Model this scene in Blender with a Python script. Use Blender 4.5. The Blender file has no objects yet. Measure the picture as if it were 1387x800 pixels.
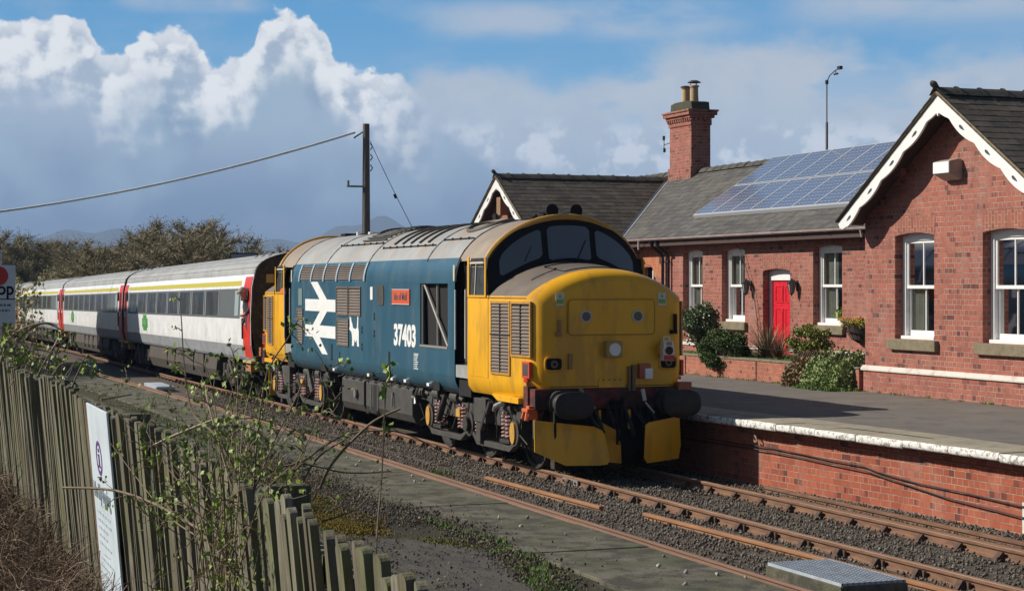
import bpy, bmesh, math, random
import numpy as np
from mathutils import Vector, Matrix
random.seed(7); np.random.seed(7)
R = math.radians
sc = bpy.context.scene
COL = sc.collection

# ------------------------------------------------------------------ camera
cam_d = bpy.data.cameras.new('camera'); cam = bpy.data.objects.new('camera', cam_d); COL.objects.link(cam)
cam.location = (24.76, -11.22, 2.80)
cam.rotation_euler = (R(90), 0, R(69.24))
cam_d.sensor_width = 36; cam_d.lens = 65.41; cam_d.shift_y = -0.0105
cam_d.clip_start = 0.1; cam_d.clip_end = 30000
sc.camera = cam
CAX = Vector((-0.9351, 0.3545, 0)); CRT = Vector((0.3545, 0.9351, 0)); CPOS = Vector((24.76, -11.22, 2.80))

# ------------------------------------------------------------------ exposure
sc.view_settings.view_transform = 'Standard'; sc.view_settings.look = 'None'
sc.view_settings.gamma = 1; sc.view_settings.use_curve_mapping = False
EXPO = 0.24
sc.view_settings.exposure = EXPO

# ------------------------------------------------------------------ sun
SUN_DIR = Vector((0.461, 0.887, -0.66)).normalized()
sl = bpy.data.lights.new('sun', 'SUN'); sl.energy = 4.9; sl.angle = R(0.55); sl.color = (1.0, 0.93, 0.82)
so = bpy.data.objects.new('sun', sl); COL.objects.link(so)
so.rotation_euler = SUN_DIR.to_track_quat('-Z', 'Y').to_euler(); so.location = (-10, -30, 30)

# ------------------------------------------------------------------ node helper
def lin(r, g, b):
    f = lambda c: (c/255/12.92) if c/255 <= .04045 else ((c/255+.055)/1.055)**2.4
    return (f(r), f(g), f(b))
class N:
    """tiny expression builder for shader nodes"""
    def __init__(s, nt): s.nt = nt
    def new(s, t, **k):
        n = s.nt.nodes.new(t)
        for a, b in k.items(): setattr(n, a, b)
        return n
    def put(s, sock, v):
        if isinstance(v, bpy.types.NodeSocket): s.nt.links.new(v, sock)
        elif isinstance(v, (tuple, list)):
            L = len(sock.default_value)
            sock.default_value = (tuple(v)+(1,))[:L] if L == 4 else tuple(v)[:L]
        else: sock.default_value = v
    def m(s, op, a, b=0.0, c=None, clamp=False):
        n = s.new('ShaderNodeMath', operation=op, use_clamp=clamp)
        s.put(n.inputs[0], a); s.put(n.inputs[1], b)
        if c is not None: s.put(n.inputs[2], c)
        return n.outputs[0]
    def v(s, op, a, b=(0, 0, 0), out=0):
        n = s.new('ShaderNodeVectorMath', operation=op); s.put(n.inputs[0], a)
        if op == 'SCALE': s.put(n.inputs['Scale'], b)
        else: s.put(n.inputs[1], b)
        return n.outputs[1] if op in ('DOT_PRODUCT', 'LENGTH', 'DISTANCE') else n.outputs[0]
    def mix(s, f, a, b, mode='MIX'):
        n = s.new('ShaderNodeMix', data_type='RGBA', blend_type=mode); s.put(n.inputs[0], f); s.put(n.inputs[6], a); s.put(n.inputs[7], b)
        return n.outputs[2]
    def ss(s, x, lo, hi):
        n = s.new('ShaderNodeMapRange', interpolation_type='SMOOTHSTEP'); s.put(n.inputs[0], x); s.put(n.inputs[1], lo); s.put(n.inputs[2], hi)
        return n.outputs[0]
    def lr(s, x, lo, hi, a=0., b=1.):
        n = s.new('ShaderNodeMapRange'); s.put(n.inputs[0], x); s.put(n.inputs[1], lo); s.put(n.inputs[2], hi); s.put(n.inputs[3], a); s.put(n.inputs[4], b)
        return n.outputs[0]
    def noise(s, vec, scale, detail=4, rough=.55, out=0, dist=0):
        n = s.new('ShaderNodeTexNoise'); s.put(n.inputs['Vector'], vec); s.put(n.inputs['Scale'], scale); s.put(n.inputs['Detail'], detail); s.put(n.inputs['Roughness'], rough); s.put(n.inputs['Distortion'], dist)
        return n.outputs[out]
    def xyz(s, x, y, z):
        n = s.new('ShaderNodeCombineXYZ'); s.put(n.inputs[0], x); s.put(n.inputs[1], y); s.put(n.inputs[2], z); return n.outputs[0]
    def sep(s, v):
        n = s.new('ShaderNodeSeparateXYZ'); s.put(n.inputs[0], v); return n.outputs

# ------------------------------------------------------------------ world
SKY = 0.05
w = bpy.data.worlds.new('World'); sc.world = w; w.use_nodes = True
nt = w.node_tree; nt.nodes.clear(); n = N(nt)
def build_world():
    out = n.new('ShaderNodeOutputWorld'); bg = n.new('ShaderNodeBackground'); bg.inputs[1].default_value = SKY
    nt.links.new(bg.outputs[0], out.inputs[0])
    tc = n.new('ShaderNodeTexCoord').outputs['Generated']
    D = n.v('NORMALIZE', tc)
    sky = n.new('ShaderNodeTexSky', sky_type='NISHITA', sun_disc=False, sun_elevation=R(33.5), sun_rotation=R(207.5), air_density=1.0, dust_density=0.6, ozone_density=2.0)
    # heading and height above the horizon, in units where 2520 = 1 radian
    x, y, z = n.sep(D)[:3]
    ux = n.v('DOT_PRODUCT', D, tuple(CRT)); ax = n.v('DOT_PRODUCT', D, tuple(CAX))
    U = n.m('MULTIPLY', n.m('ARCTAN2', ux, ax), 2520.)
    V = n.m('MULTIPLY', n.m('ARCSINE', z), 2520.)
    P = n.xyz(U, V, 0.)
    K = 1/SKY/(2**EXPO)
    def c(r, g, b, k=1.): return tuple(q*K*k for q in lin(r, g, b))
    base = n.mix(n.ss(V, 60, 420), c(156, 194, 220), c(82, 160, 216))
    # blend the analytic sky in away from the modelled part of the sky
    front = n.m('MULTIPLY', n.ss(n.m('ABSOLUTE', U), 2600, 1300), n.ss(V, 1300, 600))
    base = n.mix(front, sky.outputs[0], base)
    def curve(pts):
        f = n.new('ShaderNodeFloatCurve'); f.mapping.clip_max_y = 1; cv = f.mapping.curves[0]
        P_ = [(px/1387., (385-py)/400.) for px, py in pts]
        cv.points[0].location = P_[0]; cv.points[1].location = P_[-1]
        for q in P_[1:-1]: cv.points.new(*q)
        for q in cv.points: q.handle_type = 'AUTO'
        f.mapping.update()
        n.put(f.inputs['Value'], n.m('DIVIDE', n.m('ADD', U, 693.5), 1387.))
        return n.m('MULTIPLY', f.outputs[0], 400.)
    big = n.noise(P, 1/70., 6, .62); fine = n.noise(P, 1/22., 6, .6)
    # high, soft streaks
    Ps = n.xyz(n.m('MULTIPLY', U, .38), V, 7.)
    st = n.noise(Ps, 1/75., 6, .55)
    hi = n.m('MULTIPLY', n.ss(st, .42, .66), n.ss(V, 250, 345))
    b1 = n.m('MULTIPLY', n.ss(n.m('ABSOLUTE', n.m('SUBTRACT', U, 90.)), 300, 120), n.ss(n.m('ABSOLUTE', n.m('SUBTRACT', V, 356.)), 40, 8))
    b2 = n.m('MULTIPLY', n.ss(U, 250, 480), n.ss(V, 318, 372))
    b3 = n.m('MULTIPLY', n.ss(n.m('ABSOLUTE', n.m('SUBTRACT', U, -425.)), 130, 60), n.ss(n.m('ABSOLUTE', n.m('SUBTRACT', V, 382.)), 30, 8))
    hs = n.m('MAXIMUM', n.m('MAXIMUM', b1, b2), b3)
    hi = n.m('MAXIMUM', n.m('MULTIPLY', hi, .35), n.m('MULTIPLY', hs, n.ss(st, .28, .60)))
    col = n.mix(n.m('MULTIPLY', n.m('MULTIPLY', hi, .85), front), base, c(188, 200, 216))
    # back layer on the right
    T2 = curve([(0, 300), (480, 190), (545, 115), (600, 92), (700, 98), (760, 112), (850, 88), (905, 72), (1000, 62), (1140, 64), (1190, 84), (1290, 82), (1387, 92)])
    e2 = n.m('ADD', n.m('SUBTRACT', T2, V), n.m('MULTIPLY', n.m('SUBTRACT', big, .5), 75.))
    e2 = n.m('ADD', e2, n.m('MULTIPLY', n.m('SUBTRACT', st, .5), 60.))
    a2 = n.ss(e2, -16, 30)
    holes = n.m('MULTIPLY', n.ss(st, .47, .34), n.ss(V, 150, 260))
    a2 = n.m('MULTIPLY', a2, n.m('SUBTRACT', 1., n.m('MULTIPLY', holes, .55)))
    puff = n.m('MULTIPLY', n.ss(n.m('ADD', n.m('MULTIPLY', fine, .5), n.m('MULTIPLY', n.noise(n.v('ADD', P, (40., 0., 0.)), 1/55., 4, .5), 1.)), .70, .84), n.m('MULTIPLY', n.ss(V, 120, 165), n.ss(V, 232, 190)))
    c2 = n.mix(n.ss(V, 120, 310), c(172, 190, 210), c(192, 202, 214))
    c2 = n.mix(n.m('MULTIPLY', n.ss(big, .40, .66), .4), c2, c(166, 184, 206))
    c2 = n.mix(n.m('MULTIPLY', puff, .85), c2, c(222, 228, 238))
    col = n.mix(n.m('MULTIPLY', a2, front), col, c2)
    # front cumulus
    T1 = curve([(0, 42), (60, 36), (118, 36), (150, 78), (178, 70), (212, 50), (262, 56), (292, 88), (322, 84), (346, 66), (356, 40), (402, 24), (436, 44), (462, 82), (492, 96), (530, 104), (560, 118), (600, 168), (660, 196), (780, 220), (960, 262), (1387, 330)])
    off = n.v('ADD', P, (14., -10., 0.))
    big2 = n.noise(off, 1/70., 6, .62); fine2 = n.noise(off, 1/22., 6, .6)
    vor = n.new('ShaderNodeTexVoronoi', feature='SMOOTH_F1'); n.put(vor.inputs['Vector'], n.v('ADD', P, n.v('SCALE', n.noise(P, 1/18., 4, .6, out=1), 16.))); vor.inputs['Scale'].default_value = 1/26.; vor.inputs['Smoothness'].default_value = .35
    bump = n.m('MULTIPLY', n.m('SUBTRACT', .55, vor.outputs['Distance']), 22.)
    e1 = n.m('ADD', n.m('SUBTRACT', T1, V), n.m('ADD', n.m('MULTIPLY', n.m('SUBTRACT', big, .5), 52.), n.m('ADD', bump, n.m('MULTIPLY', n.m('SUBTRACT', fine, .5), 22.))))
    a1 = n.ss(e1, -2, n.m('ADD', 7., n.m('MULTIPLY', n.ss(U, -190, 60), 40.)))
    sb = n.noise(P, 1/62., 2, .45); sb2 = n.noise(off, 1/62., 2, .45)
    relief = n.m('ADD', n.m('MULTIPLY', n.m('SUBTRACT', sb, sb2), 5.0), n.m('MULTIPLY', n.m('SUBTRACT', fine, fine2), 2.0))
    relief = n.m('ADD', relief, n.m('MULTIPLY', n.m('SUBTRACT', .55, vor.outputs['Distance']), .6))
    depth = n.m('ADD', e1, n.m('MULTIPLY', n.m('SUBTRACT', n.noise(P, 1/120., 3, .5), .5), 210.))
    lowT = n.m('ADD', 78., n.m('MULTIPLY', n.ss(U, -380, -600), 25.))
    white = n.m('MULTIPLY', n.ss(n.m('ADD', depth, n.m('MULTIPLY', relief, -26.)), n.m('ADD', lowT, 40.), 24.), n.ss(U, -80, -190))
    lit = n.ss(relief, -.75, .42)
    edge = n.ss(e1, 40., 6.)
    lit = n.m('MAXIMUM', lit, n.m('MULTIPLY', edge, .75))
    cw = n.mix(lit, c(172, 188, 208), c(246, 248, 250))
    body = n.mix(n.ss(V, 70, 260), c(98, 128, 166), c(170, 188, 208))
    body = n.mix(n.m('MULTIPLY', n.ss(n.noise(P, 1/150., 3, .5), .42, .62), .7), body, c(156, 182, 202))
    body = n.mix(n.m('MULTIPLY', n.ss(n.noise(n.v('ADD', P, (300., 90., 0.)), 1/120., 4, .5), .5, .68), n.m('MULTIPLY', n.ss(V, 60, 190), .65)), body, c(122, 148, 180))
    body = n.mix(n.m('MULTIPLY', n.ss(U, -220, 150), .55), body, c(162, 186, 208))
    body = n.mix(n.ss(V, 130, 20), body, c(88, 120, 162))
    c1 = n.mix(white, body, cw)
    col = n.mix(n.m('MULTIPLY', a1, front), col, c1)
    # low blue murk on the horizon
    col = n.mix(n.m('MULTIPLY', n.m('MULTIPLY', n.ss(V, 120, 0), .7), front), col, c(88, 119, 160))
    # below the horizon
    col = n.mix(n.ss(V, -5, -60), col, (.5, .5, .45))
    lift = n.m('ADD', 1., n.m('MULTIPLY', n.ss(V, 420, 60), .28)); col = n.v('SCALE', col, lift)
    nt.links.new(col, bg.inputs[0])
build_world()

# ------------------------------------------------------------------ materials
MATS = {}
def mat(name, col, rough=.6, metal=0., col2=None, var=.5, scale=3., bump=0., bscale=None, stretch=(1, 1, 1), col3=None, scale3=12., amt3=.5, detail=6, alpha=None, spec=.5, coat=0., lo=.38, hi=.64, lo3=.5, hi3=.7, speck=None):
    if name in MATS: return MATS[name]
    m = bpy.data.materials.new(name); m.use_nodes = True; t = m.node_tree; k = N(t)
    b = t.nodes['Principled BSDF']; b.inputs['Roughness'].default_value = rough; b.inputs['Metallic'].default_value = metal
    b.inputs['Specular IOR Level'].default_value = spec
    if coat: b.inputs['Coat Weight'].default_value = coat; b.inputs['Coat Roughness'].default_value = .15
    P = k.new('ShaderNodeNewGeometry').outputs['Position'] if stretch == 'world' else k.new('ShaderNodeTexCoord').outputs['Object']
    if isinstance(stretch, tuple) and stretch != (1, 1, 1): P = k.v('MULTIPLY', P, stretch)
    c = tuple(col)
    if col2 is not None:
        f = k.m('MULTIPLY', k.ss(k.noise(P, scale, detail, .62), lo, hi), var)
        c = k.mix(f, tuple(col), tuple(col2))
    if col3 is not None:
        f = k.m('MULTIPLY', k.ss(k.noise(k.v('ADD', P, (5.3, 2.1, 9.)), scale3, 5, .6), lo3, hi3), amt3)
        c = k.mix(f, c, tuple(col3))
    if speck: c = k.mix(k.m('MULTIPLY', k.m('MULTIPLY', k.ss(k.noise(P, speck[1], 3, .6), speck[2], speck[2]+.06), k.ss(k.noise(P, 2.2, 4, .6), .40, .62)), speck[3]), c, tuple(speck[0]))
    k.put(b.inputs['Base Color'], c)
    if col2 is not None and rough > .1:
        k.put(b.inputs['Roughness'], k.lr(k.noise(P, scale*2.3, 3), .3, .7, max(0.02, rough-.1), min(1, rough+.12)))
    if bump:
        bn = k.new('ShaderNodeBump'); bn.inputs['Strength'].default_value = bump; bn.inputs['Distance'].default_value = .02
        k.put(bn.inputs['Height'], k.noise(P, bscale or scale*8, 5, .65)); t.links.new(bn.outputs[0], b.inputs['Normal'])
    MATS[name] = m; return m
def brick_mat(name, c1, c2, mortar, bw=.235, rh=.088, mo=.011, dark=(.07, .03, .03), soldier=False, stain=None, stain_amt=.4, sat=1.):
    m = bpy.data.materials.new(name); m.use_nodes = True; t = m.node_tree; k = N(t); b = t.nodes['Principled BSDF']
    P = k.new('ShaderNodeNewGeometry').outputs['Position']; x, y, z = k.sep(P)[:3]
    u = k.m('ADD', x, y)
    jit = k.m('MULTIPLY', k.m('SUBTRACT', k.noise(P, 1.7, 3), .5), .012)
    z2 = k.m('ADD', z, jit)
    vec = k.xyz(z2, u, 0.) if soldier else k.xyz(u, z2, 0.)
    br = k.new('ShaderNodeTexBrick', offset=.5, squash=.5, squash_frequency=2); k.put(br.inputs['Vector'], vec)
    br.inputs['Scale'].default_value = 1; br.inputs['Brick Width'].default_value = bw; br.inputs['Row Height'].default_value = rh
    br.inputs['Mortar Size'].default_value = mo/2; br.inputs['Mortar Smooth'].default_value = .25; br.inputs['Bias'].default_value = 0
    br.inputs['Color1'].default_value = (0, 0, 0, 1); br.inputs['Color2'].default_value = (1, 1, 1, 1); br.inputs['Mortar'].default_value = (.5, .5, .5, 1)
    r = br.outputs['Color']; fac = br.outputs['Fac']
    c = k.mix(k.m('MULTIPLY', r, 1.), tuple(c1), tuple(c2))
    # a second, larger-scale random picks burnt headers
    wn = k.new('ShaderNodeTexWhiteNoise', noise_dimensions='2D')
    uu = k.m('FLOOR', k.m('DIVIDE', u, bw*.5)); vv = k.m('FLOOR', k.m('DIVIDE', z2, rh)); k.put(wn.inputs['Vector'], k.xyz(uu, vv, 0.))
    burnt = k.m('MULTIPLY', k.m('GREATER_THAN', k.m('ADD', k.m('MULTIPLY', r, .62), k.m('MULTIPLY', wn.outputs[0], .38)), .82), .75)
    if soldier: burnt = k.m('MULTIPLY', burnt, .3)
    c = k.mix(burnt, c, tuple(dark))
    c = k.mix(k.m('MULTIPLY', k.ss(k.noise(P, 14., 5, .65), .42, .7), .35), c, tuple(q*.55 for q in c1))
    c = k.mix(k.m('MULTIPLY', k.ss(k.noise(P, .9, 5, .6), .45, .7), .3), c, tuple(min(1, q*1.35) for q in c1))
    if stain: c = k.mix(k.m('MULTIPLY', k.ss(k.noise(k.v('MULTIPLY', P, (1.2, 1.2, .45)), 1.6, 6, .7), .50, .72), stain_amt), c, tuple(stain))
    mc = k.mix(k.ss(k.noise(P, 5., 5, .6), .38, .66), tuple(mortar), tuple(q*.5 for q in mortar))
    c = k.mix(fac, c, mc)
    k.put(b.inputs['Base Color'], c); b.inputs['Roughness'].default_value = .88; b.inputs['Specular IOR Level'].default_value = .25
    h = k.m('ADD', k.m('MULTIPLY', k.m('SUBTRACT', 1., fac), 1.), k.m('MULTIPLY', k.noise(P, 55., 4, .7), .45))
    bn = k.new('ShaderNodeBump'); bn.inputs['Strength'].default_value = .8; bn.inputs['Distance'].default_value = .008
    k.put(bn.inputs['Height'], h); t.links.new(bn.outputs[0], b.inputs['Normal']); return m
def island_mat(name, cols, rough=.8, bump=.3, bscale=40., hue=.0, moss=None, spec=.3):
    """random tint per loose piece (slates, stones, pickets, leaves)"""
    m = bpy.data.materials.new(name); m.use_nodes = True; t = m.node_tree; k = N(t); b = t.nodes['Principled BSDF']
    g = k.new('ShaderNodeNewGeometry'); r = g.outputs['Random Per Island']; P = g.outputs['Position']
    cr = k.new('ShaderNodeValToRGB'); e = cr.color_ramp.elements
    e[0].color = (*cols[0], 1); e[1].color = (*cols[-1], 1); e[1].position = 1
    for i, q in enumerate(cols[1:-1]): el = e.new((i+1)/(len(cols)-1)); el.color = (*q, 1)
    k.put(cr.inputs[0], r); c = cr.outputs[0]
    c = k.mix(k.m('MULTIPLY', k.ss(k.noise(P, bscale*.4, 5, .6), .4, .68), .35), c, tuple(q*.45 for q in cols[0]))
    if moss: c = k.mix(k.m('MULTIPLY', k.ss(k.noise(P, moss[1], 5, .65), moss[2], moss[2]+.16), moss[3]), c, tuple(moss[0]))
    k.put(b.inputs['Base Color'], c); b.inputs['Roughness'].default_value = rough; b.inputs['Specular IOR Level'].default_value = spec
    if bump:
        bn = k.new('ShaderNodeBump'); bn.inputs['Strength'].default_value = bump; bn.inputs['Distance'].default_value = .01
        k.put(bn.inputs['Height'], k.noise(P, bscale, 5, .65)); t.links.new(bn.outputs[0], b.inputs['Normal'])
    MATS[name] = m; return m

# ------------------------------------------------------------------ mesh helpers
class MB:
    def __init__(s): s.v = []; s.f = []; s.mi = []; s.cur = 0
    def add(s, vs, fs, mi=None):
        o = len(s.v); s.v += [tuple(q) for q in vs]; s.f += [tuple(i+o for i in f) for f in fs]
        s.mi += [s.cur if mi is None else mi]*len(fs); return s
    def box(s, x0, x1, y0, y1, z0, z1, mi=None, M=None):
        vs = [(x0, y0, z0), (x1, y0, z0), (x1, y1, z0), (x0, y1, z0), (x0, y0, z1), (x1, y0, z1), (x1, y1, z1), (x0, y1, z1)]
        if M is not None: vs = [tuple(M @ Vector(q)) for q in vs]
        return s.add(vs, [(0, 3, 2, 1), (4, 5, 6, 7), (0, 1, 5, 4), (1, 2, 6, 5), (2, 3, 7, 6), (3, 0, 4, 7)], mi)
    def tube(s, pts, r, nn=8, cap=True, mi=None, rx=None):
        pts = [Vector(p) for p in pts]; rs = r if isinstance(r, (list, tuple)) else [r]*len(pts)
        vs = []; fs = []; prev = None
        for i, p in enumerate(pts):
            d = (pts[min(i+1, len(pts)-1)]-pts[max(i-1, 0)])
            if d.length < 1e-9: d = Vector((0, 0, 1))
            d.normalize()
            if prev is None: a = d.cross(Vector((0, 0, 1)) if abs(d.z) < .9 else Vector((0, 1, 0)))
            else: a = prev-d*prev.dot(d)
            if a.length < 1e-6: a = d.cross(Vector((1, 0, 0)))
            a.normalize(); prev = a; b = d.cross(a)
            for j in range(nn):
                t = 2*math.pi*j/nn; vs.append(p+a*math.cos(t)*rs[i]+b*math.sin(t)*rs[i])
        for i in range(len(pts)-1):
            for j in range(nn):
                k = (j+1) % nn; fs.append((i*nn+j, i*nn+k, (i+1)*nn+k, (i+1)*nn+j))
        if cap: fs.append(tuple(reversed(range(nn)))); fs.append(tuple(range((len(pts)-1)*nn, len(pts)*nn)))
        return s.add(vs, fs, mi)
    def loft(s, secs, closed=False, cap=(False, False), mi=None):
        """secs: list of equal-length 3D point lists"""
        nn = len(secs[0]); vs = [q for sct in secs for q in sct]; fs = []
        rng = nn if closed else nn-1
        for i in range(len(secs)-1):
            for j in range(rng):
                k = (j+1) % nn; fs.append((i*nn+j, i*nn+k, (i+1)*nn+k, (i+1)*nn+j))
        if cap[0]: fs.append(tuple(reversed(range(nn))))
        if cap[1]: fs.append(tuple(range((len(secs)-1)*nn, len(secs)*nn)))
        return s.add(vs, fs, mi)
    def prism(s, poly, ax, a, b, mi=None):
        """poly 2D in the two axes other than ax, extruded from a to b along ax"""
        def P(q, t): return {'x': (t, q[0], q[1]), 'y': (q[0], t, q[1]), 'z': (q[0], q[1], t)}[ax]
        k = len(poly); vs = [P(q, a) for q in poly]+[P(q, b) for q in poly]
        fs = [tuple(range(k)), tuple(range(2*k-1, k-1, -1))]+[(i, (i+1) % k, (i+1) % k+k, i+k) for i in range(k)]
        return s.add(vs, fs, mi)
    def holes(s, ax, c, u0, u1, v0, v1, hs, rev=0., mi=None):
        """wall sheet at ax=c spanning u,v with rectangular holes; rev = depth of reveals (signed)"""
        us = sorted({u0, u1, *[q for h in hs for q in (h[0], h[1]) if u0 < q < u1]}); vs_ = sorted({v0, v1, *[q for h in hs for q in (h[2], h[3]) if v0 < q < v1]})
        def P(u, v, t=0.): return (u, c+t, v) if ax == 'y' else ((c+t, u, v) if ax == 'x' else (u, v, c+t))
        for i in range(len(us)-1):
            for j in range(len(vs_)-1):
                um = (us[i]+us[i+1])/2; vm = (vs_[j]+vs_[j+1])/2
                if any(h[0] < um < h[1] and h[2] < vm < h[3] for h in hs): continue
                s.add([P(us[i], vs_[j]), P(us[i+1], vs_[j]), P(us[i+1], vs_[j+1]), P(us[i], vs_[j+1])], [(0, 1, 2, 3)], mi)
        if rev:
            for h in hs:
                a, b, c_, d = h[:4]; q = [(a, c_), (b, c_), (b, d), (a, d)]
                for i in range(4):
                    p, r = q[i], q[(i+1) % 4]; s.add([P(*p), P(*r), P(*r, rev), P(*p, rev)], [(0, 1, 2, 3)], mi)
        return s
    def build(s, name, m, parent=None, smooth=False, bevel=0., angle=35, segs=2, recalc=True):
        me = bpy.data.meshes.new(name); me.from_pydata(s.v, [], s.f)
        ms = m if isinstance(m, (list, tuple)) else [m]
        for q in ms: me.materials.append(q)
        if len(ms) > 1: me.polygons.foreach_set('material_index', s.mi)
        if recalc and len(s.f) < 60000:
            bm = bmesh.new(); bm.from_mesh(me); bmesh.ops.recalc_face_normals(bm, faces=bm.faces); bm.to_mesh(me); bm.free()
        if smooth:
            me.polygons.foreach_set('use_smooth', [True]*len(me.polygons))
            try: me.set_sharp_from_angle(angle=R(angle))
            except Exception: pass
        me.update(); o = bpy.data.objects.new(name, me); COL.objects.link(o)
        if parent is not None: o.parent = parent
        if bevel:
            bv = o.modifiers.new('bevel', 'BEVEL'); bv.width = bevel; bv.segments = segs; bv.limit_method = 'ANGLE'; bv.angle_limit = R(40); bv.harden_normals = False
        return o
def tag(o, label=None, cat=None, group=None, kind=None):
    if label: o['label'] = label
    if cat: o['category'] = cat
    if group: o['group'] = group
    if kind: o['kind'] = kind
    return o
def thing(name, label, cat, loc=(0, 0, 0), rz=0., group=None):
    o = bpy.data.objects.new(name, None); COL.objects.link(o); o.location = loc; o.rotation_euler = (0, 0, rz); o.empty_display_size = .3
    return tag(o, label, cat, group)
def children(o): return [c for c in bpy.data.objects if c.parent == o]
def copy_tree(o, parent=None):
    c = o.copy(); COL.objects.link(c); c.parent = parent
    for ch in children(o): copy_tree(ch, c)
    return c
def text_mesh(name, s, size, m, parent, loc, rot, bold=0., sx=1., align='LEFT', extrude=.002):
    cu = bpy.data.curves.new(name, 'FONT'); cu.body = s; cu.size = size; cu.offset = bold; cu.extrude = extrude; cu.align_x = align; cu.resolution_u = 4
    t = bpy.data.objects.new(name+'_tmp', cu); COL.objects.link(t)
    bpy.context.view_layer.update()
    me = bpy.data.meshes.new_from_object(t.evaluated_get(bpy.context.evaluated_depsgraph_get())); bpy.data.objects.remove(t)
    me.name = name; me.materials.clear(); me.materials.append(m)
    o = bpy.data.objects.new(name, me); COL.objects.link(o); o.parent = parent; o.location = loc; o.rotation_euler = rot; o.scale = (sx, 1, 1)
    return o
def fast_mesh(name, V, F, m, parent=None, smooth=False, kind=None):
    """V (n,3) array, F (k,3|4) array"""
    me = bpy.data.meshes.new(name); V = np.asarray(V, dtype=np.float32); F = np.asarray(F, dtype=np.int32); k = F.shape[1]
    me.vertices.add(len(V)); me.vertices.foreach_set('co', V.ravel())
    me.loops.add(F.size); me.loops.foreach_set('vertex_index', F.ravel())
    me.polygons.add(len(F)); me.polygons.foreach_set('loop_start', np.arange(0, F.size, k, dtype=np.int32)); me.polygons.foreach_set('loop_total', np.full(len(F), k, dtype=np.int32))
    if smooth: me.polygons.foreach_set('use_smooth', np.ones(len(F), dtype=bool))
    for q in (m if isinstance(m, (list, tuple)) else [m]): me.materials.append(q)
    me.update(calc_edges=True); o = bpy.data.objects.new(name, me); COL.objects.link(o)
    if parent is not None: o.parent = parent
    if kind: o['kind'] = kind
    return o
def rot_arrays(k, rng):
    a, b, c = rng.uniform(0, 6.283, (3, k)); ca, sa, cb, sb, cc, sc_ = np.cos(a), np.sin(a), np.cos(b), np.sin(b), np.cos(c), np.sin(c)
    M = np.empty((k, 3, 3))
    M[:, 0, 0] = ca*cb; M[:, 0, 1] = ca*sb*sc_-sa*cc; M[:, 0, 2] = ca*sb*cc+sa*sc_
    M[:, 1, 0] = sa*cb; M[:, 1, 1] = sa*sb*sc_+ca*cc; M[:, 1, 2] = sa*sb*cc-ca*sc_
    M[:, 2, 0] = -sb; M[:, 2, 1] = cb*sc_; M[:, 2, 2] = cb*cc
    return M
def stones(name, P, size, m, kind='stuff', seed=1):
    rng = np.random.default_rng(seed); k = len(P)
    base = np.array([(1, 0, 0), (-1, 0, 0), (0, 1, 0), (0, -1, 0), (0, 0, 1), (0, 0, -1)], float)
    F0 = np.array([(0, 2, 4), (2, 1, 4), (1, 3, 4), (3, 0, 4), (2, 0, 5), (1, 2, 5), (3, 1, 5), (0, 3, 5)])
    b = base[None]*rng.uniform(.55, 1.15, (k, 6, 1))+rng.uniform(-.22, .22, (k, 6, 3))
    b = b*np.stack([np.ones(k), rng.uniform(.6, 1, k), rng.uniform(.45, .85, k)], 1)[:, None, :]
    M = rot_arrays(k, rng); b = np.einsum('kij,knj->kni', M, b)*np.asarray(size).reshape(-1, 1, 1)+P[:, None, :]
    F = (F0[None]+np.arange(k)[:, None, None]*6).reshape(-1, 3)
    return fast_mesh(name, b.reshape(-1, 3), F, m, kind=kind)
def leaves_arr(P, size, rng, up=.35):
    """kite-shaped leaves folded on the midrib: 4 verts, 2 tris"""
    k = len(P); b = np.array([(0, 0, 0), (.5, .42, .1), (1, 0, 0), (.5, -.42, .1)], float)
    M = rot_arrays(k, rng); b = np.einsum('kij,nj->kni', M, b)
    b *= (np.asarray(size)*np.ones(k))[:, None, None]; V = b+P[:, None, :]
    F = (np.array([(0, 1, 2), (0, 2, 3)])[None]+np.arange(k)[:, None, None]*4).reshape(-1, 3)
    return V.reshape(-1, 3), F

# ================================================================== SETTING
M_ball = mat('ballast_bed', (.115, .092, .07), .95, col2=(.055, .043, .033), scale=9, bump=1., bscale=30, var=.9)
M_stone = island_mat('ballast_stone', [(.07, .058, .047), (.13, .11, .088), (.20, .175, .145), (.09, .072, .056), (.26, .235, .20)], .9, .3, 60)
M_rust = mat('rusty_rail', (.20, .105, .06), .8, col2=(.12, .06, .036), scale=7, bump=.3, bscale=50, stretch=(.5, 3, 3), var=.9, col3=(.27, .14, .075), scale3=3., amt3=.5)
M_rhead = mat('rail_head', (.33, .20, .125), .5, col2=(.23, .13, .08), scale=5, stretch=(.3, 4, 4), metal=.2)
M_chair = mat('chair_iron', (.10, .055, .038), .85, col2=(.045, .028, .022), scale=20, bump=.3)
M_key = mat('oak_key', (.11, .07, .045), .9, col2=(.05, .035, .025), scale=20)
M_slpr = mat('sleeper_wood', (.08, .062, .05), .95, col2=(.035, .028, .024), scale=6, stretch=(6, 1, 6), bump=.5)
M_loose = mat('loose_rail_rust', (.33, .165, .075), .75, col2=(.20, .09, .045), scale=3, stretch=(.6, 3, 3), bump=.2)
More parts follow.
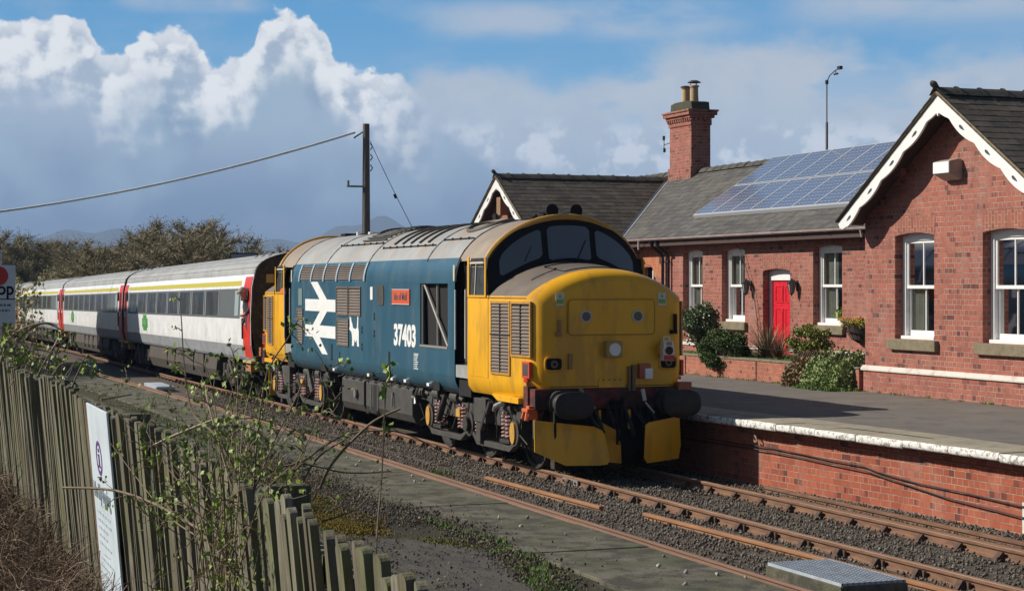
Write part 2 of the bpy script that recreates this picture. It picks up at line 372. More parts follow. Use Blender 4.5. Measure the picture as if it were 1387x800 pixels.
def ground_mat():
    m = bpy.data.materials.new('rough_ground'); m.use_nodes = True; t = m.node_tree; k = N(t); b = t.nodes['Principled BSDF']
    P = k.new('ShaderNodeNewGeometry').outputs['Position']
    c = k.mix(k.ss(k.noise(P, .35, 7, .65), .4, .62), (.062, .055, .042), (.075, .082, .035))
    c = k.mix(k.m('MULTIPLY', k.ss(k.noise(P, 2.6, 7, .7), .48, .66), .75), c, (.115, .10, .078))
    c = k.mix(k.m('MULTIPLY', k.ss(k.noise(P, 26., 4, .7), .45, .7), .5), c, (.03, .026, .02))
    k.put(b.inputs['Base Color'], c); b.inputs['Roughness'].default_value = .95; b.inputs['Specular IOR Level'].default_value = .15
    bn = k.new('ShaderNodeBump'); bn.inputs['Strength'].default_value = 1; bn.inputs['Distance'].default_value = .03
    k.put(bn.inputs['Height'], k.noise(P, 12., 7, .75)); t.links.new(bn.outputs[0], b.inputs['Normal']); return m
M_ground = ground_mat()
def noise2(x, y, s=1.):
    return (math.sin(x*1.3*s+1.7)+math.sin(y*1.9*s+x*.7*s)+math.sin((x+y)*2.9*s+.4)*.5+math.sin((x-y)*4.7*s)*.25)/2.75
# one ground sheet out to the horizon, finer near the place
def grade(x): return 0. if x > -19 else max(-4.5, (x+19)/113.)
def ground_z(x, y):
    base = -.17+(grade(x) if y < 4 else 0)
    if -9.3 < y < -2.3: base = -.085+grade(x)
    if y <= -9.3: base = -.085+grade(x)+.82*min(1, (-9.3-y)/.25)
    return base
xs = [-9000, -4000, -1500, -600, -300, -150, -100]+[-80+2*i for i in range(58)]+[37, 45, 70, 150, 400, 1500, 9000]
ys = [-9000, -3000, -900, -300, -100, -50, -30, -20, -15, -12.5, -11, -10.2, -9.7, -9.55, -9.31, -9.0, -8, -7, -6, -5, -4, -3.2, -2.6, -2.28, -1.6, 0, 1.6, 2.5, 4, 8, 15, 30, 60, 120, 300, 900, 3000, 9000]
gv = [(x, y, ground_z(x, y)+(.03*noise2(x, y) if -9.3 > y > -20 and abs(x) < 60 else 0)) for y in ys for x in xs]
gf = [(j*len(xs)+i, j*len(xs)+i+1, (j+1)*len(xs)+i+1, (j+1)*len(xs)+i) for j in range(len(ys)-1) for i in range(len(xs)-1)]
g = MB().add(gv, gf).build('ground', M_ground, smooth=True, angle=60); tag(g, kind='structure')

# ---- distant hills
def hills():
    def crest(a):     # a in the heading units of the sky, height in metres at 6.2 km
        q = 0
        for c, wd, h in [(-180, 135, 222), (-560, 200, 180), (-340, 420, 150)]:
            q = max(q, h*math.exp(-((a-c)/wd)**2)) if h > 100 else q+h*math.exp(-((a-c)/wd)**2)*.35
        return q+2.5*math.sin(a*.045)+1.5*math.sin(a*.11+1)
    V = []; F = []; A = np.linspace(-1100, 1100, 200); rows = [(5200, 0.), (5600, .55), (6200, 1.), (6900, .7), (7600, 0.)]
    for d, k in rows:
        for a in A:
            t = a/2520.; p = CPOS+(CAX*math.cos(t)+CRT*math.sin(t))*d
            V.append((p.x, p.y, -.3+crest(a)*k*(1+.06*math.sin(a*.09+d))))
    n_ = len(A)
    for j in range(len(rows)-1):
        for i in range(n_-1): F.append((j*n_+i, j*n_+i+1, (j+1)*n_+i+1, (j+1)*n_+i))
    m = mat('hill_heather', (.035, .045, .04), 1, col2=(.05, .045, .03), scale=.004, stretch='world')
    tag(MB().add(V, F).build('hills', m, smooth=True), kind='structure')
hills()

# ---- track geometry: straight to x=-19, then a gentle curve
def trk(x):
    if x >= -19: return 0.
    P = [(-19, .0), (-22, .08), (-31, .4), (-43.3, .82), (-67.9, 1.72), (-92.7, 2.15), (-117, 2.4), (-160, 2.8)]
    for (a, ya), (b, yb) in zip(P, P[1:]):
        if x >= b: return ya+(yb-ya)*(a-x)/(a-b)
    return 2.8
BP = []
for j in range(12):
    BP.append(j)
# ballast bed
bx = [24-.4*i for i in range(140)]+[-32-3*i for i in range(45)]
by = [-2.42, -2.1, -1.6, -1.1, -.5, 0, .5, 1.1, 1.6, 2.3]
bv = [(x, (y+trk(x)), grade(x)-.125+.018*noise2(x*2, y*3)+(-.03 if abs(y) < .55 else 0)) for x in bx for y in by]
bf = [(i*len(by)+j, i*len(by)+j+1, (i+1)*len(by)+j+1, (i+1)*len(by)+j) for i in range(len(bx)-1) for j in range(len(by)-1)]
tag(MB().add(bv, bf).build('ballast_bed', M_ball, smooth=True, angle=60), kind='structure')
rng = np.random.default_rng(11)
def scatter(k, x0, x1, y0, y1, pw=1.): return np.stack([x0+(x1-x0)*rng.uniform(0, 1, k)**pw, rng.uniform(y0, y1, k)], 1)
q = np.concatenate([scatter(23000, 12, -6, -2.38, 2.1, .8), scatter(9000, -6, -24, -2.4, -.8), scatter(5000, 2, 12, .9, 2.05)])
q = q[~((np.abs(np.abs(q[:, 1])-.7525) < .085))]; q = q[~((np.abs(q[:, 1]+1.70) < .07) & (q[:, 0] < 2.75))]; q = q[~((np.abs(q[:, 1]+1.36-(q[:, 0]-4)*.031) < .07) & (q[:, 0] > 3.5))]
z = np.minimum(0, (q[:, 0]+19)/113)-.112+rng.uniform(-.012, .018, len(q))-.03*(np.abs(q[:, 1]) < .55)
stones('ballast_stones', np.stack([q[:, 0], q[:, 1], z], 1), rng.uniform(.014, .034, len(q)), M_stone, seed=3)

# ---- rails, chairs, sleepers
def rail_profile():
    # bullhead rail, top at 0
    return [(-.034, -.006), (-.028, 0), (.028, 0), (.034, -.006), (.034, -.034), (.022, -.046), (.009, -.052), (.009, -.098), (.022, -.104), (.033, -.114), (.033, -.14), (.026, -.145), (-.026, -.145), (-.033, -.14), (-.033, -.114), (-.022, -.104), (-.009, -.098), (-.009, -.052), (-.022, -.046), (-.034, -.034)]
def rail(mb, path, mi=0, top=1):
    pr = rail_profile(); secs = []
    for p in path: secs.append([(p[0], p[1]+a, p[2]+b) for a, b in pr])
    o = len(mb.f); mb.loft(secs, closed=True, cap=(True, True), mi=mi)
    if top is not None:
        nn = len(pr)
        for i in range(len(path)-1):
            for j in (0, 1, 2): mb.mi[o+i*nn+j] = top
track = thing('railway_track', 'rusty bullhead rails in iron chairs on wooden sleepers beneath and ahead of the train', 'railway track', (0, 0, 0))
px = [26, 13]+[13-2*i for i in range(1, 17)]+[-22-3*i for i in range(45)]
for sgn in (-1, 1):
    mb = MB(); rail(mb, [(x, trk(x)+sgn*.7525, grade(x)) for x in px]); mb.build('rail', [M_rust, M_rhead], track)
def chair_mb(flip):
    c = MB(); c.box(-.10, .10, -.19, .19, -.195, -.165); c.box(-.055, .055, -.13, .13, -.165, -.15)
    for s in (-1, 1):   # jaws
        poly = [(s*.035, -.15), (s*.15, -.15), (s*.13, -.12), (s*.062, -.045), (s*.038, -.05)] if s*flip < 0 else [(s*.062, -.15), (s*.16, -.15), (s*.15, -.11), (s*.098, -.035), (s*.068, -.035)]
        c.prism(poly, 'x', -.042, .042)
    for sx in (-1, 1): c.tube([(sx*.07, .155, -.165), (sx*.07, .155, -.135)], .018, 6); c.tube([(sx*.07, -.155, -.165), (sx*.07, -.155, -.135)], .018, 6)
    k = MB(); k.box(-.10, .09, flip*.036, flip*.066, -.125, -.05); return c, k
protos = []
x = 12.6; i = 0; sl_x = []
while x > -34: sl_x.append(x); x -= .76
ch_me = {}
for i, x in enumerate(sl_x):
    if i == 0:
        s_ = MB().box(-.125, .125, -1.29, 1.29, -.33, -.197).build('sleeper', M_slpr, track, bevel=.008)
        for sg in (-1, 1):
            c, k = chair_mb(sg); co = c.build('chair', M_chair, s_); co.location = (0, sg*.7525, 0)
            ko = k.build('rail_key', M_key, s_); ko.location = (0, sg*.7525, 0)
        proto_sl = s_
    else: s_ = copy_tree(proto_sl, track)
    s_.location = (x, trk(x), grade(x))
mb = MB()
for i in range(110):
    x = -34.3-.76*i
    g0 = grade(x); mb.box(x-.12, x+.12, trk(x)-1.25, trk(x)+1.25, g0-.30, g0-.18)
    for s in (-1, 1): mb.box(x-.09, x+.09, trk(x)+s*.75-.16, trk(x)+s*.75+.16, g0-.18, g0-.09)
tag(mb.build('far_sleepers', M_slpr, track), kind='stuff')
# fishplate on the near rail under the nose
mb = MB(); mb.box(-.62, -.05, -.7525-.052, -.7525-.03, -.115, -.03)
for i in range(4): mb.tube([(-.56+i*.145, -.80, -.072), (-.56+i*.145, -.835, -.072)], .02, 6)
mb.build('fishplate', mat('plate_grey', (.22, .2, .185), .7, col2=(.1, .08, .07), scale=14), track, bevel=.003)

# loose rails lying by the track
def loose(name, label, x0, y0, x1, y1, z, group=None, kind='scrap rail', m=M_loose, extra=None, scale=1.):
    t = MB(); L = math.hypot(x1-x0, y1-y0)
    rail(t, [(L*k_/12., 0, grade(x0+(x1-x0)*k_/12.)) for k_ in range(13)], 0, None)
    o = t.build(name, m); o.location = (x0, y0, z); o.rotation_euler = (0, 0, math.atan2(y1-y0, x1-x0)); o.scale = (1, scale, scale)
    return tag(o, label, kind, group)
loose('loose_rail', 'short orange rusty rail lying on the ballast with its cut end near the loco nose', -1.35, -1.73, 2.72, -1.63, -.055, 'loose rails by the track')
loose('loose_rail', 'longer orange rusty rail on the ballast running under the grey grating', 3.55, -1.40, 12.5, -1.12, -.05, 'loose rails by the track')
loose('edge_rail', 'long thin brown rail along the edge of the concrete strip', -60, -2.02, 14, -2.60, -.015, None, 'edge rail', mat('edge_rust', (.22, .125, .085), .8, col2=(.13, .07, .045), scale=4, bump=.2, stretch=(.3, 3, 3)), scale=.65)
loose('wall_side_rail', 'dark brown spare rail lying against the foot of the platform wall', 1.5, 1.42, 13.5, 1.22, -.03, None, 'scrap rail', M_rust, scale=1.)
loose('wall_side_rail', 'second dark brown spare rail lying beside the outer running rail', 2.6, 1.06, 13.5, .98, -.045, None, 'scrap rail', M_rust, scale=1.)

# ---- concrete strip and patches on the near side
M_conc = mat('old_concrete', (.15, .135, .10), .92, col2=(.08, .082, .042), scale=1.3, bump=.7, bscale=40, var=.95, col3=(.048, .043, .034), scale3=3.6, amt3=.85, detail=9, lo=.36, hi=.66, lo3=.42, hi3=.62)
M_asph = mat('dark_asphalt', (.068, .062, .052), .9, col2=(.12, .108, .085), scale=1.7, bump=.9, bscale=45, col3=(.030, .028, .026), scale3=4.5, amt3=.8, speck=((.2, .18, .14), 40, .62, .6), stretch=(.7, 1.6, 1))
mb = MB(); x = -62
while x < 16:
    L = 1.8+random.random()*.6; dz = random.uniform(-.006, .006); yk = -2.65+(.55*max(0, -x)/60)
    mb.box(x+.006, x+L-.006, yk-1.35-random.uniform(0, .12), yk, -.2+grade(x), -.045+dz+grade(x)); x += L
tag(mb.build('concrete_strip', M_conc, bevel=.01), kind='structure')
def ragged(poly, sub=10, amp=.09):
    out = []
    for i in range(len(poly)):
        a = Vector(poly[i]); b = Vector(poly[(i+1) % len(poly)])
        for j in range(sub):
            t = j/sub; p = a.lerp(b, t); out.append((p.x+random.uniform(-amp, amp), p.y+random.uniform(-amp, amp)))
    return out
tag(MB().prism(ragged([(4.6, -5.7), (4.85, -4.78), (5.9, -4.15), (7.6, -4.42), (8.6, -4.7), (12, -5.1), (20, -6), (20, -8.6), (2, -8.6), (1.5, -7.2)], 9, .05), 'z', -.2, -.052).build('asphalt_patch', M_asph, bevel=.01), kind='structure')
tag(MB().prism(ragged([(-40, -8.4), (-40, -4.6), (-8, -4.4), (0, -4.9), (1.5, -5.6), (1.0, -8.6)], 9, .12), 'z', -.2, -.066).build('old_platform_patch', mat('mossy_tar', (.075, .072, .06), .95, col2=(.10, .105, .05), scale=1.2, bump=.8, bscale=22, col3=(.15, .14, .11), scale3=4, amt3=.5), ), kind='structure')
# strip of rubble and dead stuff between the slabs and the tar
def band(k, pts, wd):
    pts = np.array(pts, float); seg = rng.integers(0, len(pts)-1, k); t = rng.uniform(0, 1, k)[:, None]
    return pts[seg]*(1-t)+pts[seg+1]*t+rng.normal(0, 1, (k, 2))*wd
line = [(-12, -3.9), (-8.8, -3.85), (-2.5, -4.1), (1.9, -4.2), (4.26, -4.05), (6.43, -4.28), (8.6, -4.62), (11, -5.0)]
q = np.concatenate([band(5200, line, .16), band(2600, [(-3, -4.4), (1.5, -4.6), (3.6, -4.5)], .35)])
stones('edge_rubble', np.stack([q[:, 0], q[:, 1], -.045+rng.uniform(-.01, .015, len(q))], 1), rng.uniform(.008, .026, len(q)), island_mat('rubble', [(.04, .035, .03), (.10, .09, .075), (.16, .145, .12), (.07, .045, .03)], .95), seed=5)
q = band(60, [(-10, -3.3), (-2, -3.3), (9, -3.4)], .45)
stones('stone_chips', np.stack([q[:, 0], q[:, 1], np.full(len(q), -.03)], 1), rng.uniform(.015, .045, len(q)), island_mat('pale_chip', [(.3, .28, .25), (.42, .4, .36), (.2, .18, .16)], .9), seed=6)
M_leaf = island_mat('spring_leaf', [(.16, .24, .03), (.24, .34, .05), (.33, .44, .08), (.12, .17, .025)], .55, 0, spec=.4)
M_moss = island_mat('yellow_moss', [(.20, .15, .025), (.30, .21, .03), (.13, .13, .025), (.22, .12, .03)], .95, 0)
M_grass = island_mat('grass_blade', [(.06, .13, .02), (.10, .20, .03), (.16, .26, .05), (.13, .14, .05)], .7, 0)
M_dead = island_mat('dead_litter', [(.10, .07, .045), (.18, .135, .09), (.06, .04, .028), (.25, .2, .14)], .95, 0)
def tufts(name, P, h, m, seed=1, per=14, spread=.05, width=.006):
    r = np.random.default_rng(seed); k = len(P)*per; B = np.repeat(P, per, 0)+np.concatenate([r.normal(0, spread, (k, 2)), np.zeros((k, 1))], 1)
    H = h*r.uniform(.4, 1.2, k); a = r.uniform(0, 6.283, k); ln = r.uniform(.1, .8, k)*H
    d = np.stack([np.cos(a), np.sin(a), np.zeros(k)], 1); s = np.stack([-np.sin(a), np.cos(a), np.zeros(k)], 1)*width*r.uniform(.6, 1.4, k)[:, None]
    mid = B+d*(ln*.35)[:, None]+np.stack([np.zeros(k), np.zeros(k), H*.6], 1); top = B+d*ln[:, None]+np.stack([np.zeros(k), np.zeros(k), H], 1)
    V = np.stack([B-s, B+s, mid+s*.8, mid-s*.8, top], 1).reshape(-1, 3); o = np.arange(k)[:, None, None]*5
    F = (np.array([(0, 1, 2), (0, 2, 3), (3, 2, 4)])[None]+o).reshape(-1, 3)
    return fast_mesh(name, V, F, m, kind='stuff')
def on(q, z): return np.stack([q[:, 0], q[:, 1], np.full(len(q), z)], 1)
q = np.concatenate([band(520, [(0.2, -4.9), (2.3, -5.05), (3.4, -4.95)], .20), band(260, [(2.6, -5.3), (4.2, -5.2)], .14), band(200, [(-6, -4.5), (-1, -4.6)], .3)])
tufts('moss', on(q, -.06), .022, M_moss, 2, 26, .035, .006)
q = np.concatenate([band(100, [(5.2, -4.1), (7.2, -4.35), (8.4, -4.62), (10.5, -4.95)], .10), band(26, [(3.0, -4.2), (5.2, -4.1)], .05), band(10, [(-2.2, -2.35), (-1.8, -2.3)], .08), band(70, [(-30, -3.4), (-12, -3.9)], .45), band(260, [(-20, -5.5), (-2, -5.2)], .8), band(30, [(-34, -2.6), (-8, -3.2)], .2)])
tufts('grass_tufts', on(q, -.06), .065, M_grass, 4, 16, .04, .005)
q = band(1600, line, .17); V, F = leaves_arr(on(q, -.035), rng.uniform(.015, .05, len(q)), rng); fast_mesh('leaf_litter', V, F, M_dead, kind='stuff')
q = np.concatenate([band(2600, [(-12, -5.2), (2, -5.4), (9, -6.2)], .9), band(900, [(4.8, -5.0), (7, -5.6), (9, -6.0)], .5)]); V, F = leaves_arr(on(q, -.046), rng.uniform(.012, .04, len(q)), rng); fast_mesh('ground_litter', V, F, M_dead, kind='stuff')
q = np.concatenate([band(700, [(-30, -3.2), (-8, -3.3), (9, -3.3)], .30)]); stones('loose_grit', on(q, -.04), rng.uniform(.004, .013, len(q)), M_stone, seed=8)
q = np.concatenate([band(300, [(-34, -4.2), (-14, -4.6), (-4, -4.9)], .4), band(160, [(5.2, -6.4), (8, -6.1), (10, -6.3)], .25), band(120, [(4.9, -4.75), (6, -4.25), (8.6, -4.75)], .05)]); tufts('moss', on(q, -.055), .02, island_mat('green_moss', [(.12, .14, .03), (.18, .19, .04), (.09, .10, .03), (.2, .18, .05)], .95, 0), 12, 24, .05, .006)
# grey covers and the raised grating
M_galv = mat('galvanised', (.44, .49, .55), .5, metal=.1, col2=(.30, .33, .36), scale=6, col3=(.2, .12, .07), scale3=5, amt3=.25)
gr = thing('grating_step', 'grey metal grating on a concrete box beside the near rail', 'grating', (8.4, -2.3, 0))
t = MB(); t.box(-.02, 1.42, -.02, .70, -.17, .02); t.build('concrete_box', M_conc, gr, bevel=.008)
t = MB()
for i in range(24): t.box(.0+i*.06, .020+i*.06, 0, .68, .022, .050)
for i in range(12): t.box(0, 1.4, .0+i*.0595, .012+i*.0595, .026, .047)
for a in ((0, 1.406, -.006, 0), (0, 1.406, .68, .686)): t.box(a[0], a[1], a[2], a[3], .02, .05)
t.build('bars', M_galv, gr); MB().box(.003, 1.40, .003, .677, .0205, .0225).build('plate_under', mat('dark_under', (.05, .055, .06), .8), gr)
for x, y, L, lb in ((-29.6, -2.05, 2.4, 'flat grey metal cover beside the carriage bogie, the nearer of two'), (-46.5, -1.75, 2.6, 'flat grey metal cover beside the carriages, the farther of two')):
    c = thing('cable_cover', lb, 'cover', (x, y, -.04+grade(x)), -.03, 'grey covers beside the track')
    MB().box(0, L, 0, .52, 0, .09).build('slab', M_galv, c, bevel=.01)
    MB().box(.1, L-.1, .06, .46, .0915, .1).build('lid_plate', M_galv, c)

# ================================================================== PLATFORM
M_pbrick = brick_mat('platform_brick', (.39, .108, .058), (.27, .07, .042), (.42, .31, .24), stain=(.35, .30, .26), stain_amt=.3, mo=.01)
M_ptop = mat('platform_tar', (.14, .125, .108), .9, col2=(.19, .168, .145), scale=.8, bump=.35, bscale=60, col3=(.09, .08, .07), scale3=2.2, amt3=.7, stretch='world', speck=((.28, .25, .21), 50, .62, .6))
M_pedge = mat('coping_stone', (.33, .29, .215), .9, col2=(.22, .19, .14), scale=2.2, bump=.4, bscale=40, stretch='world', col3=(.11, .10, .08), scale3=7, amt3=.5)
M_white = mat('worn_white_paint', (.78, .78, .75), .6, col2=(.30, .26, .21), scale=9, bump=.4, bscale=22, var=.8, lo=.53, hi=.62, col3=(.45, .43, .38), scale3=4, amt3=.5)
EDGE = [(-160, 4.4), (-117, 3.95), (-92, 3.7), (-68, 3.25), (-43, 2.4), (-31, 1.95), (-19, 1.52), (-8, 1.40), (-1, 1.36), (2, 1.50), (4, 1.64), (7, 1.72), (10, 1.76), (20, 1.8)]
def ey(x):
    for (a, ya), (b, yb) in zip(EDGE, EDGE[1:]):
        if a <= x <= b: return ya+(yb-ya)*(x-a)/(b-a)
    return EDGE[-1][1]
PZ = .85
def plat():
    X = [-160, -120, -90, -60, -40, -25]+[-20+i for i in range(40)]
    tp = [(x, ey(x)+.52, PZ-.004+grade(x)) for x in X]; bk = [(x, 30, PZ+.03) for x in X]
    tag(MB().loft([tp, [(x, 4.2, PZ+.0) for x in X], bk]).build('platform', M_ptop, smooth=True), kind='structure')
    tag(MB().loft([[(x, ey(x)+.505, PZ+.001+grade(x)) for x in X], [(x, ey(x)+.93+.05*math.sin(x*.7), PZ+.002+grade(x)) for x in X]]).build('platform_edge_strip', M_pedge), kind='structure')
    wl = [(x, ey(x)+.27, -.3+grade(x)) for x in X]; wt = [(x, ey(x)+.27, PZ-.10+grade(x)) for x in X]
    tag(MB().loft([wl, wt]).build('platform_wall', M_pbrick), kind='structure')
    # deeper, projecting course below the coping
    secs = [[(x, ey(x)+a, b+grade(x)) for x in X] for a, b in ((.27, PZ-.20), (.19, PZ-.20), (.19, PZ-.10), (.27, PZ-.10))]
    tag(MB().loft(secs).build('platform_wall_corbel', M_pbrick), kind='structure')
plat()
M_white2 = mat('white_edge_paint', (.76, .76, .73), .6, col2=(.22, .19, .15), scale=16, bump=.6, bscale=30, var=.85, lo=.50, hi=.60, stretch='world', col3=(.5, .47, .42), scale3=5, amt3=.6)
cop = tag(bpy.data.objects.new('platform_coping', None), kind='structure'); COL.objects.link(cop)
x = -24.; k = 0
while x < 13:
    L = random.uniform(.92, 1.05); a = x+.008; b = x+L-.008; ya, yb = ey(a), ey(b); dz = random.uniform(-.008, .006)+grade(x); dy = random.uniform(-.006, .006)
    t = MB(); z1 = PZ+dz; z0 = PZ-.105+random.uniform(-.012, .006); rr = .022
    prof = [(.5, z0), (.03, z0), (.008, z0+.012), (0, z0+.03), (0, z1-rr), (.007, z1-.007), (rr, z1), (.5, z1+.001)]
    NS = 7; secs = []
    for i in range(NS):
        tt = i/(NS-1); xx = a+(b-a)*tt; yy = ya+(yb-ya)*tt+dy; e_ = .012*(1 if i in (0, NS-1) else 0)
        secs.append([(xx, yy+p+(e_ if p < .2 else 0)+random.uniform(-.003, .003)*(p < .1), zz-(e_*.5 if zz > PZ-.02 and p < .2 else 0)) for p, zz in prof])
    t.loft(secs, closed=True, cap=(True, True), mi=0)
    nn = len(prof)
    for i in range(NS-1):
        for j in (1, 2, 3, 4, 5): t.mi[i*nn+j] = 1
    o = t.build('coping_slab', [M_pedge, M_white2], cop, smooth=True, angle=50); x += L
# cables clipped to the platform wall
M_blk = mat('black_rubber', (.012, .012, .013), .6)
yw = lambda x: ey(x)+.245
pt = [(-6, .44), (.3, .455), (1.1, .47), (2.6, .425), (3.4, .41), (3.75, .36), (4.6, .30), (5.6, .28), (7.2, .22), (10, .2)]
tag(MB().tube([(x, yw(x)-.02, z) for x, z in pt], .009, 6).build('wall_cable', M_blk, smooth=True), 'black cable sagging along the platform wall, the upper of two', 'cable', 'cables on the platform wall')
pt = [(-6, .40), (.3, .41), (1.1, .42), (2.6, .38), (3.5, .35), (4.3, .27), (5.2, .185), (6.2, .14), (7.4, .08), (10, .05)]
tag(MB().tube([(x, yw(x)-.03, z) for x, z in pt], .009, 6).build('wall_cable', M_blk, smooth=True), 'black cable on the platform wall, the lower one that drops away at the right', 'cable', 'cables on the platform wall')
M_faint = mat('faint_paint', (.30, .22, .15), .9, col2=(.16, .07, .04), scale=22, var=.9)
for ch, x, z, lb in (('S', .75, .52, 'faint painted letter on the brick platform wall near the edge of the shadow'), ('0', -.62, .56, 'faint painted zero on the shaded brick platform wall'), ('1', -.66, .18, 'faint painted stroke low on the shaded brick platform wall')):
    o = text_mesh('painted_letter', ch, .24, M_faint, None, (x, ey(x)+.188, z), (R(90), 0, 0), bold=.004); tag(o, lb, 'wall marking')
pl = thing('number_plate', 'small white plate fixed low on the platform wall at the right edge', 'plate', (6.68, ey(6.68)+.262, 0))
MB().box(0, .34, -.012, 0, -.08, .28).build('plate', mat('plate_white', (.7, .7, .68), .5, col2=(.4, .36, .3), scale=12), pl, bevel=.003)
t = MB(); [t.tube([(.06, -.012, z), (.06, -.017, z)], .012, 8) for z in (0, .2)]; t.build('screw', M_blk, pl)

# ================================================================== STATION
M_brick = brick_mat('station_brick', (.365, .125, .088), (.25, .084, .062), (.42, .335, .285), stain=(.36, .30, .27), stain_amt=.25)
M_brick_s = brick_mat('station_brick_soldier', (.34, .12, .08), (.26, .085, .06), (.42, .35, .3), soldier=True)
M_orange = brick_mat('orange_arch_brick', (.50, .17, .08), (.42, .13, .06), (.5, .35, .25), soldier=True, dark=(.3, .1, .06))
M_wht = mat('white_gloss', (.80, .80, .79), .35, col2=(.68, .67, .64), scale=6, var=.4)
M_greyw = mat('sill_stone', (.22, .185, .12), .9, col2=(.13, .11, .075), scale=5, bump=.5, bscale=40, col3=(.10, .10, .04), scale3=9, amt3=.5)
M_slate = island_mat('slate', [(.085, .082, .078), (.115, .108, .10), (.14, .132, .12), (.10, .09, .08), (.075, .075, .078)], .62, .3, 30, moss=((.16, .15, .11), 2.2, .50, .45), spec=.35)
M_slate2 = island_mat('old_slate', [(.065, .055, .045), (.10, .085, .068), (.075, .06, .05), (.12, .10, .08), (.055, .05, .045)], .7, .35, 30, moss=((.16, .145, .10), 3., .50, .5), spec=.3)
M_ridge = island_mat('ridge_tile', [(.075, .07, .06), (.11, .10, .08), (.065, .062, .055)], .8, .4, 30)
M_lead = mat('lead', (.34, .36, .40), .5, metal=.2, col2=(.22, .24, .27), scale=5)
M_room = mat('room_wall', (.30, .28, .25), .9)
M_dkwood = mat('dark_eaves', (.06, .03, .025), .7)
M_plas = mat('render_white', (.62, .57, .52), .9, col2=(.34, .24, .2), scale=4, bump=.4, lo=.5, hi=.66)
def glass_mat(name, tint=(.93, .95, .94), ref=.13):
    m = bpy.data.materials.new(name); m.use_nodes = True; t = m.node_tree; t.nodes.clear(); k = N(t)
    o = k.new('ShaderNodeOutputMaterial'); tr = k.new('ShaderNodeBsdfTransparent'); tr.inputs[0].default_value = (*tint, 1)
    gl = k.new('ShaderNodeBsdfGlossy'); gl.inputs['Roughness'].default_value = .03
    fr = k.new('ShaderNodeFresnel'); fr.inputs[0].default_value = 1.45
    mx = k.new('ShaderNodeMixShader'); k.put(mx.inputs[0], k.m('ADD', k.m('MULTIPLY', fr.outputs[0], 1.6), ref, clamp=True)); t.links.new(tr.outputs[0], mx.inputs[1]); t.links.new(gl.outputs[0], mx.inputs[2]); t.links.new(mx.outputs[0], o.inputs[0]); return m
M_glass = glass_mat('window_glass')
station = thing('station_building', 'single storey red brick station with slate roofs and white scalloped gable boards', 'station building', (-11, 9.8, PZ))
INV = Matrix.Translation((11, -9.8, -PZ))
def SB(mb, name, m, parent=None, **kw):
    """build with world coordinates under the station (or one of its parts)"""
    o = mb.build(name, m, None, **kw); p = parent or station; o.parent = p
    if p is station: o.location = (11, -9.8, -PZ)
    return o
WY, GY, LY = 9.8, 6.9, 7.25
def arch_head(mb, x0, x1, zt, rise, y, n_=10, h=.30, splay=.05, mi=None):
    """flat soldier arch: curved underside, straight splayed top; proud of the wall"""
    lo = [(x0+(x1-x0)*i/n_, zt-rise+rise*(1-(2*i/n_-1)**2)) for i in range(n_+1)]
    up = [(x0-splay+(x1-x0+2*splay)*i/n_, zt+h-.02+.02*(1-(2*i/n_-1)**2)) for i in range(n_+1)]
    for i in range(n_):
        q = [lo[i], lo[i+1], up[i+1], up[i]]
        mb.add([(a, y-.004, b) for a, b in q]+[(a, y+.20, b) for a, b in q], [(0, 1, 2, 3), (0, 4, 5, 1), (3, 2, 6, 7)], mi)
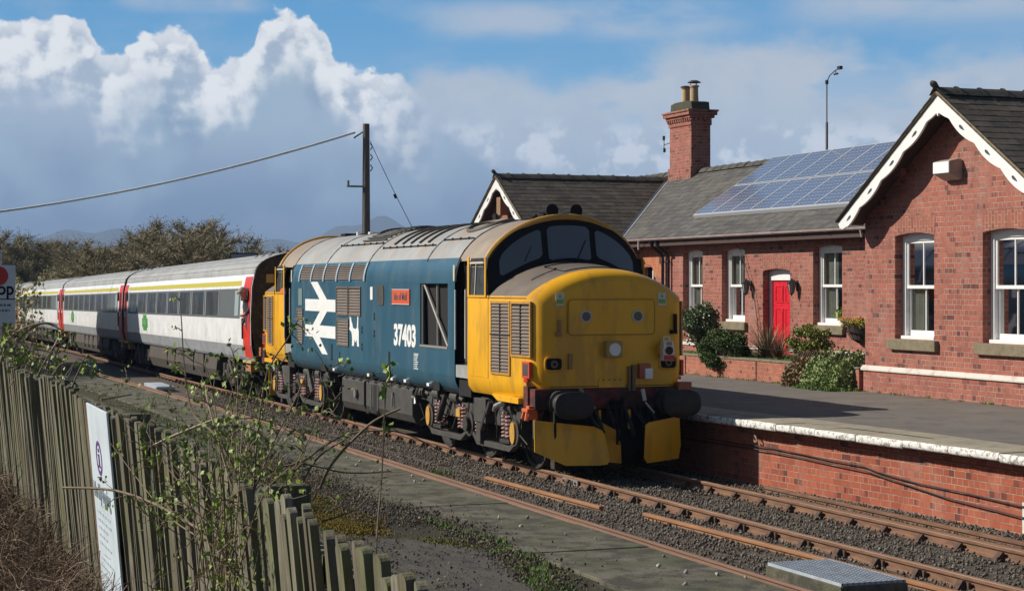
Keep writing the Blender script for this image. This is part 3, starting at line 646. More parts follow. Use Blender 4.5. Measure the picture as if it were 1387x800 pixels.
def window(x0, x1, z0, z1, y, label=None, blind=None, curtain=True, rise=.06, sill=True):
    W = x1-x0; zm = (z0+z1)/2-.0; f = .10; yy = y+.155
    m = MB()
    # box frame with segmental head
    m.box(x0, x0+f, yy, yy+.14, z0, z1); m.box(x1-f, x1, yy, yy+.14, z0, z1); m.box(x0+f, x1-f, yy+.002, yy+.138, z1-f-.03, z1); m.box(x0+f, x1-f, yy-.10, yy+.14, z0, z0+.06)
    w_ = SB(m, 'window', M_wht, bevel=.006)
    s = MB(); a, b = x0+f, x1-f; xm = (a+b)/2
    # upper sash (front), lower sash (behind)
    y1 = yy+.03; s.box(a, a+.045, y1, y1+.04, zm, z1-f-.03); s.box(b-.045, b, y1, y1+.04, zm, z1-f-.03); s.box(a+.045, b-.045, y1+.001, y1+.039, z1-f-.08, z1-f-.03); s.box(a, b, y1-.004, y1+.045, zm-.045, zm+.015); s.box(xm-.014, xm+.014, y1+.004, y1+.035, zm+.015, z1-f-.08)
    y2 = yy+.08; s.box(a, a+.045, y2, y2+.04, z0+.06, zm-.045); s.box(b-.045, b, y2, y2+.04, z0+.06, zm-.045); s.box(a+.045, b-.045, y2+.001, y2+.039, z0+.06, z0+.155); s.box(xm-.014, xm+.014, y2+.004, y2+.035, z0+.155, zm-.045)
    s.build('sash', M_wht, w_, bevel=.004)
    p = MB(); p.holes('y', y1+.018, a+.045, b-.045, zm+.015, z1-f-.08, []); p.build('pane', M_glass, w_); p = MB(); p.holes('y', y2+.018, a+.045, b-.045, z0+.155, zm-.045, []); p.build('pane', M_glass, w_)
    rm = MB(); rm.holes('y', yy+1.4, x0-.4, x1+.4, z0-.3, z1+.1, []); rm.holes('x', x0-.4, yy+.14, yy+1.4, z0-.3, z1+.1, []); rm.holes('x', x1+.4, yy+.14, yy+1.4, z0-.3, z1+.1, []); rm.holes('z', z1+.1, x0-.4, x1+.4, yy+.14, yy+1.4, []); rm.holes('z', z0-.3, x0-.4, x1+.4, yy+.14, yy+1.4, [])
    rm.build('room_recess', M_room, w_)
    if curtain:
        c = MB(); secs = []
        for s0, s1 in ((a-.02, a+.40*W), (b-.26*W, b+.02)):
            top = []; bot = []
            for i in range(25):
                xx = s0+(s1-s0)*i/24; d = yy+.140+.010*math.sin(i*1.7); top.append((xx, d, z1)); bot.append((xx, d+.01, z0))
            c.loft([top, bot])
        c.build('curtain', mat('curtain_sage', (.33, .35, .29), .9, col2=(.22, .25, .20), scale=3), w_, smooth=True)
    if blind:
        c = MB(); z = z1-.1
        while z > blind: c.box(a-.02, b+.02, yy+.135, yy+.158, z-.018, z-.006); z -= .032
        c.build('blind', mat('blind_cream', (.75, .70, .52), .7), w_)
    if sill:
        SBc = MB(); SBc.box(x0-.14, x1+.14, y-.09, y+.16, z0-.19, z0-.003); SBc.build('sill', M_greyw, w_, bevel=.012)
    return w_
# --- main wall
mw = [(-18.32, -17.2, 1.90, 3.68), (-16.15, -14.95, 1.90, 3.68), (-14.05, -12.76, .80, 3.17), (-11.72, -10.47, 1.90, 3.68), (-20.83, -19.97, 2.1, 3.27)]
t = MB(); t.holes('y', WY, -30, 4.5, .8, 4.0, mw, .30); SB(t, 'wall', M_brick)
for x0, x1, z0, z1 in mw[:4]: t = MB(); arch_head(t, x0, x1, z1, .05, WY); SB(t, 'brick_arch', M_brick_s)
# round-headed window with its orange arch
t = MB(); cx, cz, r = -20.4, 3.0, .43
for i in range(20):
    a0 = math.pi*i/20; a1 = math.pi*(i+1)/20
    q = [(cx+r*.8*math.cos(a0), cz+r*.8*math.sin(a0)), (cx+r*1.95*math.cos(a0), cz+r*1.95*math.sin(a0)), (cx+r*1.95*math.cos(a1), cz+r*1.95*math.sin(a1)), (cx+r*.8*math.cos(a1), cz+r*.8*math.sin(a1))]
    t.add([(a, WY-.004, b) for a, b in q]+[(a, WY+.1, b) for a, b in q], [(0, 1, 2, 3), (0, 4, 7, 3)])
SB(t, 'orange_arch', M_orange)
t = MB(); t.box(cx-.43, cx+.43, WY+.12, WY+.17, 2.1, 2.16)
for a in (-.43, -.02, .38): t.box(cx+a, cx+a+.05, WY+.122, WY+.168, 2.16, 3.26)
wn = SB(t, 'window', M_wht); MB().box(cx-.42, cx+.42, WY+.15, WY+.155, 2.1, 3.3).build('pane', mat('dark_glass', (.02, .022, .025), .06), wn)
for x0, x1, z0, z1 in (mw[0], mw[1], mw[3]): window(x0, x1, z0, z1, WY)
t = MB(); t.box(-30, -14.06, WY-.035, WY+.01, 1.27, 1.35); t.box(-12.75, -4.81, WY-.035, WY+.01, 1.27, 1.35); SB(t, 'plinth_band', M_plas)
# door
d = MB(); x0, x1 = -14.05, -12.76
d.box(x0, x0+.08, WY+.17, WY+.29, .8, 3.16); d.box(x1-.08, x1, WY+.17, WY+.29, .8, 3.16); d.box(x0+.08, x1-.08, WY+.172, WY+.288, 2.90, 3.16)
df = SB(d, 'door_frame', M_wht, bevel=.006)
M_red = mat('red_door_paint', (.62, .015, .03), .35, col2=(.52, .012, .025), scale=4)
d = MB(); a, b = x0+.08, x1-.08; d.box(a, b, WY+.22, WY+.265, .85, 2.90)
do = SB(d, 'door', M_red); W_ = b-a
for (u0, u1) in ((.13, .46), (.54, .87)):
    for (v0, v1) in ((.9, 1.35), (1.5, 2.25), (2.38, 2.78)):
        pm = MB(); X0, X1 = a+W_*u0, a+W_*u1; Y = WY+.22
        for (p0, p1, q0, q1) in ((X0, X1, v0, v0+.025), (X0, X1, v1-.025, v1), (X0, X0+.025, v0+.025, v1-.025), (X1-.025, X1, v0+.025, v1-.025)): pm.box(p0, p1, Y-.014, Y-.001, q0, q1)
        pm.box(X0+.05, X1-.05, Y-.010, Y-.001, v0+.05, v1-.05); pm.build('door_panel', M_red, do, bevel=.004)
MB().tube([(a+.08, WY+.12, 1.8), (a+.08, WY+.19, 1.8)], .02, 8).build('door_handle', mat('brass', (.6, .45, .15), .3, metal=.9), do, smooth=True)
# --- gable wings
def wing(xc, yf, hw, zr, ze, wins, xL, xR, slate, far=False):
    """front gable wall plus sides"""
    t = MB(); wt = ze+.05
    t.holes('y', yf, xL, xR, .8, wt, wins, .30)
    k = (zr-.12-wt)/((xR-xL)/2); t.add([(xL, yf, wt), (xR, yf, wt), ((xL+xR)/2, yf, zr-.12)], [(0, 1, 2)])
    t.holes('x', xR, yf, 12.4, .8, wt, []); t.holes('x', xL, yf, WY+.3, .8, wt, [])
    SB(t, 'gable_wall', M_brick)
    if wins:
        for x0, x1, z0, z1 in wins: t = MB(); arch_head(t, x0, x1, z1, .05, yf, h=.30); SB(t, 'brick_arch', M_brick_s)
gw = [(-3.80, -2.57, 1.84, 3.71), (-1.16, .08, 1.84, 3.71)]
wing(-1.75, GY, 3.15, 6.0, 3.98, gw, -4.8, 1.3, M_slate2)
window(*gw[0], GY); window(*gw[1], GY, blind=2.75, curtain=False)
MB_ = MB(); MB_.box(-4.78, -.0+1.28, GY-.05, GY+.01, .8, 1.24); SB(MB_, 'plinth', M_brick)
t = MB(); t.prism([(GY-.085, 1.24), (GY-.085, 1.275), (GY-.03, 1.335), (GY+.01, 1.335), (GY+.01, 1.24)], 'x', -4.84, 1.34); SB(t, 'plinth_band', M_plas, bevel=.008)
wing(-24.2, LY, 3.1, 5.83, 3.85, [(-26.2, -25, 1.8, 3.6), (-23.6, -22.4, 1.8, 3.6)], -27.2, -21.2, M_slate)
window(-23.6, -22.4, 1.8, 3.6, LY); window(-26.2, -25, 1.8, 3.6, LY)
# --- slate roofs
def slates(name, O, U, S, Lu, Ls, m, keep=None, w_=.30, row=.20, seed=1):
    """O eave corner, U unit along the eave, S unit up the slope; overlapping slates as thin pieces"""
    r = random.Random(seed); O = Vector(O); U = Vector(U); S = Vector(S); Nn = U.cross(S).normalized()
    if Nn.z < 0: Nn = -Nn
    t = MB(); i = 0; nrow = int(Ls/row)+1
    for j in range(nrow):
        u = -w_*(.5 if j % 2 else 0)
        while u < Lu:
            a = max(0, u+.004); b = min(Lu, u+w_-.004); u += w_
            if b-a < .03: continue
            s0 = j*row-.015+r.uniform(-.006, .006); s1 = min(Ls, (j+1)*row+.05); lift = .011+r.uniform(-.002, .003); th = .007
            c = O+U*((a+b)/2)+S*((s0+s1)/2)
            if keep and not keep(c): continue
            tw = r.uniform(-.003, .003)
            v = []
            for (uu, ss, hh) in ((a, s0+tw, lift), (b, s0-tw, lift+tw), (b, s1, .002), (a, s1, .002)):
                v.append(O+U*uu+S*ss+Nn*(hh+th))
            for (uu, ss, hh) in ((a, s0+tw, lift-.008), (b, s0-tw, lift+tw-.008), (b, s1, -.006), (a, s1, -.006)):
                v.append(O+U*uu+S*ss+Nn*(hh))
            t.add(v, [(0, 1, 2, 3), (0, 4, 5, 1), (1, 5, 6, 2), (3, 7, 4, 0)])
    return SB(t, name, m, recalc=False)
def zmain(y): return 4.02+(y-9.42)*.655
def zright(x): return 6.0-abs(x+1.75)*.638
def zleft(x): return 5.83-abs(x+24.2)*.638
kS = Vector((0, 1, .655)).normalized(); Lm = math.hypot(3.03, 3.03*.655)
def keep_main(c):
    if c.x > -5.2 and c.z < zright(c.x)-.04: return False
    if -27.5 < c.x < -20.9 and c.z < zleft(c.x)-.04: return False
    return True
slates('roof', (-30.4, 9.42, 4.02), (1, 0, 0), kS, 34.5, Lm, M_slate, keep_main, seed=2)
M_under = mat('roof_felt', (.03, .028, .026), .9)
t = MB(); t.add([(-30.4, 9.44, 3.99), (4.1, 9.44, 3.99), (4.1, 12.45, 5.97), (-30.4, 12.45, 5.97), (4.1, 15.5, 3.95), (-30.4, 15.5, 3.95)], [(0, 1, 2, 3), (3, 2, 4, 5)])
t.holes('y', 15.3, -30, 4.5, .8, 3.9, []); t.holes('x', -30, 9.8, 15.3, .8, 3.95, []); t.add([(-30, 9.8, 3.95), (-30, 15.3, 3.95), (-30, 12.45, 5.9)], [(0, 1, 2)])
SB(t, 'roof_deck', M_under)
for xc, yf, zf, zr, hw, m, sd in ((-1.75, 6.36, zright, 6.0, 3.2, M_slate2, 3), (-24.2, 6.80, zleft, 5.83, 3.15, M_slate2, 4)):
    for s in (1, -1):
        E0 = Vector((xc+s*hw, yf, zr-hw*.638)); S = Vector((-s, 0, .638)).normalized(); L = math.hypot(hw, hw*.638)
        slates('roof', E0, (0, 1, 0), S, 12.6-yf, L, m, (lambda c: c.z > zmain(c.y)-.05 or c.y < 9.4), seed=sd*5+s)
        t = MB(); t.add([(xc+s*hw, yf+.02, zr-hw*.638-.02), (xc, yf+.02, zr-.02), (xc, 12.4, zr-.02), (xc+s*hw, 12.4, zr-hw*.638-.02)], [(0, 1, 2, 3)]); SB(t, 'roof_deck', M_under)
# ridge tiles
def ridge(p0, p1, m, z=.03, crest=.02):
    p0 = Vector(p0); p1 = Vector(p1); d = (p1-p0); L = d.length; d.normalize(); s = d.cross(Vector((0, 0, 1))).normalized(); t = MB(); u = 0; k = 0
    while u < L-.1:
        a = p0+d*u; b = p0+d*min(L, u+.455); q = [(-.16, -.09), (-.10, -.03), (-.05, .02), (0, .045), (.05, .02), (.10, -.03), (.16, -.09)]; dz = random.uniform(-.006, .006)
        secs = [[c+s*x+Vector((0, 0, y*g_+z+dz)) for x, y in q] for c, g_ in ((a, 1), (a+d*.03, 1.), (b-d*.05, 1), (b, 1))]
        t.loft(secs)
        cb = [b-d*.06, b]; t.loft([[c+s*x*1.08+Vector((0, 0, y+.022+z+dz)) for x, y in q] for c in cb], mi=0)
        if k % 1 == 0: pass
        u += .46; k += 1
    return SB(t, 'ridge', m, smooth=True, angle=50)
ridge((-30.3, 12.45, 6.02), (4, 12.45, 6.02), M_ridge); ridge((-1.75, 6.36, 6.02), (-1.75, 12.4, 6.02), M_ridge, crest=.06); ridge((-24.2, 6.8, 5.85), (-24.2, 12.2, 5.85), M_ridge)
# valleys
for xc, hw, zr in ((-1.75, 3.2, 6.0), (-24.2, 3.15, 5.83)):
    for s in (1, -1):
        p0 = Vector((xc+s*hw, 9.42+(zr-hw*.638-4.02)/.655, zr-hw*.638)); p1 = Vector((xc, 9.42+(zr-4.02)/.655, zr))
        a = Vector((s*.14, 0, -.09)); b = Vector((0, .0, 0))
        t = MB(); up = Vector((0, 0, .035)); sv = Vector((s*.13, 0, -.13*.638)); mv = Vector((s*.0, -.13, -.13*.655))
        t.loft([[p0+sv*0+up*.6, p1+up*.6], [p0+Vector((s*.13, 0, 0))+up, p1+Vector((s*.13, 0, 0))+up]]); t.loft([[p0+up*.8, p1+up*.8], [p0+Vector((s*.0, .0, 0))+Vector((s*.05, -.08, .0))+up, p1+Vector((s*.05, -.08, 0))+up]])
        SB(t, 'valley_lead', M_lead)
# bargeboards
def barge(xc, yf, zr, hw, name='bargeboard'):
    zr -= .035
    for s in (-1, 1):
        d = Vector((-s, .638)).normalized()     # up the slope in (x,z), from the foot
        nrm = Vector((-d.y*(-s) if False else 0, 0))
        foot = Vector((xc+s*hw, zr-hw*.638)); L = math.hypot(hw, hw*.638); pd = Vector((-s*.638*-1*-1, -1.)).normalized(); pd = Vector((-s*.538, -.843))  # perpendicular, inward/down
        outer = []; inner = []; NN = 80; lob = 4.5
        for i in range(NN+1):
            u = i/NN; wd = .25+.055*math.cos(2*math.pi*lob*u+.4)
            ph = (lob*u+.06) % 1; wd = .175+.065*abs(math.sin(math.pi*(lob*u+.1)))**.8
            if u < .06: wd = .10+.11*math.sqrt(max(0, 1-(1-u/.06)**2))*1.0
            p = foot+d*(L*u); outer.append((p.x, p.y)); q = p+pd*wd
            if (q.x-xc)*s < 0: q = Vector((xc, p.y-wd/.843*1.0 if False else zr-abs(p.x-xc)*.638-wd/.843))
            inner.append((q.x, q.y))
        t = MB()
        for i in range(NN):
            q = [outer[i], outer[i+1], inner[i+1], inner[i]]
            t.add([(a, yf, b) for a, b in q]+[(a, yf+.04, b) for a, b in q], [(0, 1, 2, 3), (4, 7, 6, 5), (3, 2, 6, 7), (0, 4, 5, 1)])
        b_ = SB(t, name, M_wht)
        for k in range(4):      # dark lens plates on the face, painting the shade of pierced slots
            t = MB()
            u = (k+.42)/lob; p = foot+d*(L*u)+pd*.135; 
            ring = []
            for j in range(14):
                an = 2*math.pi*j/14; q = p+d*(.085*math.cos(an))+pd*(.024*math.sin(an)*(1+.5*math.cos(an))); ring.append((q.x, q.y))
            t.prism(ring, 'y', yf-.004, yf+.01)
            t.build('slot_shade_plate', mat('slot_shadow', (.05, .06, .08), .9), b_)
        # roll moulding along the top edge
        t = MB(); t.tube([(foot.x+s*.03, yf-.02, foot.y+.03), (xc, yf-.02, zr+.035)], .028, 8); SB(t, 'verge', mat('verge_stone', (.26, .20, .12), .9, col2=(.14, .11, .07), scale=6), smooth=True)
    t = MB(); secs = []
    for a, r_, zz in ((0, .05, -.02), (-.12, .055, .07), (-.17, .075, .12), (-.23, .06, .145), (-.26, .02, .15)):
        c = Vector((xc, yf+a+.12, zr+.04+zz)); secs.append([c+Vector((r_*math.cos(q), 0, r_*math.sin(q)*.9)) for q in [2*math.pi*j/10 for j in range(10)]])
    t.loft(secs, closed=True, cap=(True, True)); SB(t, 'finial', M_ridge, smooth=True)
barge(-1.75, 6.42, 6.0, 3.2); barge(-24.2, 6.86, 5.83, 3.15)
# soffits
for xc, yf, yw_, zr, hw in ((-1.75, 6.46, GY, 5.93, 3.2), (-24.2, 6.9, LY, 5.76, 3.15)):
    t = MB(); [t.add([(xc, yf, zr), (xc+s*hw, yf, zr-hw*.638), (xc+s*hw, yw_+.05, zr-hw*.638), (xc, yw_+.05, zr)], [(0, 1, 2, 3)]) for s in (1, -1)]; SB(t, 'soffit', M_dkwood)
t = MB(); t.box(-24.35, -24.05, LY-.32, LY-.04, 4.75, 5.25); SB(t, 'gable_bracket', mat('bracket_brown', (.25, .14, .07), .8))
# gutter, fascia and downpipes
M_gut = mat('gutter_paint', (.46, .38, .37), .55, col2=(.33, .22, .2), scale=2.5, bump=.2)
t = MB(); q = [(-.065, 0)]+[(-.065*math.cos(a), -.065*math.sin(a)) for a in [math.pi*i/8 for i in range(9)]]
for i in range(0, 14):
    a = -21.0+i*1.18; b = min(a+1.18, -4.95)
    if a > -5: break
    t.loft([[(xx, 9.36+p*1.0, 4.005+r_) for p, r_ in q] for xx in (a, b)]); t.loft([[(xx, 9.36+p*1.12, 4.003+r_*1.12) for p, r_ in q] for xx in (a-.03, a+.03)])
SB(t, 'gutter', M_gut, smooth=True)
t = MB(); t.box(-30, -4.81, 9.43, 9.45, 3.80, 3.99); t.box(-30, -4.81, 9.45, 9.8, 3.84, 3.86); SB(t, 'fascia', M_dkwood)
for x in (-19.36, -19.02):
    t = MB(); t.tube([(x, 9.36, 3.95), (x, 9.40, 3.8), (x, 9.66, 3.62), (x, 9.72, 3.5), (x, 9.72, .85)], .042, 8); [t.tube([(x, 9.72, z-.03), (x, 9.72, z+.03)], .055, 8) for z in (3.4, 2.4, 1.5)]; SB(t, 'downpipe', mat('black_iron', (.02, .018, .018), .5), smooth=True)
t = MB(); t.tube([(-9.0, 9.36, 3.95), (-9.0, 9.4, 3.8)], .03, 8); t.tube([(-19.95, 9.3, 3.95), (-19.95, 9.3, 3.72)], .03, 8); SB(t, 'gutter_outlet', M_gut, smooth=True)
# aerial cable dropping down the wall
t = MB(); t.tube([(-15.0, 9.45, 3.95), (-14.95, 9.7, 3.6), (-14.4, 9.74, 2.6), (-14.2, 9.74, 1.9), (-14.1, 9.74, 1.0)], .009, 5); SB(t, 'wall_wire', M_blk)
# chimney
t = MB(); X0, X1, Y0, Y1 = -24.0, -22.6, 12.15, 12.75
t.box(X0-.04, X1+.04, Y0-.04, Y1+.04, 5.4, 6.14); t.box(X0, X1, Y0, Y1, 6.14, 7.32); t.box(X0-.03, X1+.03, Y0-.03, Y1+.03, 7.32, 7.5)
i = X0-.05
while i < X1: t.box(i, i+.07, Y0-.075, Y0-.03, 7.44, 7.52); i += .14
j = Y0-.05
while j < Y1: t.box(X1+.03, X1+.075, j, j+.07, 7.44, 7.52); j += .14
t.box(X0-.09, X1+.09, Y0-.09, Y1+.09, 7.52, 7.60); t.box(X0-.15, X1+.15, Y0-.15, Y1+.15, 7.60, 7.70)
ch = SB(t, 'chimney', M_brick)
MB().box(X0-.18, X1+.18, Y0-.18, Y1+.18, 7.70, 7.75).build('cap_slab', M_brick, ch)
t = MB(); t.prism([(X0+.0, 7.75), (X1-.0, 7.75), (X1-.04, 7.98), (X1-.3, 8.02), (X0+.3, 8.02), (X0+.04, 7.98)], 'y', Y0+.02, Y1-.02); t.build('flaunching', mat('dark_mortar', (.05, .05, .03), .95, col2=(.09, .085, .05), scale=7, bump=.6), ch)
for x, cap in ((-23.55, 0), (-23.02, 1)):
    t = MB(); yc = (Y0+Y1)/2
    prof = [(.125, 8.0), (.115, 8.2), (.112, 8.42), (.14, 8.43), (.14, 8.47), (.10, 8.47), (.10, 8.2)]
    t.loft([[(x+r_*math.cos(a), yc+r_*math.sin(a), z) for a in [2*math.pi*j/16 for j in range(16)]] for r_, z in prof], closed=True); po = t.build('chimney_pot', mat('buff_pot', (.45, .31, .16), .85, col2=(.3, .2, .1), scale=5, bump=.2), ch, smooth=True)
    t = MB()
    if cap: t.loft([[(x+r_*math.cos(a), yc+r_*math.sin(a), z) for a in [2*math.pi*j/16 for j in range(16)]] for r_, z in ((.19, 8.55), (.19, 8.57), (.09, 8.62), (.0, 8.63))], closed=True); [t.tube([(x+.1*math.cos(a), yc+.1*math.sin(a), 8.44), (x+.12*math.cos(a), yc+.12*math.sin(a), 8.56)], .01, 4) for a in (0, 2, 4)]
    else: t.loft([[(x+r_*math.cos(a), yc+r_*math.sin(a), z) for a in [2*math.pi*j/16 for j in range(16)]] for r_, z in ((.15, 8.45), (.16, 8.49), (.10, 8.51), (.0, 8.52))], closed=True)
    t.build('cowl', mat('cowl_metal', (.12, .09, .075), .5, metal=.5), po, smooth=True)
t = MB(); t.tube([(X0, Y0, 6.9), (X0-.28, Y0-.05, 6.86)], .012, 5); t.tube([(X0-.28, Y0-.05, 6.66), (X0-.28, Y0-.05, 7.1)], .012, 5); t.tube([(X0-.28, Y0-.05, 6.66), (X0-.22, Y0-.05, 6.68)], .03, 8)
t.tube([(X0-.30, Y0-.05, 7.0), (X0-.30, Y0-.05, 7.12)], .04, 8); t.tube([(X0-.26, Y0-.05, 6.66), (X0-.26, Y0-.05, 6.76)], .04, 8); t.build('insulator_bracket', M_blk, ch)
# floodlight on the gable
fl = MB(); fl.prism([(GY-.27, 4.87), (GY-.27, 4.67), (GY-.05, 4.56), (GY-.0, 4.56), (GY-.0, 4.86), (GY-.03, 4.91), (GY-.1, 4.91)], 'x', -2.2, -1.72)
o = SB(fl, 'floodlight', mat('floodlight_body', (.40, .36, .31), .5, col2=(.3, .26, .22), scale=8), bevel=.01)
t = MB(); t.box(-2.19, -1.73, GY-.276, GY-.271, 4.675, 4.86); t.build('lens', mat('opal_lens', (.80, .82, .82), .25), o)
t = MB(); t.box(-3.78, -3.45, GY-.1, GY, 5.02-.3, 5.2-.3); SB(t, 'vent_box', M_brick)
# coach lamps by the door
for x, lb in ((-14.62, 'left'), (-12.42, 'right')):
    L = thing('wall_lamp', 'black lantern on the brick wall to the %s of the red door' % lb, 'wall lamp', (x, WY, 2.78), 0, 'lanterns by the red door')
    mk = mat('lantern_black', (.03, .03, .032), .4)
    MB().box(-.04, .04, -.02, 0, -.12, .12).build('back_plate', mk, L, bevel=.005); MB().tube([(0, -.02, .05), (0, -.08, .12), (0, -.14, .12)], .012, 6).build('arm', mk, L)
    t = MB(); t.loft([[(r_*math.cos(a), -.15+r_*math.sin(a), z) for a in [math.pi/3*j for j in range(6)]] for r_, z in ((.02, .16), (.04, .12), (.11, .06), (.11, .045))], closed=True, cap=(True, True)); t.loft([[(r_*math.cos(a), -.15+r_*math.sin(a), z) for a in [math.pi/3*j for j in range(6)]] for r_, z in ((.05, -.17), (.02, -.21), (.01, -.24))], closed=True, cap=(True, True))
    for j in range(6): a = math.pi/3*j; t.tube([(.095*math.cos(a), -.15+.095*math.sin(a), .045), (.05*math.cos(a), -.15+.05*math.sin(a), -.17)], .008, 4)
    t.build('frame', mk, L)
    t = MB(); t.loft([[(r_*math.cos(a), -.15+r_*math.sin(a), z) for a in [math.pi/3*j for j in range(6)]] for r_, z in ((.09, .044), (.046, -.168))], closed=True); t.build('lantern_glass', mat('lantern_pane', (.30, .30, .27), .15), L)
# solar panels
sa = thing('solar_array', 'two rows of blue solar panels with silver frames on the slate roof', 'solar panels', (-18.26, 10.1, zmain(10.1)))
th = math.atan(.655); MX = Matrix.Rotation(th, 4, 'X')
def pv_mat():
    m = bpy.data.materials.new('pv_cells'); m.use_nodes = True; t = m.node_tree; k = N(t); b = t.nodes['Principled BSDF']
    P = k.new('ShaderNodeTexCoord').outputs['Object']; x, y, z = k.sep(P)[:3]
    def grid(v, p, wd): return k.m('LESS_THAN', k.m('ABSOLUTE', k.m('SUBTRACT', k.m('FRACT', k.m('DIVIDE', v, p)), .5)), .5-wd)
    g_ = k.m('MULTIPLY', grid(x, .155, .035), grid(y, .155, .035))
    dx = k.m('ABSOLUTE', k.m('SUBTRACT', k.m('FRACT', k.m('DIVIDE', x, .155)), .5)); dy = k.m('ABSOLUTE', k.m('SUBTRACT', k.m('FRACT', k.m('DIVIDE', y, .155)), .5))
    corner = k.m('GREATER_THAN', k.m('ADD', dx, dy), .84)
    c = k.mix(g_, (.22, .26, .35), (.12, .15, .235)); c = k.mix(corner, c, (.50, .53, .57))
    k.put(b.inputs['Base Color'], c); b.inputs['Roughness'].default_value = .22; b.inputs['Coat Weight'].default_value = .6; b.inputs['Coat Roughness'].default_value = .1; return m
M_pv = pv_mat(); M_alu = mat('pv_frame', (.50, .52, .55), .45, metal=.3)
pp = None
for r_ in range(2):
    for c_ in range(9):
        if pp is None:
            t = MB(); W, H_ = 1.0, 1.38; e = .028
            t.box(0, W, 0, e, 0, .04); t.box(0, W, H_-e, H_, 0, .04); t.box(0, e, e, H_-e, 0, .04); t.box(W-e, W, e, H_-e, 0, .04)
            pp = t.build('panel', M_alu, sa); MB().box(e, W-e, e, H_-e, .005, .034).build('cells', M_pv, pp); o = pp
        else: o = copy_tree(pp, sa)
        off = MX @ Vector((c_*1.012, r_*1.42+.05, .09)); o.location = off; o.rotation_euler = (th, 0, 0)
t = MB(); [t.box(-.05, 9.15, y-.025, y+.02, .04, .088, M=MX) for y in (.25, 1.2, 1.7, 2.6)]; t.box(-.01, 9.15, .02, .05, .03, .12, M=MX); t.build('mounting_rail', M_alu, sa)
# weather mast behind the ridge
ms = thing('weather_mast', 'thin pole with a small wind sensor on a curved arm standing on the roof ridge', 'mast', (-15.9, 12.6, 5.9))
t = MB(); t.tube([(0, 0, -.4), (0, 0, .85)], .026, 8); t.tube([(0, 0, .85), (0, 0, 1.95)], .018, 8); t.tube([(0, 0, .1), (0, 0, .95)], .034, 8); t.build('pole', mat('mast_grey', (.16, .15, .16), .5, metal=.4), ms, smooth=True)
t = MB(); t.tube([(0, 0, 1.95), (.1, .02, 2.1), (.3, .05, 2.2), (.5, .08, 2.26)], .012, 6); t.tube([(.34, .05, 2.2), (.36, .05, 2.12)], .01, 5); t.build('arm', M_blk, ms)
t = MB(); t.box(.42, .56, .04, .12, 2.22, 2.30); t.tube([(.28, .05, 2.12), (.44, .05, 2.12)], .025, 8); t.box(-.03, .03, -.03, .03, 1.90, 2.0); t.build('sensor', M_blk, ms)

# ================================================================== LOCOMOTIVE
M_blue = mat('rail_blue', (.018, .080, .130), .42, col2=(.026, .102, .155), scale=.9, stretch=(1, 1, .35), col3=(.075, .12, .14), scale3=2.4, amt3=.55, coat=.15, bump=.04, bscale=3)
M_yel = mat('warning_yellow', (.80, .405, .005), .42, col2=(.70, .33, .007), scale=1.6, col3=(.30, .17, .04), scale3=4, amt3=.38, stretch=(1, 1, .3), coat=.1, lo3=.47, hi3=.64, speck=((.16, .09, .03), 70, .66, .6), bump=.05, bscale=4)
M_roof = mat('loco_roof_grey', (.33, .335, .33), .6, col2=(.22, .215, .205), scale=1.2, col3=(.33, .24, .16), scale3=1.8, amt3=.7, stretch=(.8, 1, 1), bump=.12, bscale=6)
M_roofb = mat('cab_roof_brown', (.30, .24, .18), .55, col2=(.22, .17, .13), scale=1.8, col3=(.36, .27, .19), scale3=4, amt3=.5, bump=.08, bscale=6)
M_nose = mat('nose_top_grey', (.15, .125, .105), .5, col2=(.22, .175, .135), scale=1.4, col3=(.13, .12, .12), scale3=3, amt3=.5)
M_black = mat('underframe_black', (.018, .017, .016), .75, col2=(.042, .036, .030), scale=4, bump=.3, bscale=30, col3=(.09, .065, .045), scale3=9, amt3=.5)
M_ugrey = mat('underframe_grey', (.055, .052, .048), .65, col2=(.026, .024, .022), scale=4, bump=.25, bscale=30, col3=(.075, .055, .038), scale3=8, amt3=.5)
M_sur = mat('screen_surround', (.010, .010, .011), .75, spec=.2)
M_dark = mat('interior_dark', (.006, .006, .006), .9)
M_lglass = mat('cab_glass', (.085, .095, .115), .06, spec=.8)
M_rbeam = mat('beam_red', (.18, .022, .014), .7, col2=(.03, .014, .012), scale=4, lo=.34, hi=.56, var=.95)
M_louv = mat('louvre_brown', (.155, .12, .095), .65, col2=(.10, .08, .065), scale=3)
M_wdec = mat('white_decal', (.80, .81, .80), .45, col2=(.70, .71, .70), scale=5)
M_steel = mat('worn_steel', (.30, .29, .28), .45, metal=.6, col2=(.16, .14, .12), scale=10)
M_redp = mat('tail_red', (.55, .02, .02), .3)
loco = thing('diesel_locomotive', 'blue diesel locomotive with yellow ends and large white arrows standing at the platform', 'locomotive', (0, 0, 0))
HWB = 1.35
def roofpt(a, w_=HWB, z0=2.85, h=1.02): return (w_*math.cos(a), z0+h*math.sin(a))
XF, XR = -3.91, -14.84
LH = [(-5.74, -4.26, 1.77, 2.82)]
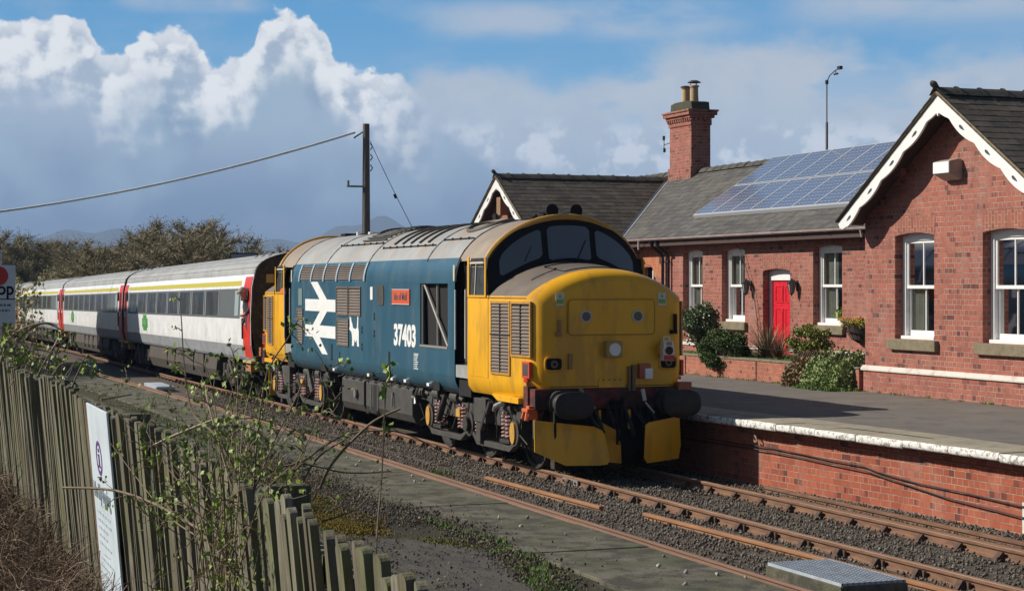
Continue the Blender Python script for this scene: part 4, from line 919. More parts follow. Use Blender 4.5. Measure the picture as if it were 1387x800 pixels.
def body():
    for s in (-1, 1):
        t = MB()
        H = LH if s < 0 else [(-14.5, -13.0, 1.77, 2.82)]
        t.holes('y', s*HWB, XR, XF, 1.32, 2.85, H, -s*.10)
        low = [(s*HWB, 1.32), (s*1.335, 1.22), (s*1.29, 1.12), (s*1.22, 1.04), (s*1.12, 1.0)]
        t.loft([[(x, y, z) for y, z in low] for x in (XR, -9.4, XF)])
        up = [roofpt(i*R(4.5)) for i in range(0, 6)]
        t.loft([[(x, s*y, z) for y, z in up] for x in (XR, -9.4, XF)])
        t.build('body_side', M_blue, loco, smooth=True, angle=30)
    t = MB(); up = [roofpt(R(22.5)+(math.pi-2*R(22.5))*i/28) for i in range(29)]
    t.loft([[(x, y, z) for y, z in up] for x in (XR, -9.4, XF)]); rf = t.build('roof', M_roof, loco, smooth=True, angle=30)
    # solid core so nothing shows through, and bulkheads
    core = [(-1.22, 1.03), (1.22, 1.03), (1.25, 2.85)]+[(q[0]*.93, q[1]-.04) for q in [roofpt(math.pi*i/16) for i in range(17)]][1:-1]+[(-1.25, 2.85)]
    t = MB(); t.prism(core, 'x', XR+.004, XF-.004); t.build('engine_room', M_dark, loco)
    # seams on the roof
    def rb(x, a0, a1, w_=.03, hgt=.022, n_=14):
        secs = []; t = MB()
        for xx in (x-w_/2, x+w_/2): secs.append([(xx, *roofpt(a0+(a1-a0)*i/n_, HWB+hgt, 2.85, 1.02+hgt)) for i in range(n_+1)])
        t.loft(secs)
        for xx in (x-w_/2, x+w_/2): t.loft([[(xx, *roofpt(a0+(a1-a0)*i/n_, HWB-.01, 2.85, 1.01)) for i in range(n_+1)], [(xx, *roofpt(a0+(a1-a0)*i/n_, HWB+hgt, 2.85, 1.02+hgt)) for i in range(n_+1)]])
        t.build('roof_strap', mat('roof_seam', (.10, .085, .07), .7), rf)
    for x in (XR+.02, XF-.02, -12.2, -9.15, -5.6): rb(x, R(20), R(160), .035, .014)
    for x in (-8.3, -7.8, -7.3, -6.8, -6.3): rb(x, R(42), R(138), .05, .035)
    t = MB()
    for s in (-1, 1):
        for (xa, xb, a) in ((-8.8, -5.7, R(38)), (-12.2, -9.2, R(46)), (-5.5, -4.0, R(44))):
            y, z = roofpt(a, HWB+.012, 2.85, 1.032); t.tube([(xa, s*y, z), (xb, s*y, z)], .013, 5)
            x = xa
            while x < xb: t.tube([(x, s*y, z-.02), (x, s*y, z+.025)], .02, 5); x += .42
    for x in np.arange(-8.9, -4.5, .5): t.tube([(x, -.05, 3.86), (x, -.05, 3.90)], .025, 6)
    t.tube([(-8.8, -.05, 3.885), (-4.4, -.05, 3.885)], .012, 5); t.build('roof_rail', M_sur, rf)
    # round silencer hatch with a raised lid, and the fan cowl
    t = MB(); c = (-4.75, -.42); 
    def onroof(x, y, dz=0): return (x, y, 2.85+1.02*math.sqrt(max(0, 1-(y/HWB)**2))+dz)
    ring = [(c[0]+.52*math.cos(a), c[1]+.36*math.sin(a)) for a in [2*math.pi*i/28 for i in range(29)]]
    t.tube([onroof(x, y, .02) for x, y in ring], .035, 6); t.build('hatch_ring', mat('hatch_bronze', (.13, .10, .07), .6), rf, smooth=True)
    t = MB(); t.tube([(-5.35, -.1, 3.86), (-5.6, -.02, 4.0)], .05, 8); t.tube([(-5.6, -.02, 4.0), (-5.45, .0, 3.86)], .03, 8); t.build('exhaust', M_sur, rf, smooth=True)
    t = MB()
    for a in range(7):
        yy = -.95+a*.12; t.tube([onroof(-9.3, yy*.8-.1, .03), onroof(-10.9, yy*.8-.1, .03)], .018, 5)
    t.tube([onroof(-9.25+.0*math.cos(a), .0) for a in (0, 1)], .01, 4)
    ring = [(-10.2+.72*math.cos(a), .0+.72*math.sin(a)) for a in [2*math.pi*i/32 for i in range(33)]]; t.tube([onroof(x, y, .03) for x, y in ring], .05, 6); t.build('fan_grille', mat('fan_dark', (.05, .045, .04), .7), rf)
    t = MB(); t.tube([onroof(-13.2, -.3, -.02), onroof(-13.2, -.3, .07)], .05, 8); t.tube([onroof(-12.9, -.1, -.02), onroof(-12.9, -.1, .04)], .08, 8); t.build('aerial_pot', M_wdec, rf, smooth=True)
    t = MB(); t.box(-14.6, -14.25, -.3, .2, 3.84, 3.91); t.build('roof_box', M_sur, rf)
body()
def louvres(name, x0, x1, z0, z1, y, s=-1, pitch=.055, parent=loco, m=None, fm=None, mull=0, th=.012, frame=.025):
    """framed louvre panel on a side wall; s gives the outward side"""
    a, b = sorted((y+s*.003, y+s*.02)); t = MB(); t.box(x0, x1, a, b, z0, z0+frame); t.box(x0, x1, a, b, z1-frame, z1); t.box(x0, x0+frame, a, b, z0+frame, z1-frame); t.box(x1-frame, x1, a, b, z0+frame, z1-frame)
    for k in range(mull): xm = x0+(x1-x0)*(k+1)/(mull+1); t.box(xm-.012, xm+.012, a, b, z0+frame, z1-frame)
    o = t.build(name, fm or M_louv, parent)
    t = MB(); t.box(x0+frame, x1-frame, *sorted((y+s*.001, y+s*.004)), z0+frame, z1-frame); t.build('shadow_gap', M_dark, o)
    t = MB(); z = z0+frame+.004
    while z < z1-frame-.02:
        t.add([(x0+frame, y+s*.004, z+pitch*.72), (x1-frame, y+s*.004, z+pitch*.72), (x1-frame, y+s*.017, z), (x0+frame, y+s*.017, z)], [(0, 1, 2, 3)]); z += pitch
    t.build('slats', m or M_louv, o); return o
Ys = -HWB
for s in (-1, 1):
    Y = s*HWB
    louvres('side_grille', -11.10, -10.27, 2.20, 2.76, Y, s); louvres('side_grille', -10.22, -9.39, 2.20, 2.76, Y, s)
    louvres('side_grille', -11.08, -10.24, 1.60, 2.13, Y, s); louvres('side_grille', -14.30, -13.80, 1.55, 2.30, Y, s)
    t = MB(); t.box(-14.18, -13.86, *sorted((Y+s*.002, Y+s*.012)), 2.36, 2.72); t.build('frosted_window', mat('frosted_green', (.18, .24, .24), .4), loco)
    # cantrail grilles in the curve of the roof
    for k in range(5):
        xa = -14.0+k*.99; xb = xa+.82; ym = lambda a, h: roofpt(a, HWB+h, 2.85, 1.02+h); A0, A1 = R(3), R(19.5)
        t = MB(); t.loft([[(x, s*ym(A0+(A1-A0)*i/4, .003)[0], ym(A0+(A1-A0)*i/4, .003)[1]) for i in range(5)] for x in (xa, xb)]); g_ = t.build('cantrail_grille', M_dark, loco)
        t = MB()
        for i in range(8):
            a = A0+(A1-A0)*i/8; b_ = a+(A1-A0)/8*.7; p, q = ym(b_, .004), ym(a, .02); t.add([(xa, s*p[0], p[1]), (xb, s*p[0], p[1]), (xb, s*q[0], q[1]), (xa, s*q[0], q[1])], [(0, 1, 2, 3)])
        t.build('slats', M_louv, g_)
    for k in range(6):
        xa = -14.0-.09+k*.99; t = MB(); t.loft([[(x, s*roofpt(R(1+20*i/5), HWB+.028, 2.85, 1.048)[0], roofpt(R(1+20*i/5), HWB+.028, 2.85, 1.048)[1]) for i in range(6)] for x in (xa-.035, xa+.05)]); t.build('grille_rib', mat('rib_pale', (.33, .40, .45), .5), loco)
    # small fittings on the side
    for nm, x0, x1, z0, z1, mm in (('oval_window', -8.30, -7.88, 2.42, 2.80, M_ugrey), ('slot_window', -8.74, -8.58, 2.52, 2.76, M_wdec)):
        t = MB(); r_ = .09 if nm[0] == 'o' else .02; q = [];
        for cx_, cz_, a0 in ((x1-r_, z1-r_, 0), (x0+r_, z1-r_, 90), (x0+r_, z0+r_, 180), (x1-r_, z0+r_, 270)):
            for j in range(5): a = R(a0+j*22.5); q.append((cx_+r_*math.cos(a), cz_+r_*math.sin(a)))
        t.prism(q, 'y', Y, Y+s*.012); t.build(nm, mm, loco)
    for x, zz in ((-8.5, 2.25), (-8.5, 1.93), (-9.32, 1.98), (-9.32, 1.66), (-10.9, 1.44)):
        t = MB(); [t.tube([(x, Y-s*.001, z), (x, Y+s*.008, z)], .035, 8) for z in (zz, zz-.075)]; t.build('side_lock', M_dark, loco)
    for x, zz in ((-8.85, 1.16), (-7.55, 1.43), (-4.95, 1.10), (-12.3, 1.1), (-11.5, 1.45)):
        t = MB(); w_ = .16 if zz < 1.3 else .05; h_ = .07 if zz < 1.3 else .16; yy = Y if zz > 1.3 else s*1.31; t.box(x-w_, x+w_, *sorted((yy-s*.05, yy+s*.008)), zz-h_, zz+h_); t.build('step_recess', M_dark, loco)
    for x in (-11.45, -9.0, -7.5, -6.7, -5.4):
        t = MB(); t.box(x, x+.13, *sorted((s*1.27, s*1.345)), 1.08, 1.13); t.build('jack_mark', M_wdec, loco)
    # plates and numbers
    rz = 0 if s < 0 else math.pi
    sd = lambda x: x if s < 0 else -18.75-x
    t = MB(); a, b = sorted((sd(-7.33), sd(-6.30))); t.box(a, b, *sorted((Y+s*.001, Y+s*.02)), 2.45, 2.72); np_ = t.build('nameplate', mat('plate_red', (.62, .10, .04), .4), loco, bevel=.004)
    t = MB(); [t.box(*q, *sorted((Y+s*.02, Y+s*.024)), *zz) for q, zz in (((a, b), (2.45, 2.458)), ((a, b), (2.712, 2.72)))]; t.build('plate_edge', M_wdec, np_)
    text_mesh('name_lettering', 'Isle of Mull', .185, mat('letter_metal', (.10, .09, .10), .4), np_, ((sd(-6.815)), Y+s*.021, 2.53), (R(90), 0, rz), sx=.95, align='CENTER', bold=.004)
    text_mesh('running_number', '37403', .505, M_wdec, loco, (sd(-7.27), Y+s*.002, 1.735), (R(90), 0, rz), bold=.022, sx=1.04)
    t = MB(); u = sd(-5.95); t.box(u-.13, u+.13, *sorted((Y+s*.001, Y+s*.004)), 1.60, 1.61)
    for k in range(7): t.box(u-.10+.02*(k % 2), u+.11-.03*(k % 3), *sorted((Y+s*.001, Y+s*.004)), 1.57-k*.038, 1.585-k*.038)
    t.box(u-.13, u-.115, *sorted((Y+s*.001, Y+s*.004)), 1.33, 1.60); t.box(u+.03, u+.045, *sorted((Y+s*.001, Y+s*.004)), 1.33, 1.60); t.build('data_panel', M_wdec, loco)
    # double arrow
    o_ = MB(); fx = lambda x: x
    # bars
    yb = sorted((Y+s*.002, Y+s*.008)); X = lambda x: sd(x)
    def poly(pts): 
        q = [(X(x), z) for x, z in pts]; o_.prism(q, 'y', *yb)
    poly([(-13.60, 2.255), (-11.20, 2.255), (-11.20, 2.50), (-13.60, 2.50)]); poly([(-13.60, 1.72), (-11.20, 1.72), (-11.20, 1.965), (-13.60, 1.965)])
    poly([(-13.16, 2.86), (-12.60, 2.86), (-11.86, 2.50), (-12.42, 2.50)]); poly([(-12.40, 2.255), (-11.84, 2.255), (-12.42, 1.965), (-12.98, 1.965)]); poly([(-12.98, 1.72), (-12.42, 1.72), (-11.80, 1.385), (-12.22, 1.385)])
    o_.build('arrow_emblem', M_wdec, loco)
    # small terrier silhouette
    D = [(0.04, 1.0), (0.10, .93), (.16, .98), (.22, .80), (.30, .72), (.36, .60), (.60, .56), (.74, .62), (.80, 1.02), (.88, 1.0), (.86, .62), (.92, .50), (.92, .12), (.95, .0), (.76, .0), (.72, .22), (.64, .14), (.56, .14), (.52, .24), (.48, .12), (.46, 0), (.26, 0), (.28, .20), (.24, .40), (.18, .48), (.08, .50), (0, .56), (.06, .66), (.04, .78)]
    t = MB(); t.prism([(X(-10.18+.72*a), 1.62+.58*b) for a, b in D], 'y', *yb); t.build('terrier_emblem', M_wdec, loco)
# rods seen in the open window of the engine room
t = MB(); t.tube([(-5.62, -1.30, 2.80), (-4.38, -1.30, 1.78)], .028, 6); t.tube([(-5.0, -1.27, 2.82), (-4.98, -1.27, 1.78)], .028, 6); t.tube([(-5.70, -1.31, 2.82), (-5.70, -1.31, 1.78)], .02, 6); t.box(-5.74, -4.26, -1.36, -1.30, 1.74, 1.775); t.build('window_brace', mat('brace_grey', (.24, .22, .20), .6), loco)
# ---- cab end (front); copied and turned for the other end
CAB = []
def C(o): CAB.append(o); return o
def hw(x):  # nose half width
    if x <= -2.3: return 1.345
    return 1.345-.115*((x+2.3)/1.45)**1.3
def ztop(x, y):
    w_ = hw(x); zc = 3.16+(3.02-3.16)*min(1, max(0, (x+2.2)/1.45)); return zc-(zc-2.63)*min(1, abs(y)/w_)**2.3
def nose_sec(x, d=0., zb=1.09, n_=18, top_only=None):
    w_ = hw(min(x, -.85))-d; pts = []
    pts += [(x, -w_*.93, zb), (x, -w_*.985, zb+.10), (x, -w_, zb+.25), (x, -w_, 1.9)]
    pts.append((x, -w_, 2.55-d*.6))
    for i in range(n_+1):
        y = -w_+2*w_*i/n_; yy = y/w_*hw(min(x, -.85)); z = ztop(min(x, -.85), yy)-d*.75
        pts.append((x, y*(.992 if i in (0, n_) else 1), z))
    pts += [(x, w_, 2.55-d*.6), (x, w_, 1.9), (x, w_, zb+.25), (x, w_*.985, zb+.10), (x, w_*.93, zb)]
    return pts
def cab():
    # lower yellow shell from the door to the nose
    nx = [-3.30, -2.9, -2.5, -2.3, -2.0, -1.7, -1.4, -1.1, -.97]
    t = MB(); st = 5; en = 5+19
    secs = [nose_sec(x, 0, 1.09) for x in nx]+[nose_sec(x, 0, 1.27) for x in (-.969, -.93)]
    r_ = .27
    for k in range(1, 9):
        a = math.pi/2*k/8; secs.append(nose_sec(-.93+r_*math.sin(a), r_*(1-math.cos(a)), 1.27))
    sd_ = [s[:6] for s in secs]; sr = [s[-6:] for s in secs]; tp = [s[5:-5] for s in secs]
    t.loft(sd_, mi=0); t.loft(sr, mi=0)
    n0 = len(t.f); t.loft(tp, mi=1)
    m_ = len(tp[0])-1
    for i in range(len(secs)-1):
        for j in range(m_):
            if secs[i][0][0] >= -1.0: t.mi[n0+i*m_+j] = 0
    last = secs[-1]; t.add(last, [tuple(range(len(last)))], 0)
    o = C(t.build('nose', [M_yel, M_nose], loco, smooth=True, angle=40))
    for s in (-1, 1):
        t = MB()
        for z0 in (2.60,): t.tube([(x, s*(hw(x)+.001), z0) for x in np.linspace(-3.2, -.98, 12)], .006, 5)
        t.tube([(-2.33, s*(hw(-2.33)+.001), z) for z in np.linspace(1.35, 2.6, 6)], .005, 5)
        t.build('panel_seam', mat('seam_dark', (.16, .09, .02), .7), o)
        t = MB()
        for k in range(16): t.tube([(-3.2+k*.055, s*(hw(-3)+.000), 1.36), (-3.2+k*.055, s*(hw(-3)+.006), 1.36)], .007, 5)
        t.build('rivet_row', M_yel, o)
    t = MB(); t.tube([(-.657, y, 1.295) for y in np.linspace(-1.0, 1.0, 10)], .006, 5); t.build('front_seam', MATS['seam_dark'], o)
    # bonnet hatch seams
    s_ = MB()
    for (xa, xb, yy) in ((-1.9, -1.15, -.55), (-1.9, -1.15, .55)): s_.tube([(x, yy, ztop(x, yy)+.004) for x in np.linspace(xa, xb, 6)], .010, 5)
    for x in (-1.95, -1.15): s_.tube([(x, y, ztop(x, y)+.004) for y in np.linspace(-.55, .55, 14)], .011, 5)
    s_.tube([(-1.5, y, ztop(-1.5, y)+.004) for y in np.linspace(-.95, -.55, 5)], .007, 5)
    for x in (-1.9, -1.5): s_.tube([(x, -.56, ztop(x, -.56)), (x, -.56, ztop(x, -.56)+.03)], .022, 6)
    s_.build('bonnet_seam', M_sur, o)
    # cab roof and dark arch surround
    def arch(y, k=1.): return 2.85+1.02*math.sqrt(max(0, 1-(y/(HWB*k))**2))
    t = MB(); up = [roofpt(R(19)+(math.pi-2*R(19))*i/28) for i in range(29)]
    t.loft([[(x-.22*(abs(y)/1.35)**2*(1 if x > -3 else 0), y, z) for y, z in up] for x in (XF+.02, -3.3, -2.42)]); C(t.build('cab_roof', M_roofb, loco, smooth=True))
    t = MB(); pts = [(-2.40-.22*(abs(y)/1.35)**2, y, z) for y, z in up]; t.tube(pts, [.05]*len(pts), 8); C(t.build('roof_rim', mat('rim_yellow', (.50, .27, .04), .45, col2=(.36, .19, .05), scale=4), loco, smooth=True))
    def fx(y, z): return -2.13-.26*max(0, z-2.62)/1.2-.24*(abs(y)/1.35)**2.2
    t = MB(); Ysn = np.linspace(-1.33, 1.33, 45); rows = []
    for i in range(9):
        rows.append([(fx(y, zz), y, zz) for y in Ysn for zz in [2.60+(arch(y)-.01-2.60)*i/8]])
    t.loft(rows); 
    for s in (-1, 1):   # wrap round to the cab side
        z1 = arch(1.33); t.add([(fx(1.33, 2.60), s*1.33, 2.60), (fx(1.33, z1), s*1.33, z1), (-2.62, s*1.345, 3.2), (-2.30, s*1.35, 2.61)], [(0, 1, 2, 3)])
    sur = C(t.build('screen_surround', M_sur, loco, smooth=True))
    def pane(y0, y1, lo, hi, n_=14):
        t = MB(); rows = [[], []]; A = []
        for i in range(n_+1):
            y = y0+(y1-y0)*i/n_; e = min(i, n_-i)/n_; rnd = .045*max(0, 1-e/.09)**2
            zl, zh = lo(y)+rnd, hi(y)-rnd; A.append([(fx(y, zl+(zh-zl)*j/4)+.012, y, zl+(zh-zl)*j/4) for j in range(5)])
        t.loft(A); return t.build('windscreen', M_lglass, sur, smooth=True)
    ln = lambda y: ztop(-2.1, y)+.10
    pane(-.36, .36, lambda y: 3.22-.05*(y/.36)**2, lambda y: 3.735-.03*(y/.36)**2)
    for s in (-1, 1):
        y0, y1 = (.46, 1.14); a = pane(min(s*y0, s*y1), max(s*y0, s*y1), lambda y: 3.235-.33*((abs(y)-.40)/.75)**1.4, lambda y: arch(y, .975)-.115-.03*abs(y))
    t = MB(); [t.tube([(fx(y, 3.2)+.03, y, 3.17), (fx(y, 3.5)+.03, y+.18, 3.5)], .008, 4) for y in (.1, -.75)]; t.build('wiper', M_dark, sur)
    # cab side window, pillar and frame
    for s in (-1, 1):
        Y = s*1.35; t = MB()
        fr = [(-3.28, -3.20, 2.60, 3.24), (-2.48, -2.42, 2.60, 3.20)]
        for a, b, c, d in fr: t.box(a, b, *sorted((s*1.34, s*1.358)), c, d)
        t.box(-3.20, -2.48, *sorted((s*1.34, s*1.357)), 2.60, 2.635)
        f_ = C(t.build('side_window_frame', M_yel, loco, bevel=.006))
        t = MB(); t.add([(-3.22, s*1.34, 2.60), (-2.45, s*1.34, 2.60), (-2.45, s*1.31, 3.22), (-3.22, s*1.31, 3.22)], [(0, 1, 2, 3)]); t.build('side_glass', mat('dirty_glass', (.045, .05, .05), .12, col2=(.09, .09, .085), scale=3), f_)
        t = MB(); t.box(-3.2, -2.55, *sorted((s*1.30, s*1.345)), 3.13, 3.16); t.tube([(-2.95, s*1.345, 2.64), (-2.93, s*1.325, 3.14)], .012, 5); t.build('glass_bar', mat('bar_white', (.55, .52, .45), .5), f_)
        # panel above the window (faded brown)
        t = MB(); t.loft([[(x, s*roofpt(R(13+8*i/3), HWB+.003, 2.85, 1.023)[0]*(1), roofpt(R(13+8*i/3), HWB+.003, 2.85, 1.023)[1]) for i in range(4)] for x in (-3.28, -2.60)]); C(t.build('window_header', mat('faded_header', (.40, .25, .17), .6), loco, smooth=True))
        # door recess
        t = MB(); t.box(-3.90, -3.31, *sorted((s*1.05, s*1.20)), 1.05, 3.2); t.box(-3.90, -3.31, *sorted((s*1.10, s*1.28)), 1.0, 1.28); d_ = C(t.build('door_recess', M_dark, loco))
        t = MB(); t.box(-3.90, -3.31, *sorted((s*1.20, s*1.335)), 1.30, 1.50); t.build('kick_panel', mat('kick_grey', (.33, .34, .33), .5, col2=(.2, .2, .19), scale=5), d_)
        t = MB(); t.box(-3.80, -3.40, *sorted((s*1.20, s*1.212)), 1.55, 3.1); t.build('cab_door', mat('door_dark', (.03, .05, .08), .5), d_)
        t = MB(); [t.tube([(x, s*1.365, z0), (x, s*1.365, z1)], .013, 6) for x, z0, z1 in ((-3.84, 1.75, 2.72), (-3.345, 1.62, 2.72))]; t.build('hand_rail', M_wdec, d_)
        t = MB(); t.loft([[(x, s*roofpt(R(0+21*i/6), HWB+.012, 2.85, 1.032)[0], roofpt(R(0+21*i/6), HWB+.012, 2.85, 1.032)[1]) for i in range(7)] for x in (-3.90, -3.80)]); t.build('door_rain_strip', M_sur, d_)
        t = MB(); t.box(-3.98, -3.905, *sorted((s*1.352, s*1.356)), 2.86, 3.12); t.build('cream_edge', mat('cream', (.55, .53, .40), .5), d_)
    # side grilles on the nose
    for s in (-1, 1):
        Y = s*1.30
        M_fr = mat('grille_frame_orange', (.50, .27, .05), .5, col2=(.30, .16, .06), scale=6); M_sl = mat('nose_slat', (.16, .115, .085), .6, col2=(.11, .075, .055), scale=4)
        t = MB(); yb_ = lambda x: s*(hw(x)+.002)
        for (x0, x1, z0, z1) in ((-2.20, -1.49, 1.43, 2.55), (-1.46, -.80, 1.72, 2.55)):
            yy = s*max(hw(x0), hw(x1)) if False else None
            y_a, y_b = hw(x0), hw(x1); ob = MB(); fr_ = .035
            def quad(mb, xa, xb, za, zb_, d): 
                ya, ybb = y_a+(y_b-y_a)*(xa-x0)/(x1-x0), y_a+(y_b-y_a)*(xb-x0)/(x1-x0)
                mb.add([(xa, s*(ya+d), za), (xb, s*(ybb+d), za), (xb, s*(ybb+d), zb_), (xa, s*(ya+d), zb_), (xa, s*(ya-.01), za), (xb, s*(ybb-.01), za), (xb, s*(ybb-.01), zb_), (xa, s*(ya-.01), zb_)], [(0, 1, 2, 3), (0, 4, 5, 1), (1, 5, 6, 2), (2, 6, 7, 3), (3, 7, 4, 0)])
            quad(ob, x0, x1, z0, z0+fr_, .022); quad(ob, x0, x1, z1-fr_, z1, .022); quad(ob, x0, x0+fr_, z0+fr_, z1-fr_, .022); quad(ob, x1-fr_, x1, z0+fr_, z1-fr_, .022)
            g_ = C(ob.build('nose_grille', M_fr, loco)); ob = MB(); quad(ob, x0+fr_, x1-fr_, z0+fr_, z1-fr_, .006); ob.build('shadow_gap', M_dark, g_)
            ob = MB(); z = z0+fr_+.01
            while z < z1-fr_-.03:
                xa, xb = x0+fr_, x1-fr_; ya, ybb = y_a+(y_b-y_a)*(xa-x0)/(x1-x0), y_a+(y_b-y_a)*(xb-x0)/(x1-x0)
                ob.add([(xa, s*(ya+.008), z+.038), (xb, s*(ybb+.008), z+.038), (xb, s*(ybb+.022), z+.002), (xa, s*(ya+.022), z+.002)], [(0, 1, 2, 3)]); z += .052
            ob.build('slats', M_sl, g_); ob = MB(); xm = (x0+x1)/2; quad(ob, xm-.012, xm+.012, z0+fr_, z1-fr_, .026); 
            if z0 < 1.6: quad(ob, x0, x1, 2.03, 2.05, .027)
            ob.build('mullion', M_dark, g_)
        yy = lambda x: s*(hw(x)+.004)
        t = MB(); t.box(-1.10, -.80, *sorted((s*1.22, s*1.262)), 1.42, 1.66); a_ = C(t.build('red_box_frame', mat('frame_red', (.55, .06, .02), .5), loco)); t = MB(); t.box(-1.06, -.85, *sorted((s*1.22, s*1.264)), 1.45, 1.63); t.build('glass', M_ugrey, a_)
        t = MB(); t.box(-1.03, -.88, *sorted((s*1.22, s*1.258)), 1.36, 1.405); C(t.build('red_label', M_redp, loco))
        # ragged bottom with a notch step
        t = MB(); t.prism([(-2.32, 1.11), (-1.15, 1.11), (-1.15, 1.02), (-2.05, 1.02)], 'y', s*1.22, s*1.30); C(t.build('lower_panel', M_yel, loco, bevel=.006))
    NF = -.655
    # nose face fittings
    def disc(mb, y, z, r0, x0, x1, n_=20): mb.tube([(x0, y, z), (x1, y, z)], r0, n_)
    q = []
    for cy_, cz_, a0 in ((.64, 2.52, 0), (-.64, 2.52, 90), (-.64, 2.12, 180), (.64, 2.12, 270)):
        for j in range(6): a = R(a0+j*18); q.append((cy_+.06*math.cos(a), cz_+.06*math.sin(a)))
    t = MB(); t.prism(q, 'x', NF-.01, NF+.018); pn = C(t.build('headcode_panel', M_yel, loco, bevel=.008))
    t = MB(); t.tube([(NF+.02, a, b) for a, b in q+[q[0]]], .008, 5); t.build('panel_bead', mat('bead_shade', (.40, .23, .012), .5), pn)
    for y in (-.42, .42):
        t = MB(); disc(t, y, 2.33, .098, NF, NF+.03); l_ = C(t.build('marker_light', mat('lamp_rim', (.50, .42, .30), .4), loco, smooth=True)); t = MB(); disc(t, y, 2.33, .068, NF+.025, NF+.034); t.build('lens', mat('lens_grey', (.12, .12, .11), .1), l_, smooth=True)
    t = MB(); t.box(NF, NF+.13, -.13, .13, 1.72, 1.96); h_ = C(t.build('headlight', mat('lamp_box', (.36, .24, .07), .5), loco, bevel=.012)); t = MB(); disc(t, 0, 1.84, .095, NF+.13, NF+.14); t.build('lens', mat('lens_clear', (.62, .64, .66), .2, metal=.3), h_, smooth=True)
    for s in (-1, 1):
        t = MB(); q = [(s*.93+.16*math.cos(a)*1.0, 1.63+.115*math.sin(a)) for a in [2*math.pi*i/20 for i in range(20)]]; q = [(s*.93+math.copysign(abs(math.cos(a))**.5*.14, math.cos(a)), 1.63+math.copysign(abs(math.sin(a))**.5*.10, math.sin(a))) for a in [2*math.pi*i/24+.01 for i in range(24)]]
        t.tube([(NF+.008, a, b) for a, b in q+[q[0]]], .016, 6); k_ = C(t.build('tail_light', M_yel, loco, smooth=True))
        t = MB(); t.prism([(s*.93+(a-s*.93)*.93, 1.63+(b-1.63)*.93) for a, b in q], 'x', NF, NF+.006); t.build('light_recess', M_dark, k_); t = MB(); disc(t, s*.93, 1.63, .055, NF, NF+.035); t.build('lens', mat('lens_brown', (.14, .09, .06), .3), k_)
        t = MB(); disc(t, s*.93, 1.63, .025, NF+.03, NF+.045); t.build('bulb', M_sur, k_)
        # warning labels
        t = MB(); t.box(NF, NF+.004, s*.83-.065, s*.83+.065, 2.49, 2.68); w_ = C(t.build('warning_label', mat('label_white', (.55, .6, .5), .5), loco)); t = MB(); t.prism([(s*.83-.03, 2.61), (s*.83+.03, 2.61), (s*.83, 2.665)], 'x', NF+.004, NF+.006); t.box(NF+.004, NF+.006, s*.83-.055, s*.83+.055, 2.52, 2.585); t.build('label_mark', mat('label_green', (.22, .36, .10), .5), w_)
        # lamp brackets
        t = MB()
        if s < 0: t.box(NF, NF+.03, -.86, -.82, 2.08, 2.28); t.box(NF, NF+.05, -.90, -.82, 2.04, 2.10); t.box(NF, NF+.035, -.70, -.64, 1.55, 1.78)
        else: t.box(NF, NF+.05, 1.02, 1.06, 2.10, 2.36); t.box(NF, NF+.06, .96, 1.06, 2.06, 2.12)
        C(t.build('lamp_bracket', mat('bracket_mix', (.32, .17, .06), .6) if s < 0 else M_sur, loco))
    t = MB(); q = [(-.21, 1.27), (.21, 1.27), (.21, 1.38), (.17, 1.42), (-.17, 1.42), (-.21, 1.38)]; t.prism(q, 'x', NF, NF+.012); e_ = C(t.build('centre_plate', M_yel, loco)); t = MB(); [t.tube([(NF+.01, y, 1.385), (NF+.016, y, 1.385)], .012, 6) for y in (-.14, -.045, .045, .14)]; t.build('bolt', M_dark, e_)
    # jumper box beside the tail lamp
    t = MB(); t.box(NF, NF+.10, .42, .60, 1.40, 1.62); j_ = C(t.build('jumper_box', mat('box_red', (.40, .09, .05), .5), loco, bevel=.01)); t = MB(); t.box(NF+.10, NF+.13, .50, .62, 1.40, 1.55); t.build('box_lid', M_wdec, j_); t = MB(); t.box(NF, NF+.06, .32, .37, 1.22, 1.60); t.box(NF, NF+.05, .26, .29, 1.22, 1.58); t.build('bracket', mat('bracket_tan', (.2, .13, .07), .7), j_)
    # beam, buffers, coupling, hoses
    t = MB(); t.box(-.83, -.62, -1.24, 1.24, .96, 1.265); b_ = C(t.build('buffer_beam', M_rbeam, loco, bevel=.01)); [MB().box(-1.02, -.84, ya_, yb2_, .98, 1.3).build('beam_end', M_rbeam, b_, bevel=.01) for ya_, yb2_ in ((-1.27, -1.0), (1.0, 1.27))]
    for s in (-1, 1):
        t = MB(); t.tube([(-.62, s*.8635, 1.055), (-.52, s*.8635, 1.055), (-.50, s*.8635, 1.055), (-.28, s*.8635, 1.055)], [.19, .19, .15, .14], 20); t.tube([(-.30, s*.8635, 1.055), (-.06, s*.8635, 1.055)], .105, 16); u_ = C(t.build('buffer', M_black, loco, smooth=True))
        t = MB(); ov = [(math.copysign(abs(math.cos(a))**.75*.305, math.cos(a)), math.copysign(abs(math.sin(a))**.75*.20, math.sin(a))) for a in [2*math.pi*i/36+.001 for i in range(36)]]
        t.loft([[(x, s*.8635+k*a, 1.055+k*b) for a, b in ov] for x, k in ((-.06, .9), (-.045, 1.0), (-.010, 1.0), (-.003, .975), (0.0, .5), (.001, 0.02))], closed=True, cap=(True, True)); t.build('buffer_head', mat('buffer_black', (.020, .020, .019), .55, spec=.35, col2=(.035, .030, .025), scale=7), u_, smooth=True, angle=60)
